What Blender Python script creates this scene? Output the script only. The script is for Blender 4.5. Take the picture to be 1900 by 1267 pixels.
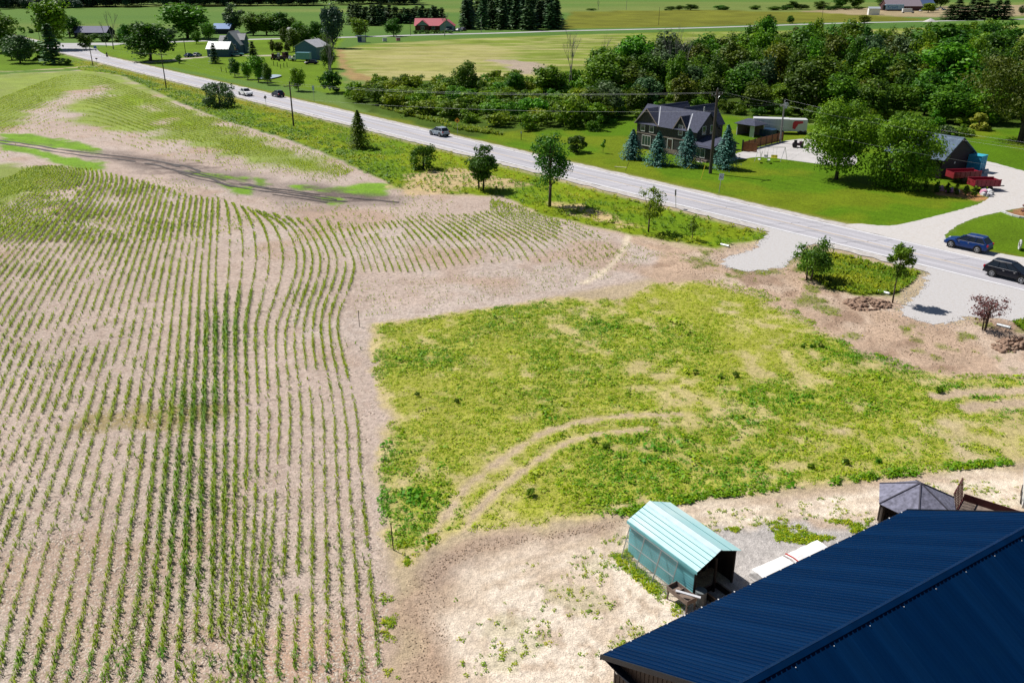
import bpy, math, random
import numpy as np
from mathutils import Vector, Matrix

for o in list(bpy.data.objects): bpy.data.objects.remove(o)
SC = bpy.context.scene
COL = SC.collection
RAD = math.radians

# ------------------------------------------------------------------ camera
CAM_H = 28.0
FPX = 1600.0                                   # focal length in pixels of a 1900 px wide frame
PITCH = math.atan((633.5 + 45.0) / FPX)
cam_d = bpy.data.cameras.new("camera")
cam = bpy.data.objects.new("camera", cam_d)
COL.objects.link(cam)
cam.location = (0, 0, CAM_H)
cam.rotation_euler = (math.pi / 2 - PITCH, 0, 0)
cam_d.sensor_width = 36.0
cam_d.lens = 36.0 * FPX / 1900.0
cam_d.clip_start = 0.5
cam_d.clip_end = 9000
SC.camera = cam
SC.render.resolution_x, SC.render.resolution_y = 1024, 682

# ------------------------------------------------------------------ sky and sun
SUN_EL = RAD(53)
SUN_AZ = math.atan2(-0.83, 0.56)               # clockwise from +Y
S = Vector((math.sin(SUN_AZ) * math.cos(SUN_EL), math.cos(SUN_AZ) * math.cos(SUN_EL), math.sin(SUN_EL)))
W = bpy.data.worlds.new("World"); SC.world = W; W.use_nodes = True
wn = W.node_tree.nodes; wl = W.node_tree.links
wn.clear()
sky = wn.new("ShaderNodeTexSky"); sky.sky_type = 'NISHITA'; sky.sun_disc = False
sky.sun_elevation = SUN_EL; sky.sun_rotation = SUN_AZ
sky.air_density = 1.0; sky.dust_density = 0.6; sky.ozone_density = 1.2
bgn = wn.new("ShaderNodeBackground"); bgn.inputs[1].default_value = 0.05
wo = wn.new("ShaderNodeOutputWorld")
wl.new(sky.outputs[0], bgn.inputs[0]); wl.new(bgn.outputs[0], wo.inputs[0])
sl = bpy.data.lights.new("sun", 'SUN'); sl.energy = 5.0; sl.angle = RAD(0.5); sl.color = (1.0, 0.955, 0.89)
so = bpy.data.objects.new("sun", sl); COL.objects.link(so)
so.rotation_euler = S.to_track_quat('Z', 'Y').to_euler(); so.location = (0, 0, 200)
SC.view_settings.view_transform = 'Standard'; SC.view_settings.look = 'None'
SC.view_settings.exposure = 0.12; SC.view_settings.gamma = 1.0
SC.view_settings.use_curve_mapping = False

# ------------------------------------------------------------------ survey helpers
CP, SP = math.cos(PITCH), math.sin(PITCH)
def G(u, v, z=0.0):
    """point of the level z seen at pixel (u, v) of the 1900 x 1267 photograph"""
    x = (u - 950.0) / FPX; y = (633.5 - v) / FPX
    dz = -SP + y * CP
    t = (z - CAM_H) / dz
    return Vector((x * t, (CP + y * SP) * t, z))
def GA(pts): return np.array([G(u, v)[:2] for u, v in pts])
def top_z(u, vb, vt):
    y = G(u, vb).y; k = (633.5 - vt) / FPX
    return CAM_H + y * (k * CP - SP) / (CP + k * SP)
def ppm(vb):
    y = G(950, vb).y
    return FPX / (y * CP + CAM_H * SP)
RA, RB = G(700, 241.6), G(1700, 489)
RD = (RB - RA).normalized()                    # along the main road, towards the near right
RN = Vector((-RD.y, RD.x, 0))                  # across it, away from the camera side
if RN.y < 0: RN = -RN
RANG = math.atan2(RD.y, RD.x)
LANE_W = 6.8
def road_st(x, y):
    """(distance along, distance across) with across = 0 on the near edge line"""
    return (x - RA.x) * RD.x + (y - RA.y) * RD.y, (x - RA.x) * RN.x + (y - RA.y) * RN.y
def RP(s, t, z=0.0):
    p = RA + RD * s + RN * t
    return Vector((p.x, p.y, z))

# ------------------------------------------------------------------ noise (numpy)
def _h(ix, iy, seed):
    n = (ix.astype(np.int64) * 374761393 + iy.astype(np.int64) * 668265263 + seed * 974711) & 0x7fffffff
    n = ((n ^ (n >> 13)) * 1274126177) & 0x7fffffff
    return ((n ^ (n >> 16)) & 0xffff) / 65535.0
def vnoise(x, y, seed=0):
    x = np.asarray(x, float); y = np.asarray(y, float)
    ix = np.floor(x); iy = np.floor(y); fx = x - ix; fy = y - iy
    fx = fx * fx * (3 - 2 * fx); fy = fy * fy * (3 - 2 * fy)
    a = _h(ix, iy, seed); b = _h(ix + 1, iy, seed); c = _h(ix, iy + 1, seed); d = _h(ix + 1, iy + 1, seed)
    return (a * (1 - fx) + b * fx) * (1 - fy) + (c * (1 - fx) + d * fx) * fy
def fbm(x, y, size, octv=3, seed=0):
    s = 0; a = 1; t = 0; f = 1.0 / size
    for i in range(octv):
        s = s + a * vnoise(x * f + 17.3 * i, y * f - 9.1 * i, seed + i * 31); t += a; a *= .5; f *= 2.03
    return s / t
def poly_sd(x, y, P):
    """signed distance to polygon P, inside positive"""
    P = np.asarray(P, float); n = len(P)
    d2 = np.full(x.shape, 1e18); ins = np.zeros(x.shape, bool)
    for i in range(n):
        ax, ay = P[i]; bx, by = P[(i + 1) % n]
        ex, ey = bx - ax, by - ay
        t = np.clip(((x - ax) * ex + (y - ay) * ey) / (ex * ex + ey * ey + 1e-12), 0, 1)
        dx = x - ax - t * ex; dy = y - ay - t * ey
        d2 = np.minimum(d2, dx * dx + dy * dy)
        if ay != by:
            c = ((ay > y) != (by > y)) & (x < (bx - ax) * (y - ay) / (by - ay) + ax)
            ins ^= c
    d = np.sqrt(d2)
    return np.where(ins, d, -d)
def line_d(x, y, L):
    d2 = np.full(np.shape(x), 1e18)
    for i in range(len(L) - 1):
        ax, ay = L[i]; bx, by = L[i + 1]; ex, ey = bx - ax, by - ay
        t = np.clip(((x - ax) * ex + (y - ay) * ey) / (ex * ex + ey * ey + 1e-12), 0, 1)
        dx = x - ax - t * ex; dy = y - ay - t * ey
        d2 = np.minimum(d2, dx * dx + dy * dy)
    return np.sqrt(d2)

# ------------------------------------------------------------------ materials
def new_mat(name):
    m = bpy.data.materials.new(name); m.use_nodes = True
    nt = m.node_tree; nt.nodes.clear()
    return m, nt.nodes, nt.links
def mat(name, col, rough=0.7, metal=0.0, var=0.15, size=0.5, bump=0.0, bsize=0.05, spec=0.3, coat=0.0, stretch=(1, 1, 1), dirt=None, dirt_amt=0.0):
    m, n, l = new_mat(name)
    out = n.new("ShaderNodeOutputMaterial"); b = n.new("ShaderNodeBsdfPrincipled")
    l.new(b.outputs[0], out.inputs[0])
    tc = n.new("ShaderNodeTexCoord"); mp = n.new("ShaderNodeMapping"); mp.inputs['Scale'].default_value = stretch
    l.new(tc.outputs['Object'], mp.inputs[0])
    nz = n.new("ShaderNodeTexNoise"); nz.inputs['Scale'].default_value = 1.0 / size; nz.inputs['Detail'].default_value = 4
    l.new(mp.outputs[0], nz.inputs['Vector'])
    mx = n.new("ShaderNodeMix"); mx.data_type = 'RGBA'
    c = np.array(col[:3])
    mx.inputs['A'].default_value = (*np.clip(c * (1 - var), 0, 1), 1); mx.inputs['B'].default_value = (*np.clip(c * (1 + var), 0, 1), 1)
    mr = n.new("ShaderNodeMapRange"); mr.inputs[1].default_value = .3; mr.inputs[2].default_value = .7
    l.new(nz.outputs[0], mr.inputs[0]); l.new(mr.outputs[0], mx.inputs['Factor'])
    cout = mx.outputs['Result']
    if dirt is not None:
        n2 = n.new("ShaderNodeTexNoise"); n2.inputs['Scale'].default_value = .35 / size; n2.inputs['Detail'].default_value = 6
        l.new(tc.outputs['Object'], n2.inputs['Vector'])
        r2 = n.new("ShaderNodeMapRange"); r2.inputs[1].default_value = .48; r2.inputs[2].default_value = .72; r2.inputs[4].default_value = dirt_amt
        l.new(n2.outputs[0], r2.inputs[0])
        m2 = n.new("ShaderNodeMix"); m2.data_type = 'RGBA'; m2.inputs['B'].default_value = (*dirt, 1)
        l.new(r2.outputs[0], m2.inputs['Factor']); l.new(cout, m2.inputs['A']); cout = m2.outputs['Result']
    l.new(cout, b.inputs['Base Color'])
    b.inputs['Roughness'].default_value = rough; b.inputs['Metallic'].default_value = metal
    b.inputs['Specular IOR Level'].default_value = spec; b.inputs['Coat Weight'].default_value = coat
    if bump > 0:
        n3 = n.new("ShaderNodeTexNoise"); n3.inputs['Scale'].default_value = 1.0 / bsize; n3.inputs['Detail'].default_value = 4
        l.new(mp.outputs[0], n3.inputs['Vector'])
        bp = n.new("ShaderNodeBump"); bp.inputs['Distance'].default_value = bump
        l.new(n3.outputs[0], bp.inputs['Height']); l.new(bp.outputs[0], b.inputs['Normal'])
    return m
def leaf_mat(name, dark, light, trans=0.18, rvar=0.35):
    """foliage: tint attribute per leaf, small change from plant to plant"""
    m, n, l = new_mat(name)
    out = n.new("ShaderNodeOutputMaterial")
    at = n.new("ShaderNodeAttribute"); at.attribute_name = "tint"
    mx = n.new("ShaderNodeMix"); mx.data_type = 'RGBA'
    mx.inputs['A'].default_value = (*dark, 1); mx.inputs['B'].default_value = (*light, 1)
    l.new(at.outputs['Fac'], mx.inputs['Factor'])
    oi = n.new("ShaderNodeObjectInfo")
    mr = n.new("ShaderNodeMapRange"); mr.inputs[3].default_value = 1 - rvar; mr.inputs[4].default_value = 1 + rvar
    l.new(oi.outputs['Random'], mr.inputs[0])
    hs = n.new("ShaderNodeHueSaturation"); l.new(mx.outputs['Result'], hs.inputs['Color']); l.new(mr.outputs[0], hs.inputs['Value'])
    mh = n.new("ShaderNodeMapRange"); mh.inputs[3].default_value = 0.475; mh.inputs[4].default_value = 0.525
    sc = n.new("ShaderNodeMath"); sc.operation = 'MULTIPLY'; sc.inputs[1].default_value = 7.31
    fr = n.new("ShaderNodeMath"); fr.operation = 'FRACT'
    l.new(oi.outputs['Random'], sc.inputs[0]); l.new(sc.outputs[0], fr.inputs[0]); l.new(fr.outputs[0], mh.inputs[0]); l.new(mh.outputs[0], hs.inputs['Hue'])
    b = n.new("ShaderNodeBsdfPrincipled"); b.inputs['Roughness'].default_value = .55; b.inputs['Specular IOR Level'].default_value = .25
    l.new(hs.outputs[0], b.inputs['Base Color'])
    tr = n.new("ShaderNodeBsdfTranslucent"); l.new(hs.outputs[0], tr.inputs[0])
    ms = n.new("ShaderNodeMixShader"); ms.inputs[0].default_value = trans
    l.new(b.outputs[0], ms.inputs[1]); l.new(tr.outputs[0], ms.inputs[2]); l.new(ms.outputs[0], out.inputs[0])
    return m
def glass_mat(name, col=(.02, .03, .04), rough=.08):
    return mat(name, col, rough, 0.0, .1, 1.0, spec=.8)
def paint_mat(name, col):
    return mat(name, col, .3, 0.0, .04, 2.0, spec=.25, coat=.15)

# ------------------------------------------------------------------ object helpers
def tag(o, label=None, cat=None, group=None, kind=None):
    if label: o["label"] = label
    if cat: o["category"] = cat
    if group: o["group"] = group
    if kind: o["kind"] = kind
    return o
def thing(name, label, cat, loc=(0, 0, 0), rz=0.0, group=None):
    o = bpy.data.objects.new(name, None); COL.objects.link(o)
    o.empty_display_size = 0.2
    o.location = loc; o.rotation_euler = (0, 0, rz)
    return tag(o, label, cat, group)
def link_mesh(name, me, parent=None, loc=None, rot=None, scale=None):
    o = bpy.data.objects.new(name, me); COL.objects.link(o)
    if parent: o.parent = parent
    if loc is not None: o.location = loc
    if rot is not None: o.rotation_euler = rot
    if scale is not None: o.scale = scale if hasattr(scale, '__len__') else (scale,) * 3
    return o
def dup(root, parent=None):
    c = root.copy(); COL.objects.link(c); c.parent = parent
    for ch in list(root.children): dup(ch, c)
    return c
def raw_mesh(name, V, F, m=None, smooth=False, tint=None):
    """fast mesh from arrays; F is an (n, k) int array or a list of tuples"""
    me = bpy.data.meshes.new(name)
    if isinstance(F, np.ndarray):
        n, k = F.shape
        me.vertices.add(len(V)); me.vertices.foreach_set("co", np.asarray(V, np.float32).ravel())
        me.loops.add(n * k); me.loops.foreach_set("vertex_index", F.astype(np.int32).ravel())
        me.polygons.add(n)
        me.polygons.foreach_set("loop_start", np.arange(0, n * k, k, dtype=np.int32))
        me.update(calc_edges=True)
    else:
        me.from_pydata([tuple(v) for v in V], [], F); me.update()
    if tint is not None:
        a = me.attributes.new("tint", 'FLOAT', 'POINT'); a.data.foreach_set("value", np.asarray(tint, np.float32))
    if smooth: me.polygons.foreach_set("use_smooth", np.ones(len(me.polygons), bool))
    if m: me.materials.append(m)
    return me
class MB:
    def __init__(s): s.v = []; s.f = []
    def add(s, V, F):
        o = len(s.v); s.v += [tuple(p) for p in V]; s.f += [tuple(i + o for i in f) for f in F]; return s
    def box(s, x0, x1, y0, y1, z0, z1):
        V = [(x0, y0, z0), (x1, y0, z0), (x1, y1, z0), (x0, y1, z0), (x0, y0, z1), (x1, y0, z1), (x1, y1, z1), (x0, y1, z1)]
        return s.add(V, [(0, 3, 2, 1), (4, 5, 6, 7), (0, 1, 5, 4), (1, 2, 6, 5), (2, 3, 7, 6), (3, 0, 4, 7)])
    def cbox(s, c, size, rz=0.0):
        x, y, z = size; cs, sn = math.cos(rz), math.sin(rz); V = []
        for k in (-.5, .5):
            for (a, b) in ((-.5, -.5), (.5, -.5), (.5, .5), (-.5, .5)):
                X, Y = a * x, b * y
                V.append((c[0] + X * cs - Y * sn, c[1] + X * sn + Y * cs, c[2] + k * z))
        return s.add(V, [(0, 3, 2, 1), (4, 5, 6, 7), (0, 1, 5, 4), (1, 2, 6, 5), (2, 3, 7, 6), (3, 0, 4, 7)])
    def beam(s, a, b, w, h=None):
        """square bar from a to b"""
        a = Vector(a); b = Vector(b); h = h or w
        d = (b - a).normalized(); up = Vector((0, 0, 1)) if abs(d.z) < .95 else Vector((1, 0, 0))
        u = d.cross(up).normalized() * w / 2; n = u.normalized().cross(d) * h / 2
        V = [a - u - n, a + u - n, a + u + n, a - u + n, b - u - n, b + u - n, b + u + n, b - u + n]
        return s.add(V, [(0, 1, 2, 3), (4, 7, 6, 5), (0, 4, 5, 1), (1, 5, 6, 2), (2, 6, 7, 3), (3, 7, 4, 0)])
    def tube(s, a, b, r0, r1=None, n=8, cap=True):
        a = Vector(a); b = Vector(b); r1 = r0 if r1 is None else r1
        d = (b - a).normalized(); up = Vector((0, 0, 1)) if abs(d.z) < .95 else Vector((1, 0, 0))
        u = d.cross(up).normalized(); w = u.cross(d)
        V = []
        for c, r in ((a, r0), (b, r1)):
            for i in range(n):
                t = 2 * math.pi * i / n; V.append(c + (u * math.cos(t) + w * math.sin(t)) * r)
        F = [(i, (i + 1) % n, n + (i + 1) % n, n + i) for i in range(n)]
        if cap: F += [tuple(range(n - 1, -1, -1)), tuple(range(n, 2 * n))]
        return s.add(V, F)
    def path(s, pts, rad, n=6):
        for i in range(len(pts) - 1):
            r0 = rad if not hasattr(rad, '__len__') else rad[i]
            r1 = rad if not hasattr(rad, '__len__') else rad[i + 1]
            s.tube(pts[i], pts[i + 1], r0, r1, n)
        return s
    def prism(s, P, z0, z1):
        n = len(P); V = [(x, y, z0) for x, y in P] + [(x, y, z1) for x, y in P]
        return s.add(V, [tuple(range(n - 1, -1, -1)), tuple(range(n, 2 * n))] + [(i, (i + 1) % n, n + (i + 1) % n, n + i) for i in range(n)])
    def slab(s, P, t):
        """thick sheet: polygon P (3d points) pushed down its normal by t"""
        P = [Vector(p) for p in P]; nn = (P[1] - P[0]).cross(P[2] - P[0]).normalized() * t; n = len(P)
        V = P + [p - nn for p in P]
        return s.add(V, [tuple(range(n)), tuple(range(2 * n - 1, n - 1, -1))] + [(i, n + i, n + (i + 1) % n, (i + 1) % n) for i in range(n)])
    def disc(s, c, r, axis, t, n=16):
        a = Vector(c) - Vector(axis).normalized() * t / 2; return s.tube(a, a + Vector(axis).normalized() * t, r, r, n)
    def mesh(s, name, m, smooth=False):
        return raw_mesh(name, s.v, s.f, m, smooth)
    def build(s, name, m, parent=None, smooth=False, **k):
        return link_mesh(name, s.mesh(name, m, smooth), parent, **k)
def text_mesh(txt, size, m, name="lettering"):
    cu = bpy.data.curves.new(name, 'FONT'); cu.body = txt; cu.size = size; cu.align_x = 'CENTER'; cu.align_y = 'CENTER'; cu.extrude = 0.004
    t = bpy.data.objects.new(name, cu); COL.objects.link(t)
    dg = bpy.context.evaluated_depsgraph_get(); dg.update()
    me = bpy.data.meshes.new_from_object(t.evaluated_get(dg)); me.name = name
    bpy.data.objects.remove(t); bpy.data.curves.remove(cu)
    me.materials.clear(); me.materials.append(m)
    return me

# ================================================================== GROUND
def chaikin(P, it=2, closed=True):
    P = np.asarray(P, float)
    for _ in range(it):
        Q = np.roll(P, -1, 0) if closed else P[1:]
        A = P if closed else P[:-1]
        N = np.empty((2 * len(A), 2)); N[0::2] = .75 * A + .25 * Q; N[1::2] = .25 * A + .75 * Q
        if not closed: N = np.vstack([P[:1], N, P[-1:]])
        P = N
    return P
PX = dict(
 corn=[(-900,1500),(-900,420),(-300,170),(0,139),(110,133),(165,130),(230,142),(330,190),(420,226),(540,262),(640,300),(700,328),(735,350),(830,362),(930,366),(1000,398),(1100,424),(1180,444),(1250,476),(1215,515),(1110,538),(1030,552),(870,582),(694,604),(694,700),(722,770),(700,880),(720,1000),(735,1100),(722,1200),(715,1500)],
 weeds=[(694,604),(880,575),(1040,552),(1150,558),(1212,528),(1330,520),(1420,540),(1500,590),(1600,650),(1750,690),(1960,700),(1960,848),(1700,880),(1500,905),(1300,925),(1160,955),(1000,975),(880,985),(800,1012),(750,1040),(712,1000),(702,880),(722,770),(696,700)],
 dirt=[(1150,430),(1260,462),(1340,466),(1400,455),(1440,440),(1500,462),(1490,510),(1540,530),(1660,560),(1745,608),(1800,590),(1960,590),(1960,705),(1780,696),(1650,684),(1570,636),(1480,592),(1400,552),(1320,528),(1230,524),(1190,505),(1220,470),(1150,445)],
 yard=[(1960,862),(1960,990),(1740,990),(1620,985),(1400,1000),(1330,1010),(1400,1200),(1300,1500),(740,1500),(760,1240),(750,1130),(790,1040),(880,996),(1000,985),(1160,965),(1300,935),(1500,915),(1700,888)],
 yardcore=[(1960,874),(1960,955),(1700,950),(1500,965),(1300,985),(1240,1010),(1300,1160),(1200,1500),(790,1500),(840,1220),(830,1110),(880,1060),(1030,1022),(1130,990),(1300,948),(1500,924),(1700,897)],
 gravelpatch=[(1340,985),(1430,965),(1560,975),(1640,965),(1680,960),(1600,1010),(1480,1060),(1400,1120),(1320,1130),(1290,1160),(1240,1140),(1340,1060)],
 vergenear=[(120,108),(165,114),(240,133),(420,178),(600,224),(740,259),(900,297),(1050,337),(1250,387),(1425,430),(1428,440),(1330,462),(1280,456),(1180,440),(1000,397),(930,364),(830,360),(735,348),(640,298),(540,260),(420,224),(330,188),(230,140),(150,131)],
 straw=[(735,345),(770,320),(850,311),(950,328),(990,340),(960,350),(860,345),(815,358),(760,362)],
 straw2=[(1020,378),(1080,380),(1140,400),(1190,425),(1150,425),(1060,392)],
 patch=[(1495,465),(1560,470),(1640,492),(1706,505),(1690,525),(1660,545),(1600,548),(1540,538),(1510,520),(1480,502)],
 verge4=[(1880,565),(1960,560),(1960,620),(1900,615),(1870,590)],
 houselawn=[(860,252),(960,240),(1090,232),(1180,212),(1330,212),(1500,232),(1700,228),(1800,238),(1960,236),(1960,345),(1900,318),(1810,296),(1850,345),(1832,372),(1700,418),(1640,423),(1500,401),(1300,353),(1100,306),(960,276)],
 lawn2=[(1752,434),(1800,407),(1860,393),(1900,402),(1980,410),(1980,490),(1850,472),(1760,452)],
 farmlawn=[(130,92),(240,83),(465,74),(640,72),(625,90),(628,140),(650,178),(560,165),(420,145),(300,120),(200,100)],
 leftlawn=[(-200,130),(-200,80),(60,90),(110,98),(165,116),(150,128),(0,134)],
 hay=[(622,92),(690,82),(850,73),(1000,67),(1100,64),(1250,60),(1420,58),(1600,55),(1980,45),(1980,130),(1500,135),(1170,135),(1000,162),(760,168),(700,160),(652,140),(628,112)],
 haytan=[(640,98),(760,86),(900,84),(960,98),(920,120),(1000,150),(760,160),(690,150),(650,125)],
 haygravel=[(905,112),(960,113),(1005,120),(1000,140),(965,138),(930,122)],
 hayedge=[(620,92),(634,90),(645,125),(700,150),(760,160),(700,166),(640,140)],
 north=[(1036,54),(1060,22),(1300,19),(1600,26),(1745,39),(1500,43),(1260,51)],
 bush=[(640,170),(720,150),(880,150),(1000,150),(1100,150),(1200,130),(1960,125),(1960,238),(1700,230),(1500,228),(1330,212),(1180,214),(1090,236),(960,246),(860,252),(780,232),(690,206),(645,190)],
 farmyard=[(1480,22),(1600,15),(1980,8),(1980,28),(1750,34),(1640,30)],
 dg1=[(-300,330),(-300,160),(0,139),(170,130),(240,145),(330,193),(420,228),(360,240),(240,192),(185,160),(120,172),(60,205),(0,250),(-100,300)],
 dg2=[(125,200),(180,178),(245,178),(310,215),(290,246),(200,240),(150,228)],
 dg3=[(300,215),(450,248),(600,298),(640,322),(560,320),(420,288),(300,252)],
 dg4=[(-300,400),(0,300),(60,312),(90,330),(0,392),(-300,560)],
 deadpatch=[(120,795),(185,762),(330,752),(420,748),(430,770),(345,795),(260,802)],
 rust=[(430,1300),(440,1170),(560,1130),(700,1150),(730,1300)],
 brownedge=[(732,1110),(770,1060),(835,1100),(838,1180),(812,1300),(735,1300)],
 lip=[(785,1062),(800,1030),(880,998),(1000,986),(1110,970),(1150,968),(1100,992),(980,1010),(880,1036),(810,1085)],
 gA1=[(0,249),(60,250),(130,262),(190,278),(185,287),(120,278),(40,268),(0,266)],
 gA2=[(0,266),(60,276),(110,290),(190,300),(200,318),(120,312),(60,288),(0,280)],
 gB1=[(345,317),(400,321),(455,330),(450,336),(400,331),(350,322)],
 gB2=[(405,340),(460,348),(465,360),(430,356)],
 gB3=[(535,340),(600,348),(700,338),(735,342),(722,362),(690,368),(640,358),(560,354)],
 gB4=[(575,362),(640,368),(640,380),(600,376)],
 gB5=[(475,330),(485,332),(492,348),(480,344)],
 muddy=[(140,275),(260,288),(420,318),(600,340),(740,362),(730,380),(600,386),(430,352),(300,322),(190,300)],
)
PW = {k: GA(v) for k, v in PX.items()}
DRIVE_PX = dict(
 house=[(1560,418),(1590,414),(1650,421),(1700,410),(1800,385),(1832,372),(1846,352),(1826,330),(1790,312),(1800,298),(1830,298),(1900,318),(1980,338),(1980,374),(1890,386),(1862,392),(1800,406),(1757,430),(1750,444),(1768,455),(1860,471),(1990,494),(1990,510),(1860,490),(1760,466),(1640,438)],
 apronA=[(1436,410),(1452,415),(1530,436),(1545,442),(1512,452),(1496,458),(1488,466),(1450,496),(1432,500),(1392,505),(1366,500),(1338,491),(1336,486),(1352,477),(1398,462),(1414,448),(1424,436)],
 apronB=[(1712,480),(1740,486),(1960,542),(1990,560),(1960,590),(1915,596),(1880,598),(1850,590),(1800,586),(1770,596),(1745,604),(1710,596),(1680,586),(1666,576),(1682,560),(1704,545),(1716,524),(1722,508)],
 court=[(1345,290),(1378,282),(1450,262),(1505,256),(1590,282),(1590,312),(1530,306),(1470,298),(1410,290),(1370,297)],
 walk=[(1288,302),(1300,293),(1345,288),(1372,290),(1368,299),(1330,301)],
)
DRIVE = {k: chaikin(GA(v), 1 if 'apron' in k else 2) for k, v in DRIVE_PX.items()}
SIDE_PX = [(-150,77),(0,80),(120,82),(240,81.5),(313,78.5),(465,73.5),(640,70),(774,65.5),(947,61.5),(1034,58),(1260,53.5),(1414,48.5),(1539,44),(1726,40),(1900,36),(2100,32)]
SIDE = chaikin(GA(SIDE_PX), 2, closed=False)
FARMDRIVE = chaikin(GA([(250,114),(300,115),(340,109),(400,105),(470,104),(520,104),(545,108)]), 2, False)
LANE = chaikin(GA([(-200,143),(0,134),(80,130.5),(150,125.5),(190,118)]), 2, False)
SANDPATH = chaikin(GA([(1165,440),(1158,462),(1140,490),(1110,513),(1085,527)]), 2, False)
TRK_A = chaikin(GA([(795,1000),(830,955),(860,905),(920,860),(1000,806),(1060,786),(1150,770),(1260,769)]), 2, False)
TRK_B = chaikin(GA([(862,985),(885,945),(940,895),(1000,850),(1060,815),(1120,803),(1200,796)]), 2, False)
TRK_R1 = chaikin(GA([(1740,735),(1800,728),(1960,722)]), 2, False)
TRK_R2 = chaikin(GA([(1790,757),(1850,750),(1960,745)]), 2, False)
MUD1 = chaikin(GA([(-50,255),(60,270),(130,282),(210,290),(300,300),(345,312),(420,330),(470,345),(560,357),(640,367),(740,376)]), 2, False)
MUD2 = chaikin(GA([(345,318),(420,336),(480,352),(560,362),(620,372)]), 2, False)

def flat_mask(x, y):
    s, t = road_st(x, y)
    f = np.zeros(x.shape)
    for k, P in DRIVE.items():
        c = P.mean(0); R = np.abs(P - c).max() + 6
        b = (np.abs(x - c[0]) < R) & (np.abs(y - c[1]) < R)
        if b.any():
            sd = poly_sd(x[b], y[b], P); w = np.clip((sd + 2.5) / 2.0, 0, 1)
            f[b] = np.maximum(f[b], w * w * (3 - 2 * w))
    return f
def height(x, y):
    x = np.atleast_1d(np.asarray(x, float)); y = np.atleast_1d(np.asarray(y, float))
    s, t = road_st(x, y)
    h = (fbm(x, y, 45, 2, 5) - .5) * .5 * np.clip((y - 55) / 30, 0, 1) * np.clip((420 - y) / 100, 0, 1)
    dit = -.55 * np.exp(-((t + 5.2) / 1.9) ** 2) - .4 * np.exp(-((t - 12.0) / 1.8) ** 2) * (s < 130)
    rs = np.clip((np.abs(t - 3.4) - 5.0) / 3.0, 0, 1)
    h = (h * np.clip((np.abs(t - 3.4) - 5) / 8, 0, 1) + dit) * (1 - flat_mask(x, y))
    return h - .05 * (1 - rs)
def hz(x, y): return float(height(x, y)[0])
def GH(u, v):
    p = G(u, v); p.z = hz(p.x, p.y); return p

def weed_density(x, y):
    sd = poly_sd(x, y, PW['weeds'])
    n1 = fbm(x, y, 5.5, 3, 11); n2 = fbm(x, y, 1.1, 2, 12)
    # lush top left corner and the ring inside the wheel tracks, thin towards the dirt on the right
    base = .70 + .06 * np.clip((22 - x) / 22, -1, 1)
    d = np.clip((n1 * .42 + n2 * .58 - (1 - base)) * 3.2 + .06, 0.04, .95)
    for L, w in ((TRK_A, .26), (TRK_B, .20), (TRK_R1, .5), (TRK_R2, .6)):
        dl = line_d(x, y, L); jj = (fbm(x, y, .8, 2, 61) - .5) * .55
        d = d * np.clip((dl + jj - w) / .35, 0, 1)
    return d * np.clip((sd + (n2 - .5) * 2.2) / .5, 0, 1)
def corn_density(x, y):
    n1 = fbm(x, y, 7, 3, 21); n2 = fbm(x, y, 2.2, 2, 22)
    return np.clip(.84 + (n1 * .45 + n2 * .55 - .5) * 3.6, 0.03, 1)

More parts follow.
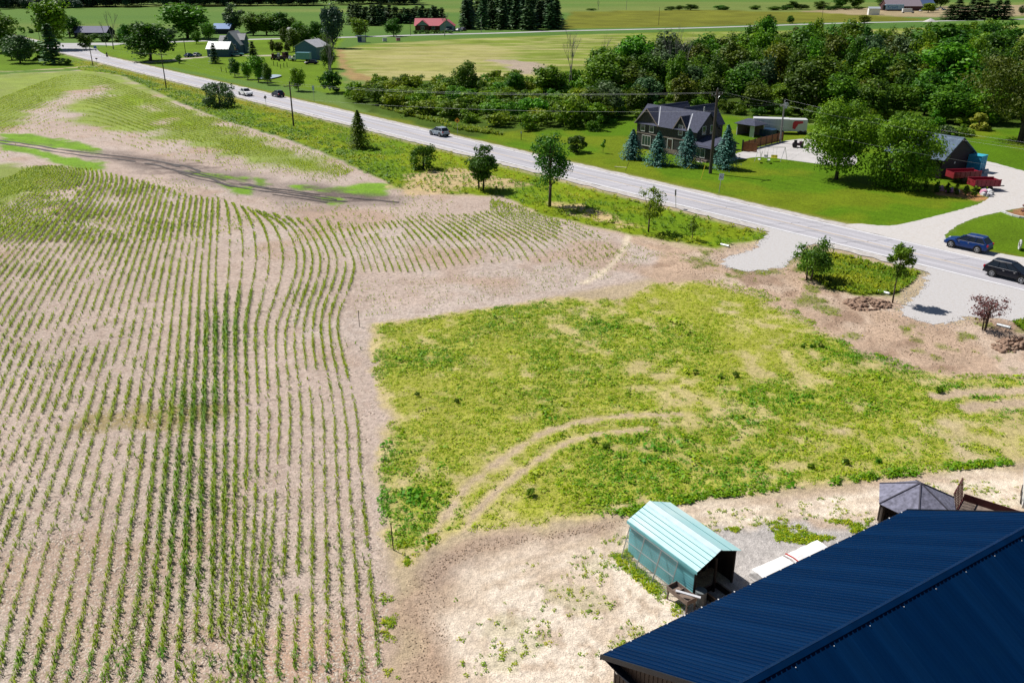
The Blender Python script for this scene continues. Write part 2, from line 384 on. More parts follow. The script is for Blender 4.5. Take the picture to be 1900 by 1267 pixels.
def paint(x, y):
    n = x.shape[0]
    C = np.empty((n, 3)); C[:] = (.105, .19, .035)
    def lay(w, c, var=.12, size=3.0, seed=1, idx=None):
        w = np.asarray(w, float)
        if idx is None: idx = np.nonzero(w > .001)[0]; w = w[idx]
        if not len(idx): return
        k = (1 + (fbm(x[idx], y[idx], size, 3, seed) - .5) * 2 * var)[:, None]
        w = np.clip(w, 0, 1)[:, None]
        C[idx] = C[idx] * (1 - w) + np.asarray(c)[None, :] * k * w
    def box_idx(P, m):
        lo, hi = P.min(0) - m, P.max(0) + m
        return np.nonzero((x > lo[0]) & (x < hi[0]) & (y > lo[1]) & (y < hi[1]))[0]
    def zone(key, c, soft=.6, jit=.8, jsize=1.6, var=.12, size=3.0, seed=1, amt=1.0):
        P = PW[key] if isinstance(key, str) else key
        i = box_idx(P, jit + soft)
        if not len(i): return
        sd = poly_sd(x[i], y[i], P) + (fbm(x[i], y[i], jsize, 3, seed + 50) - .5) * 2 * jit
        w = amt * np.clip(sd / soft + .5, 0, 1); k = w > .001
        lay(w[k], c, var, size, seed, i[k])
    cache = {}
    def inside(key, soft=1.0):
        if key not in cache:
            P = PW[key]; i = box_idx(P, 0); f = np.full(n, -1.0); f[i] = poly_sd(x[i], y[i], P); cache[key] = f
        return np.clip(cache[key] / soft, 0, 1)
    def near_line(L, m=4.0):
        L = np.asarray(L); i = box_idx(L, m); f = np.full(n, 99.0); f[i] = line_d(x[i], y[i], L); return f
    s, t = road_st(x, y)
    # far country: broad strips of different crops
    far = fbm(x * .25, y, 160, 3, 3)
    lay(np.clip((far - .5) * 5, 0, 1), (.16, .21, .05), .15, 30, 4)
    lay(np.clip((.42 - far) * 6, 0, 1), (.07, .155, .03), .15, 30, 6)
    lay(((t < -1) & (y < 130)) * 1.0, (.45, .36, .24), .2, 3, 2)
    zone('north', (.155, .165, .018), 4, 3, 20, .35, 14, 7)
    zone('farmyard', (.34, .27, .16), 5, 6, 20, .25, 12, 8)
    zone('hay', (.18, .235, .032), 2.5, 3, 9, .32, 7, 9)
    zone('haytan', (.40, .35, .14), 9, 14, 12, .3, 5, 10, .6)
    st = fbm(x * .2 + y * .05, y, 4, 3, 13)
    lay(inside('hay', 3) * np.clip((st - .5) * 4, 0, .6), (.45, .40, .19), .1, 4, 14)
    zone('haygravel', (.38, .31, .24), 3, 5, 8, .2, 2, 15)
    zone('hayedge', (.33, .23, .10), 2, 3, 6, .25, 3, 16)
    zone('farmlawn', (.125, .21, .010), 1.5, 1, 4, .22, 9, 17)
    zone('leftlawn', (.115, .20, .012), 1.5, 1, 4, .22, 8, 18)
    zone('houselawn', (.085, .175, .004), .8, .5, 2.5, .22, 4, 20)
    stripe = .5 + .5 * np.sin((t - .05 * s) * 2 * math.pi / 2.4)
    lay(inside('houselawn') * np.clip(stripe * 1.4 - .2, 0, 1) * .5 * np.clip((34 - t) / 8, 0, 1), (.115, .215, .006), .12, 2, 23)
    zone('lawn2', (.10, .18, .006), .8, .5, 2.5, .25, 3, 21)
    zone('bush', (.06, .105, .010), 1.5, 1.6, 4, .4, 4, 19)
    # field soil
    zone('corn', (.475, .38, .325), 1.0, .9, 2.2, .13, 9, 24)
    inc = inside('corn')
    lay(inc * np.clip((fbm(x, y, 14, 3, 25) - .52) * 4, 0, .5), (.50, .43, .385), .08, 2, 26)
    lay(inc * np.clip((fbm(x, y, 9, 3, 27) - .6) * 5, 0, .55), (.40, .27, .19), .1, 2, 28)
    lay(inc * np.clip((fbm(x, y, .7, 2, 43) - .55) * 3, 0, .35), (.33, .24, .19), .1, 2, 44)
    zone('rust', (.45, .29, .21), 3, 3, 4, .2, 1.5, 82, .6)
    zone('deadpatch', (.30, .24, .10), 1, 1.4, 1.2, .35, .6, 83, .8)
    for k_ in ('dg1', 'dg2', 'dg3', 'dg4'): zone(k_, (.20, .30, .016), 4, 5, 6, .3, 4, 84, .8)
    lay(0 * inc * np.clip((y - 150) / 45, 0, 1) * np.clip((fbm(x, y, 26, 3, 29) - .38) * 3.2, 0, .5), (.25, .28, .06), .3, 6, 30)
    zone('muddy', (.30, .245, .215), 3, 4, 6, .3, 1.6, 31, .85)
    for k in ('gA1', 'gA2', 'gB1', 'gB2', 'gB3', 'gB4', 'gB5'):
        zone(k, (.15, .31, .008), .9, 1.5, 2.2, .3, 1.5, 32, .92)
    for L, w in ((MUD1, .42), (MUD2, .30)):
        for off in (0, 1.75):
            d = near_line(np.asarray(L) + np.array([0, off])) + (fbm(x, y, 2.0, 2, 33) - .5) * .9
            lay(np.clip((w - d) / .4, 0, 1) * .55, (.12, .095, .085), .3, 1.5, 34)
    lay(inside('muddy', 3) * np.clip((fbm(x * .45 + y * .2, y * 1.5, 2.4, 4, 85) - .5) * 9, 0, .85), (.14, .11, .10), .3, 1, 86)
    # scattered wheel ruts around the wet corner
    c0 = G(345, 312); r = np.hypot(x - c0.x, (y - c0.y))
    lay(np.clip(1 - r / 11, 0, 1) * np.clip((fbm(x * .5, y * 1.6, 1.7, 3, 35) - .52) * 8, 0, .8), (.10, .075, .07), .2, 1, 36)
    # weeds: dry litter under the plants
    zone('weeds', (.50, .41, .21), .5, .9, 1.4, .2, 2.5, 37)
    wd = np.zeros(n); wi = box_idx(PW['weeds'], 2); wd[wi] = weed_density(x[wi], y[wi])
    lay(np.clip(wd * 1.2 + .15, 0, 1) * .75 * inside('weeds'), (.30, .34, .012), .25, 1.6, 38)
    lay(inside('weeds') * np.clip((fbm(x, y, 3.2, 3, 39) - .62) * 6, 0, .75) * (1 - wd), (.52, .42, .27), .1, 1, 40)
    for L, w in ((TRK_A, .17), (TRK_B, .12), (TRK_R1, .5), (TRK_R2, .6)):
        d = near_line(L) + (fbm(x, y, .8, 2, 61) - .5) * .55
        lay(np.clip((w + .15 - d) / .3, 0, 1) * .9, (.46, .355, .255), .15, .8, 41)
    zone('dirt', (.46, .335, .245), 1.0, 1.6, 2.5, .2, 2.5, 42)
    ind = inside('dirt')
    lay(ind * np.clip((fbm(x, y, 5, 3, 45) - .5) * 5, 0, .8), (.54, .43, .34), .1, 1, 46)
    lay(ind * np.clip((fbm(x, y, 3, 3, 47) - .56) * 7, 0, .8), (.28, .185, .13), .15, 1, 48)
    lay(ind * np.clip((fbm(x, y, 2.4, 3, 49) - .63) * 8, 0, .8), (.15, .18, .02), .2, 1, 50)
    zone('yard', (.46, .345, .25), .9, 1.3, 2.2, .14, 3, 51)
    iny = inside('yard')
    lay(iny * np.clip((fbm(x, y, 2.6, 3, 52) - .50) * 5, 0, .6), (.35, .245, .175), .16, 1, 53)
    zone('yardcore', (.74, .635, .52), 1.6, 1.5, 2.6, .08, 4, 54)
    inc2 = inside('yardcore', 2)
    lay(inc2 * np.clip((fbm(x, y, 2.2, 4, 55) - .54) * 6, 0, .5), (.52, .40, .29), .1, 1, 56)
    lay(inc2 * np.clip((fbm(x, y, .7, 3, 77) - .60) * 8, 0, .55), (.40, .29, .2), .1, 1, 78)
    lay(inc2 * np.clip((fbm(x, y, 3.1, 3, 79) - .62) * 7, 0, .35), (.36, .34, .16), .2, .6, 80)
    zone('brownedge', (.36, .25, .18), 1.2, 1.6, 1.8, .3, .8, 87, .35)
    zone('lip', (.33, .25, .20), .8, 1.1, 1.4, .3, .6, 88, .5)
    for du in (0, 28, 62):                     # wheel paths of the lane past the shed
        L = GA([(900, 1062 + du), (1040, 1022 + du * .6), (1150, 985 + du * .4), (1300, 945 + du * .6), (1500, 922 + du * .7), (1700, 895 + du * .8), (1960, 878 + du)])
        d = near_line(L) + (fbm(x, y, 1.2, 2, 57) - .5) * .5
        lay(np.clip((.35 - d) / .3, 0, 1) * .45, (.42, .31, .21), .2, .6, 58)
    zone('gravelpatch', (.46, .43, .41), .8, 1.0, 1.6, .2, .8, 59)
    # grass along the road
    zone('vergenear', (.18, .25, .008), .8, .9, 2.2, .28, 3, 60)
    inv = inside('vergenear')
    lay(inv * np.clip((fbm(x, y, 5, 3, 62) - .5) * 5, 0, .8), (.12, .22, .008), .2, 2, 63)
    lay(inv * np.clip(1 - np.abs(t + 3.5) / 2.2, 0, 1) * .6 * np.clip((10 - s) / 60, 0, 1), (.26, .165, .03), .25, 3, 64)
    lay(np.clip(1 - np.abs(t + 2.2) / .7, 0, 1) * .8, (.40, .33, .22), .2, 1, 65)
    zone('straw', (.54, .40, .23), 1.0, 2.6, 1.8, .25, 1, 66, .85)
    zone('straw2', (.52, .40, .20), 1.0, 2.2, 1.8, .25, 1, 67)
    zone('patch', (.13, .175, .012), .7, .9, 1.8, .3, 1.5, 68)
    zone('verge4', (.14, .19, .014), .7, .9, 1.8, .3, 1.5, 69)
    fv = np.clip((t - 8.2) / .5, 0, 1) * np.clip((11.5 + (fbm(x, y, 6, 2, 70) - .5) * 4 - t) / 1.5, 0, 1) * (s < 128)
    lay(fv * .8, (.17, .19, .014), .25, 3, 71)
    lay(inside('houselawn', 2) * np.clip((fbm(x, y, 9, 3, 96) - .50) * 5, 0, .75), (.155, .195, .008), .25, 2, 97)
    lay(np.clip(1 - np.abs(t - 8.7) / .6, 0, 1) * .7 * (s < 128), (.38, .32, .20), .2, 1, 72)
    # thin ways
    for L, w, c in ((SANDPATH, .55, (.62, .53, .40)), (LANE, 1.3, (.50, .42, .27)), (FARMDRIVE, 2.2, (.46, .41, .33))):
        d = near_line(L) + (fbm(x, y, 1.5, 2, 73) - .5) * .5
        lay(np.clip((w - d) / .4, 0, 1) * .95, c, .12, 1.5, 74)
    # mulch bed at the right edge, mulch under the dwarf cedars
    b = GA([(1868, 396), (1890, 386), (1980, 380), (1980, 414), (1900, 404)])
    zone(b, (.33, .17, .085), .3, .3, .7, .25, .5, 75)
    b = GA([(1735, 352), (1790, 350), (1838, 371), (1815, 373), (1770, 362), (1735, 360)])
    zone(b, (.42, .22, .09), .3, .4, .7, .25, .5, 76)
    return np.clip(C, .002, .9)

def make_ground():
    az = np.concatenate([np.arange(-100, -41.5, 2.0), np.arange(-41, 41, .17), np.arange(41, 101, 2.0)])
    az = np.radians(az)
    r = [10.0]
    while r[-1] < 640: r.append(r[-1] * 1.0078)
    while r[-1] < 9000: r.append(r[-1] * 1.03)
    r = np.array(r)
    R, A = np.meshgrid(r, az, indexing='ij')
    x = (R * np.sin(A)).ravel(); y = (R * np.cos(A)).ravel()
    z = height(x, y)
    fld = np.clip(poly_sd(x, y, PW['corn']), 0, 1)
    rough = np.maximum.reduce([fld * .8, np.clip(poly_sd(x, y, PW['dirt']), 0, 1) * 1.5, np.clip(poly_sd(x, y, PW['weeds']), 0, 1), np.clip(poly_sd(x, y, PW['yard']), 0, 1) * .6])
    z = z + (fbm(x, y, .8, 3, 81) - .5) * .10 * rough * (y < 200) * (1 - flat_mask(x, y))
    c = paint(x, y)
    nr, na = len(r), len(az)
    i = np.arange(nr - 1)[:, None] * na + np.arange(na - 1)[None, :]
    F = np.stack([i, i + 1, i + na + 1, i + na], -1).reshape(-1, 4)[:, ::-1]
    V = np.stack([x, y, z], 1)
    me = raw_mesh("ground", V, F, None, True)
    a = me.color_attributes.new("Col", 'FLOAT_COLOR', 'POINT')
    a.data.foreach_set("color", np.concatenate([c, np.ones((len(c), 1))], 1).astype(np.float32).ravel())
    m, n, l = new_mat("ground")
    out = n.new("ShaderNodeOutputMaterial"); b = n.new("ShaderNodeBsdfPrincipled"); l.new(b.outputs[0], out.inputs[0])
    at = n.new("ShaderNodeAttribute"); at.attribute_name = "Col"
    tc = n.new("ShaderNodeTexCoord")
    def nz(scale, det):
        q = n.new("ShaderNodeTexNoise"); q.inputs['Scale'].default_value = scale; q.inputs['Detail'].default_value = det; q.inputs['Roughness'].default_value = .65
        l.new(tc.outputs['Object'], q.inputs['Vector']); return q
    q1 = nz(2.6, 6); q2 = nz(14, 4)
    m1 = n.new("ShaderNodeMapRange"); m1.inputs[1].default_value = .25; m1.inputs[2].default_value = .75; m1.inputs[3].default_value = .70; m1.inputs[4].default_value = 1.30
    l.new(q1.outputs[0], m1.inputs[0])
    m2 = n.new("ShaderNodeMapRange"); m2.inputs[1].default_value = .3; m2.inputs[2].default_value = .7; m2.inputs[3].default_value = .62; m2.inputs[4].default_value = 1.34
    l.new(q2.outputs[0], m2.inputs[0])
    mu = n.new("ShaderNodeMath"); mu.operation = 'MULTIPLY'; l.new(m1.outputs[0], mu.inputs[0]); l.new(m2.outputs[0], mu.inputs[1])
    vm = n.new("ShaderNodeVectorMath"); vm.operation = 'SCALE'; l.new(at.outputs['Color'], vm.inputs[0]); l.new(mu.outputs[0], vm.inputs['Scale'])
    l.new(vm.outputs[0], b.inputs['Base Color'])
    b.inputs['Roughness'].default_value = .95; b.inputs['Specular IOR Level'].default_value = .1
    bp = n.new("ShaderNodeBump"); bp.inputs['Distance'].default_value = .16; bp.inputs['Strength'].default_value = 1.0
    l.new(q1.outputs[0], bp.inputs['Height']); l.new(bp.outputs[0], b.inputs['Normal'])
    me.materials.append(m)
    o = link_mesh("ground", me); tag(o, "open farmland of soil, weeds, lawn and hay fields", None, None, "structure")
make_ground()

# ------------------------------------------------------------------ roads
def asphalt(name, col, scale=1.0):
    m, n, l = new_mat(name)
    out = n.new("ShaderNodeOutputMaterial"); b = n.new("ShaderNodeBsdfPrincipled"); l.new(b.outputs[0], out.inputs[0])
    tc = n.new("ShaderNodeTexCoord"); mp = n.new("ShaderNodeMapping"); mp.inputs['Scale'].default_value = (.035, 1.0, 1.0)
    l.new(tc.outputs['Object'], mp.inputs[0])
    a = n.new("ShaderNodeTexNoise"); a.inputs['Scale'].default_value = 1.5; a.inputs['Detail'].default_value = 5; l.new(mp.outputs[0], a.inputs['Vector'])
    g = n.new("ShaderNodeTexNoise"); g.inputs['Scale'].default_value = 6; g.inputs['Detail'].default_value = 6; l.new(tc.outputs['Object'], g.inputs['Vector'])
    r1 = n.new("ShaderNodeMapRange"); r1.inputs[1].default_value = .3; r1.inputs[2].default_value = .7; r1.inputs[3].default_value = .78; r1.inputs[4].default_value = 1.16; l.new(a.outputs[0], r1.inputs[0])
    r2 = n.new("ShaderNodeMapRange"); r2.inputs[1].default_value = .3; r2.inputs[2].default_value = .7; r2.inputs[3].default_value = .9; r2.inputs[4].default_value = 1.1; l.new(g.outputs[0], r2.inputs[0])
    sx = n.new("ShaderNodeSeparateXYZ"); l.new(tc.outputs['Object'], sx.inputs[0])
    w1 = n.new("ShaderNodeMath"); w1.operation = 'MULTIPLY_ADD'; w1.inputs[1].default_value = 2 * math.pi / 1.7; w1.inputs[2].default_value = -math.pi; l.new(sx.outputs['Y'], w1.inputs[0])
    w2 = n.new("ShaderNodeMath"); w2.operation = 'COSINE'; l.new(w1.outputs[0], w2.inputs[0])
    w3 = n.new("ShaderNodeMath"); w3.operation = 'MULTIPLY_ADD'; w3.inputs[1].default_value = -.055; w3.inputs[2].default_value = 1.0; l.new(w2.outputs[0], w3.inputs[0])
    m0 = n.new("ShaderNodeMath"); m0.operation = 'MULTIPLY'; l.new(r1.outputs[0], m0.inputs[0]); l.new(w3.outputs[0], m0.inputs[1])
    mu = n.new("ShaderNodeMath"); mu.operation = 'MULTIPLY'; l.new(m0.outputs[0], mu.inputs[0]); l.new(r2.outputs[0], mu.inputs[1])
    rgb = n.new("ShaderNodeRGB"); rgb.outputs[0].default_value = (*col, 1)
    vm = n.new("ShaderNodeVectorMath"); vm.operation = 'SCALE'; l.new(rgb.outputs[0], vm.inputs[0]); l.new(mu.outputs[0], vm.inputs['Scale'])
    l.new(vm.outputs[0], b.inputs['Base Color']); b.inputs['Roughness'].default_value = .85; b.inputs['Specular IOR Level'].default_value = .2
    bp = n.new("ShaderNodeBump"); bp.inputs['Distance'].default_value = .02; l.new(g.outputs[0], bp.inputs['Height']); l.new(bp.outputs[0], b.inputs['Normal'])
    return m
M_ASPH = asphalt("worn_asphalt", (.445, .435, .47))
M_SHOULDER = mat("gravel_shoulder", (.47, .44, .42), .95, var=.2, size=.6, bump=.03, bsize=.15)
M_WHITE = mat("white_road_paint", (.80, .80, .80), .7, var=.12, size=1.2)
M_YELLOW = mat("worn_yellow_paint", (.50, .42, .34), .8, var=.16, size=1.5)
M_SEAL = mat("crack_sealer", (.16, .16, .18), .6, var=.2)
M_GRAVEL = mat("drive_gravel", (.54, .515, .50), .95, var=.09, size=.25, bump=.02, bsize=.06, dirt=(.47, .42, .37), dirt_amt=.5)
M_GRAVEL2 = mat("apron_gravel", (.50, .485, .485), .95, var=.10, size=.12, bump=.02, bsize=.05, dirt=(.44, .40, .37), dirt_amt=.6)
M_CONC = mat("court_concrete", (.50, .48, .47), .85, var=.1, size=2.0)
road = bpy.data.objects.new("road", None)
S0, S1 = -520.0, 160.0
def strip(name, t0, t1, s0, s1, z, m, parent=None, step=6.0, jit=0.0, seed=0):
    """strip of the main road in road coordinates; local x runs along the road"""
    rnd = random.Random(seed); n = max(1, int((s1 - s0) / step)); V = []; F = []
    for i in range(n + 1):
        s = s0 + (s1 - s0) * i / n
        V += [(s, t0 + (rnd.random() - .5) * jit, z), (s, t1 + (rnd.random() - .5) * jit, z)]
        if i: k = 2 * i; F.append((k - 2, k, k + 1, k - 1))
    me = raw_mesh(name, V, F, m)
    o = link_mesh(name, me, parent)
    if parent is None: o.location = RA; o.rotation_euler = (0, 0, RANG)
    return o
road = strip("road", -.25, LANE_W + .25, S0, S1, .02, M_ASPH)
tag(road, "long straight two-lane asphalt road crossing the picture", None, None, "structure")
strip("shoulder", -1.75, -.2, S0, S1, .008, M_SHOULDER, road, 1.2, .5, 1)
strip("shoulder", LANE_W + .2, LANE_W + 1.6, S0, S1, .008, M_SHOULDER, road, 1.2, .5, 2)
strip("edge_line", -.09, .10, S0, S1, .026, M_WHITE, road)
strip("edge_line", LANE_W - .09, LANE_W + .08, S0, S1, .026, M_WHITE, road)
strip("centre_line", LANE_W / 2 - .26, LANE_W / 2 + .02, S0, S1, .026, M_YELLOW, road, 4, .08, 5)
def to_road(p):
    s, t = road_st(p.x, p.y); return s, t
rc = random.Random(8)
for i, (u, v) in enumerate([(1100, 330), (1185, 340), (1300, 392), (1345, 385), (1430, 420), (1470, 425), (1510, 428), (1590, 448), (1745, 478), (930, 275), (760, 240)]):
    s, t = to_road(G(u, v)); mb = MB(); pts = []
    a, b = ((.1, 3.3) if i % 3 == 0 else (.2, 6.6) if i % 3 == 1 else (3.5, 6.6)); k = 0; w = s - 1.2
    while a < b: pts.append((w + .55 * (a) + rc.uniform(-.22, .22), a, .0245)); a += .45
    for p, q in zip(pts, pts[1:]):
        mb.add([(p[0] - .045, p[1], .0245), (p[0] + .045, p[1], .0245), (q[0] + .045, q[1], .0245), (q[0] - .045, q[1], .0245)], [(0, 1, 2, 3)])
    mb.build("sealed_crack", M_SEAL, road)
def ribbon(name, L, w, z, m, label):
    L = np.asarray(L); V = []; F = []
    for i in range(len(L)):
        d = L[min(i + 1, len(L) - 1)] - L[max(i - 1, 0)]; d = d / np.linalg.norm(d); nn = np.array([-d[1], d[0]]) * w / 2
        V += [(*(L[i] - nn), z), (*(L[i] + nn), z)]
        if i: k = 2 * i; F.append((k - 2, k, k + 1, k - 1))
    o = link_mesh(name, raw_mesh(name, V, F, m)); tag(o, label, None, None, "structure"); return o
M_SIDE = mat("side_road_asphalt", (.42, .41, .42), .9, var=.12, size=8)
ribbon("side_road", SIDE, 7.5, .012, M_SIDE, "pale side road crossing the fields far off")
def corner(px, name="road_corner"):
    P = chaikin(GA(px), 2); o = link_mesh(name, raw_mesh(name, [(x, y, .016) for x, y in P], [tuple(range(len(P)))], M_SIDE)); return tag(o, "flared asphalt corner where the side road meets the main road", None, None, "structure")
corner([(108, 80), (250, 80), (215, 84), (178, 90), (185, 97), (205, 106), (150, 102), (112, 92)])
def sheet(name, key, z, m, label, jit=.12, seed=0):
    P = DRIVE[key]; rnd = random.Random(seed); Q = []
    for i in range(len(P)):
        a = P[i]; b = P[(i + 1) % len(P)]; k = max(1, int(np.linalg.norm(b - a) / .45))
        for j in range(k):
            q = a + (b - a) * j / k; Q.append((q[0] + rnd.uniform(-jit, jit), q[1] + rnd.uniform(-jit, jit), z))
    nrm = sum((Q[i][0] * Q[(i + 1) % len(Q)][1] - Q[(i + 1) % len(Q)][0] * Q[i][1]) for i in range(len(Q)))
    if nrm < 0: Q.reverse()
    o = link_mesh(name, raw_mesh(name, Q, [tuple(range(len(Q)))], m)); return tag(o, label, None, None, "structure")
sheet("driveway", 'house', .012, M_GRAVEL, "pale gravel driveway curving behind the dark shed", .1, 1)
sheet("gravel_apron", 'apronA', .012, M_GRAVEL2, "gravel field entrance between the thin shrub and the dark tree", .42, 2)
sheet("gravel_apron", 'apronB', .012, M_GRAVEL2, "gravel field entrance beside the reddish shrub", .42, 3)
sheet("court", 'court', .012, M_CONC, "concrete court behind the swing set", .02, 4)
sheet("walk", 'walk', .018, mat("walk_concrete", (.66, .64, .62), .85, var=.08), "white concrete walk beside the blue spruces", .02, 5)

# wheel ruts pressed into the wet corner of the corn field
M_RUT = mat("wet_mud", (.060, .048, .045), .6, var=.35, size=.8, bump=.05, bsize=.2, spec=.4)
def rut(L, off, w, label, seed):
    L = np.asarray(L); d = np.r_[0, np.cumsum(np.linalg.norm(np.diff(L, axis=0), axis=1))]; n = int(d[-1] / .5); t = np.linspace(0, d[-1], n)
    Q = np.stack([np.interp(t, d, L[:, 0]), np.interp(t, d, L[:, 1])], 1); D = np.gradient(Q, axis=0); D /= np.linalg.norm(D, axis=1)[:, None]; N = np.stack([-D[:, 1], D[:, 0]], 1)
    Q = Q + N * (off + (fbm(t, t * 0 + seed, 6, 2, seed) - .5) * 1.0)[:, None]; ww = w * (.35 + 1.3 * fbm(t, t * 0, 2.0, 3, seed + 3)) * (fbm(t, t * 0, 9, 2, seed + 5) > .32)
    A, B = Q - N * ww[:, None] / 2, Q + N * ww[:, None] / 2; za = height(A[:, 0], A[:, 1]) + .05; zb = height(B[:, 0], B[:, 1]) + .05
    V = np.empty((2 * n, 3)); V[0::2] = np.c_[A, za]; V[1::2] = np.c_[B, zb]; F = [(2 * i, 2 * i + 2, 2 * i + 3, 2 * i + 1) for i in range(n - 1) if ww[i] > .03 or ww[i + 1] > .03]
    tag(link_mesh("wheel_rut", raw_mesh("wheel_rut", V, F, M_RUT)), label, None, None, "structure")
rut(MUD1, 0, .5, "dark muddy wheel rut across the wet corner of the corn field, upper one", 3); rut(MUD1, -1.9, .5, "dark muddy wheel rut across the wet corner of the corn field, lower one", 4)
rut(MUD2, .4, .35, "short muddy wheel rut beside the bright green strips, upper one", 5); rut(MUD2, -1.4, .35, "short muddy wheel rut beside the bright green strips, lower one", 6)
rut(chaikin(GA([(280,300),(330,306),(370,316),(360,322),(320,314)]), 2, False), 0, .6, "curved muddy turning mark in the corn field", 7)

# ================================================================== CROPS AND GROUND COVER
def tri_soup(protoV, protoF, pos, rot, scl, tint, tvar=None):
    """merge many turned and scaled copies of one small mesh; pos (n,3), rot (n,), scl (n,) or (n,3)"""
    pv = np.asarray(protoV, float); n = len(pos); k = len(pv)
    scl = np.asarray(scl, float)
    if scl.ndim == 1: scl = np.repeat(scl[:, None], 3, 1)
    c, s = np.cos(rot)[:, None], np.sin(rot)[:, None]
    X = pv[None, :, 0] * scl[:, 0:1]; Y = pv[None, :, 1] * scl[:, 1:2]; Z = pv[None, :, 2] * scl[:, 2:3]
    V = np.stack([X * c - Y * s + pos[:, 0:1], X * s + Y * c + pos[:, 1:2], Z + pos[:, 2:3]], -1).reshape(-1, 3)
    F = (np.asarray(protoF)[None] + (np.arange(n) * k)[:, None, None]).reshape(-1, np.asarray(protoF).shape[1])
    T = np.repeat(np.asarray(tint), k)
    return V, F, T
def blade_plant(seed, nl=7, h=.55, spread=.42, w=.055, arch=.6):
    """grass-like plant: arching blades of two quads each"""
    r = random.Random(seed); V = []; F = []
    for i in range(nl):
        a = (i * 2.4) % (2 * math.pi) + r.uniform(-.5, .5) if nl > 8 else (0 if i % 2 else math.pi) + r.uniform(-.9, .9) + .4
        hh = h * r.uniform(.65, 1.05) * (0.55 + .45 * i / nl); sp = spread * r.uniform(.6, 1.1)
        dx, dy = math.cos(a), math.sin(a); px, py = -dy * w / 2, dx * w / 2
        z0 = h * .12 * i / nl
        P = [(0, z0), (sp * .5, hh), (sp, hh * (1 - arch * r.uniform(.4, 1)))]
        o = len(V)
        for j, (d, z) in enumerate(P):
            q = (.7, 1, .18)[j]
            V += [(dx * d - px * q, dy * d - py * q, z), (dx * d + px * q, dy * d + py * q, z)]
        F += [(o, o + 1, o + 3, o + 2), (o + 2, o + 3, o + 5, o + 4)]
    return np.array(V), np.array(F)
def flat_plant(seed, nl=4, h=.55, spread=.34, w=.12):
    """cheap far plant: one bent quad per leaf"""
    r = random.Random(seed); V = []; F = []
    for i in range(nl):
        a = i * 1.6 + r.uniform(-.4, .4); dx, dy = math.cos(a), math.sin(a); px, py = -dy * w / 2, dx * w / 2; hh = h * r.uniform(.7, 1.1); sp = spread * r.uniform(.7, 1.1); o = len(V)
        V += [(0, 0, 0), (dx * sp * .55 - px, dy * sp * .55 - py, hh), (dx * sp, dy * sp, hh * .55), (dx * sp * .55 + px, dy * sp * .55 + py, hh)]; F.append((o, o + 1, o + 2, o + 3))
    return np.array(V), np.array(F)
def bushy_plant(seed, n=9, r0=.21, h=.22, q=.054):
    r = random.Random(seed); V = []; F = []
    for i in range(n):
        a = r.uniform(0, 6.283); d = r0 * math.sqrt(r.random()); z = h * r.uniform(.25, 1) * (1 - .5 * d / r0)
        c = Vector((d * math.cos(a), d * math.sin(a), z))
        nrm = Vector((math.cos(a) * d / r0 + r.uniform(-.5, .5), math.sin(a) * d / r0 + r.uniform(-.5, .5), r.uniform(.9, 1.9))).normalized()
        u = nrm.cross(Vector((r.uniform(-1, 1), r.uniform(-1, 1), .3))).normalized(); w = nrm.cross(u)
        s = q * r.uniform(.7, 1.3); o = len(V)
        V += [c - u * s, c - w * s * .7, c + u * s, c + w * s * .7]; F.append((o, o + 1, o + 2, o + 3))
    return np.array([tuple(v) for v in V]), np.array(F)

M_CORN = leaf_mat("corn_leaf", (.075, .24, .004), (.31, .45, .008), .34, .12)
M_WEED = leaf_mat("weed_leaf", (.11, .32, .004), (.46, .53, .008), .3, .05)
M_GRASS = leaf_mat("verge_grass", (.13, .25, .006), (.38, .40, .015), .34, .05)
M_HEDGE = leaf_mat("hedge_weed", (.08, .17, .010), (.26, .36, .015), .28, .15)

def resample(L, step):
    L = np.asarray(L, float); d = np.r_[0, np.cumsum(np.linalg.norm(np.diff(L, axis=0), axis=1))]
    return d, d[-1]
def guide(px):
    L = chaikin(GA(px), 2, False); d = np.r_[0, np.cumsum(np.linalg.norm(np.diff(L, axis=0), axis=1))]
    t = np.linspace(0, d[-1], 160)
    return np.stack([np.interp(t, d, L[:, 0]), np.interp(t, d, L[:, 1])], 1)
def rows_between(guides, pitch):
    rows = []
    for A, B in zip(guides, guides[1:]):
        g = np.median(np.linalg.norm(A - B, axis=1)); dirs = np.gradient(A, axis=0); dirs /= np.linalg.norm(dirs, axis=1)[:, None] + 1e-9
        perp = np.abs((B - A)[:, 0] * -dirs[:, 1] + (B - A)[:, 1] * dirs[:, 0])
        k = max(1, int(round(np.median(perp) / pitch)))
        for i in range(k): rows.append(A + (B - A) * i / k)
    rows.append(guides[-1])
    return rows
def along(row, step, rng):
    d = np.r_[0, np.cumsum(np.linalg.norm(np.diff(row, axis=0), axis=1))]
    n = int(d[-1] / step)
    if n < 1: return np.zeros((0, 2))
    t = (np.arange(n) + rng.random(n) * .7) * step
    return np.stack([np.interp(t, d, row[:, 0]), np.interp(t, d, row[:, 1])], 1)
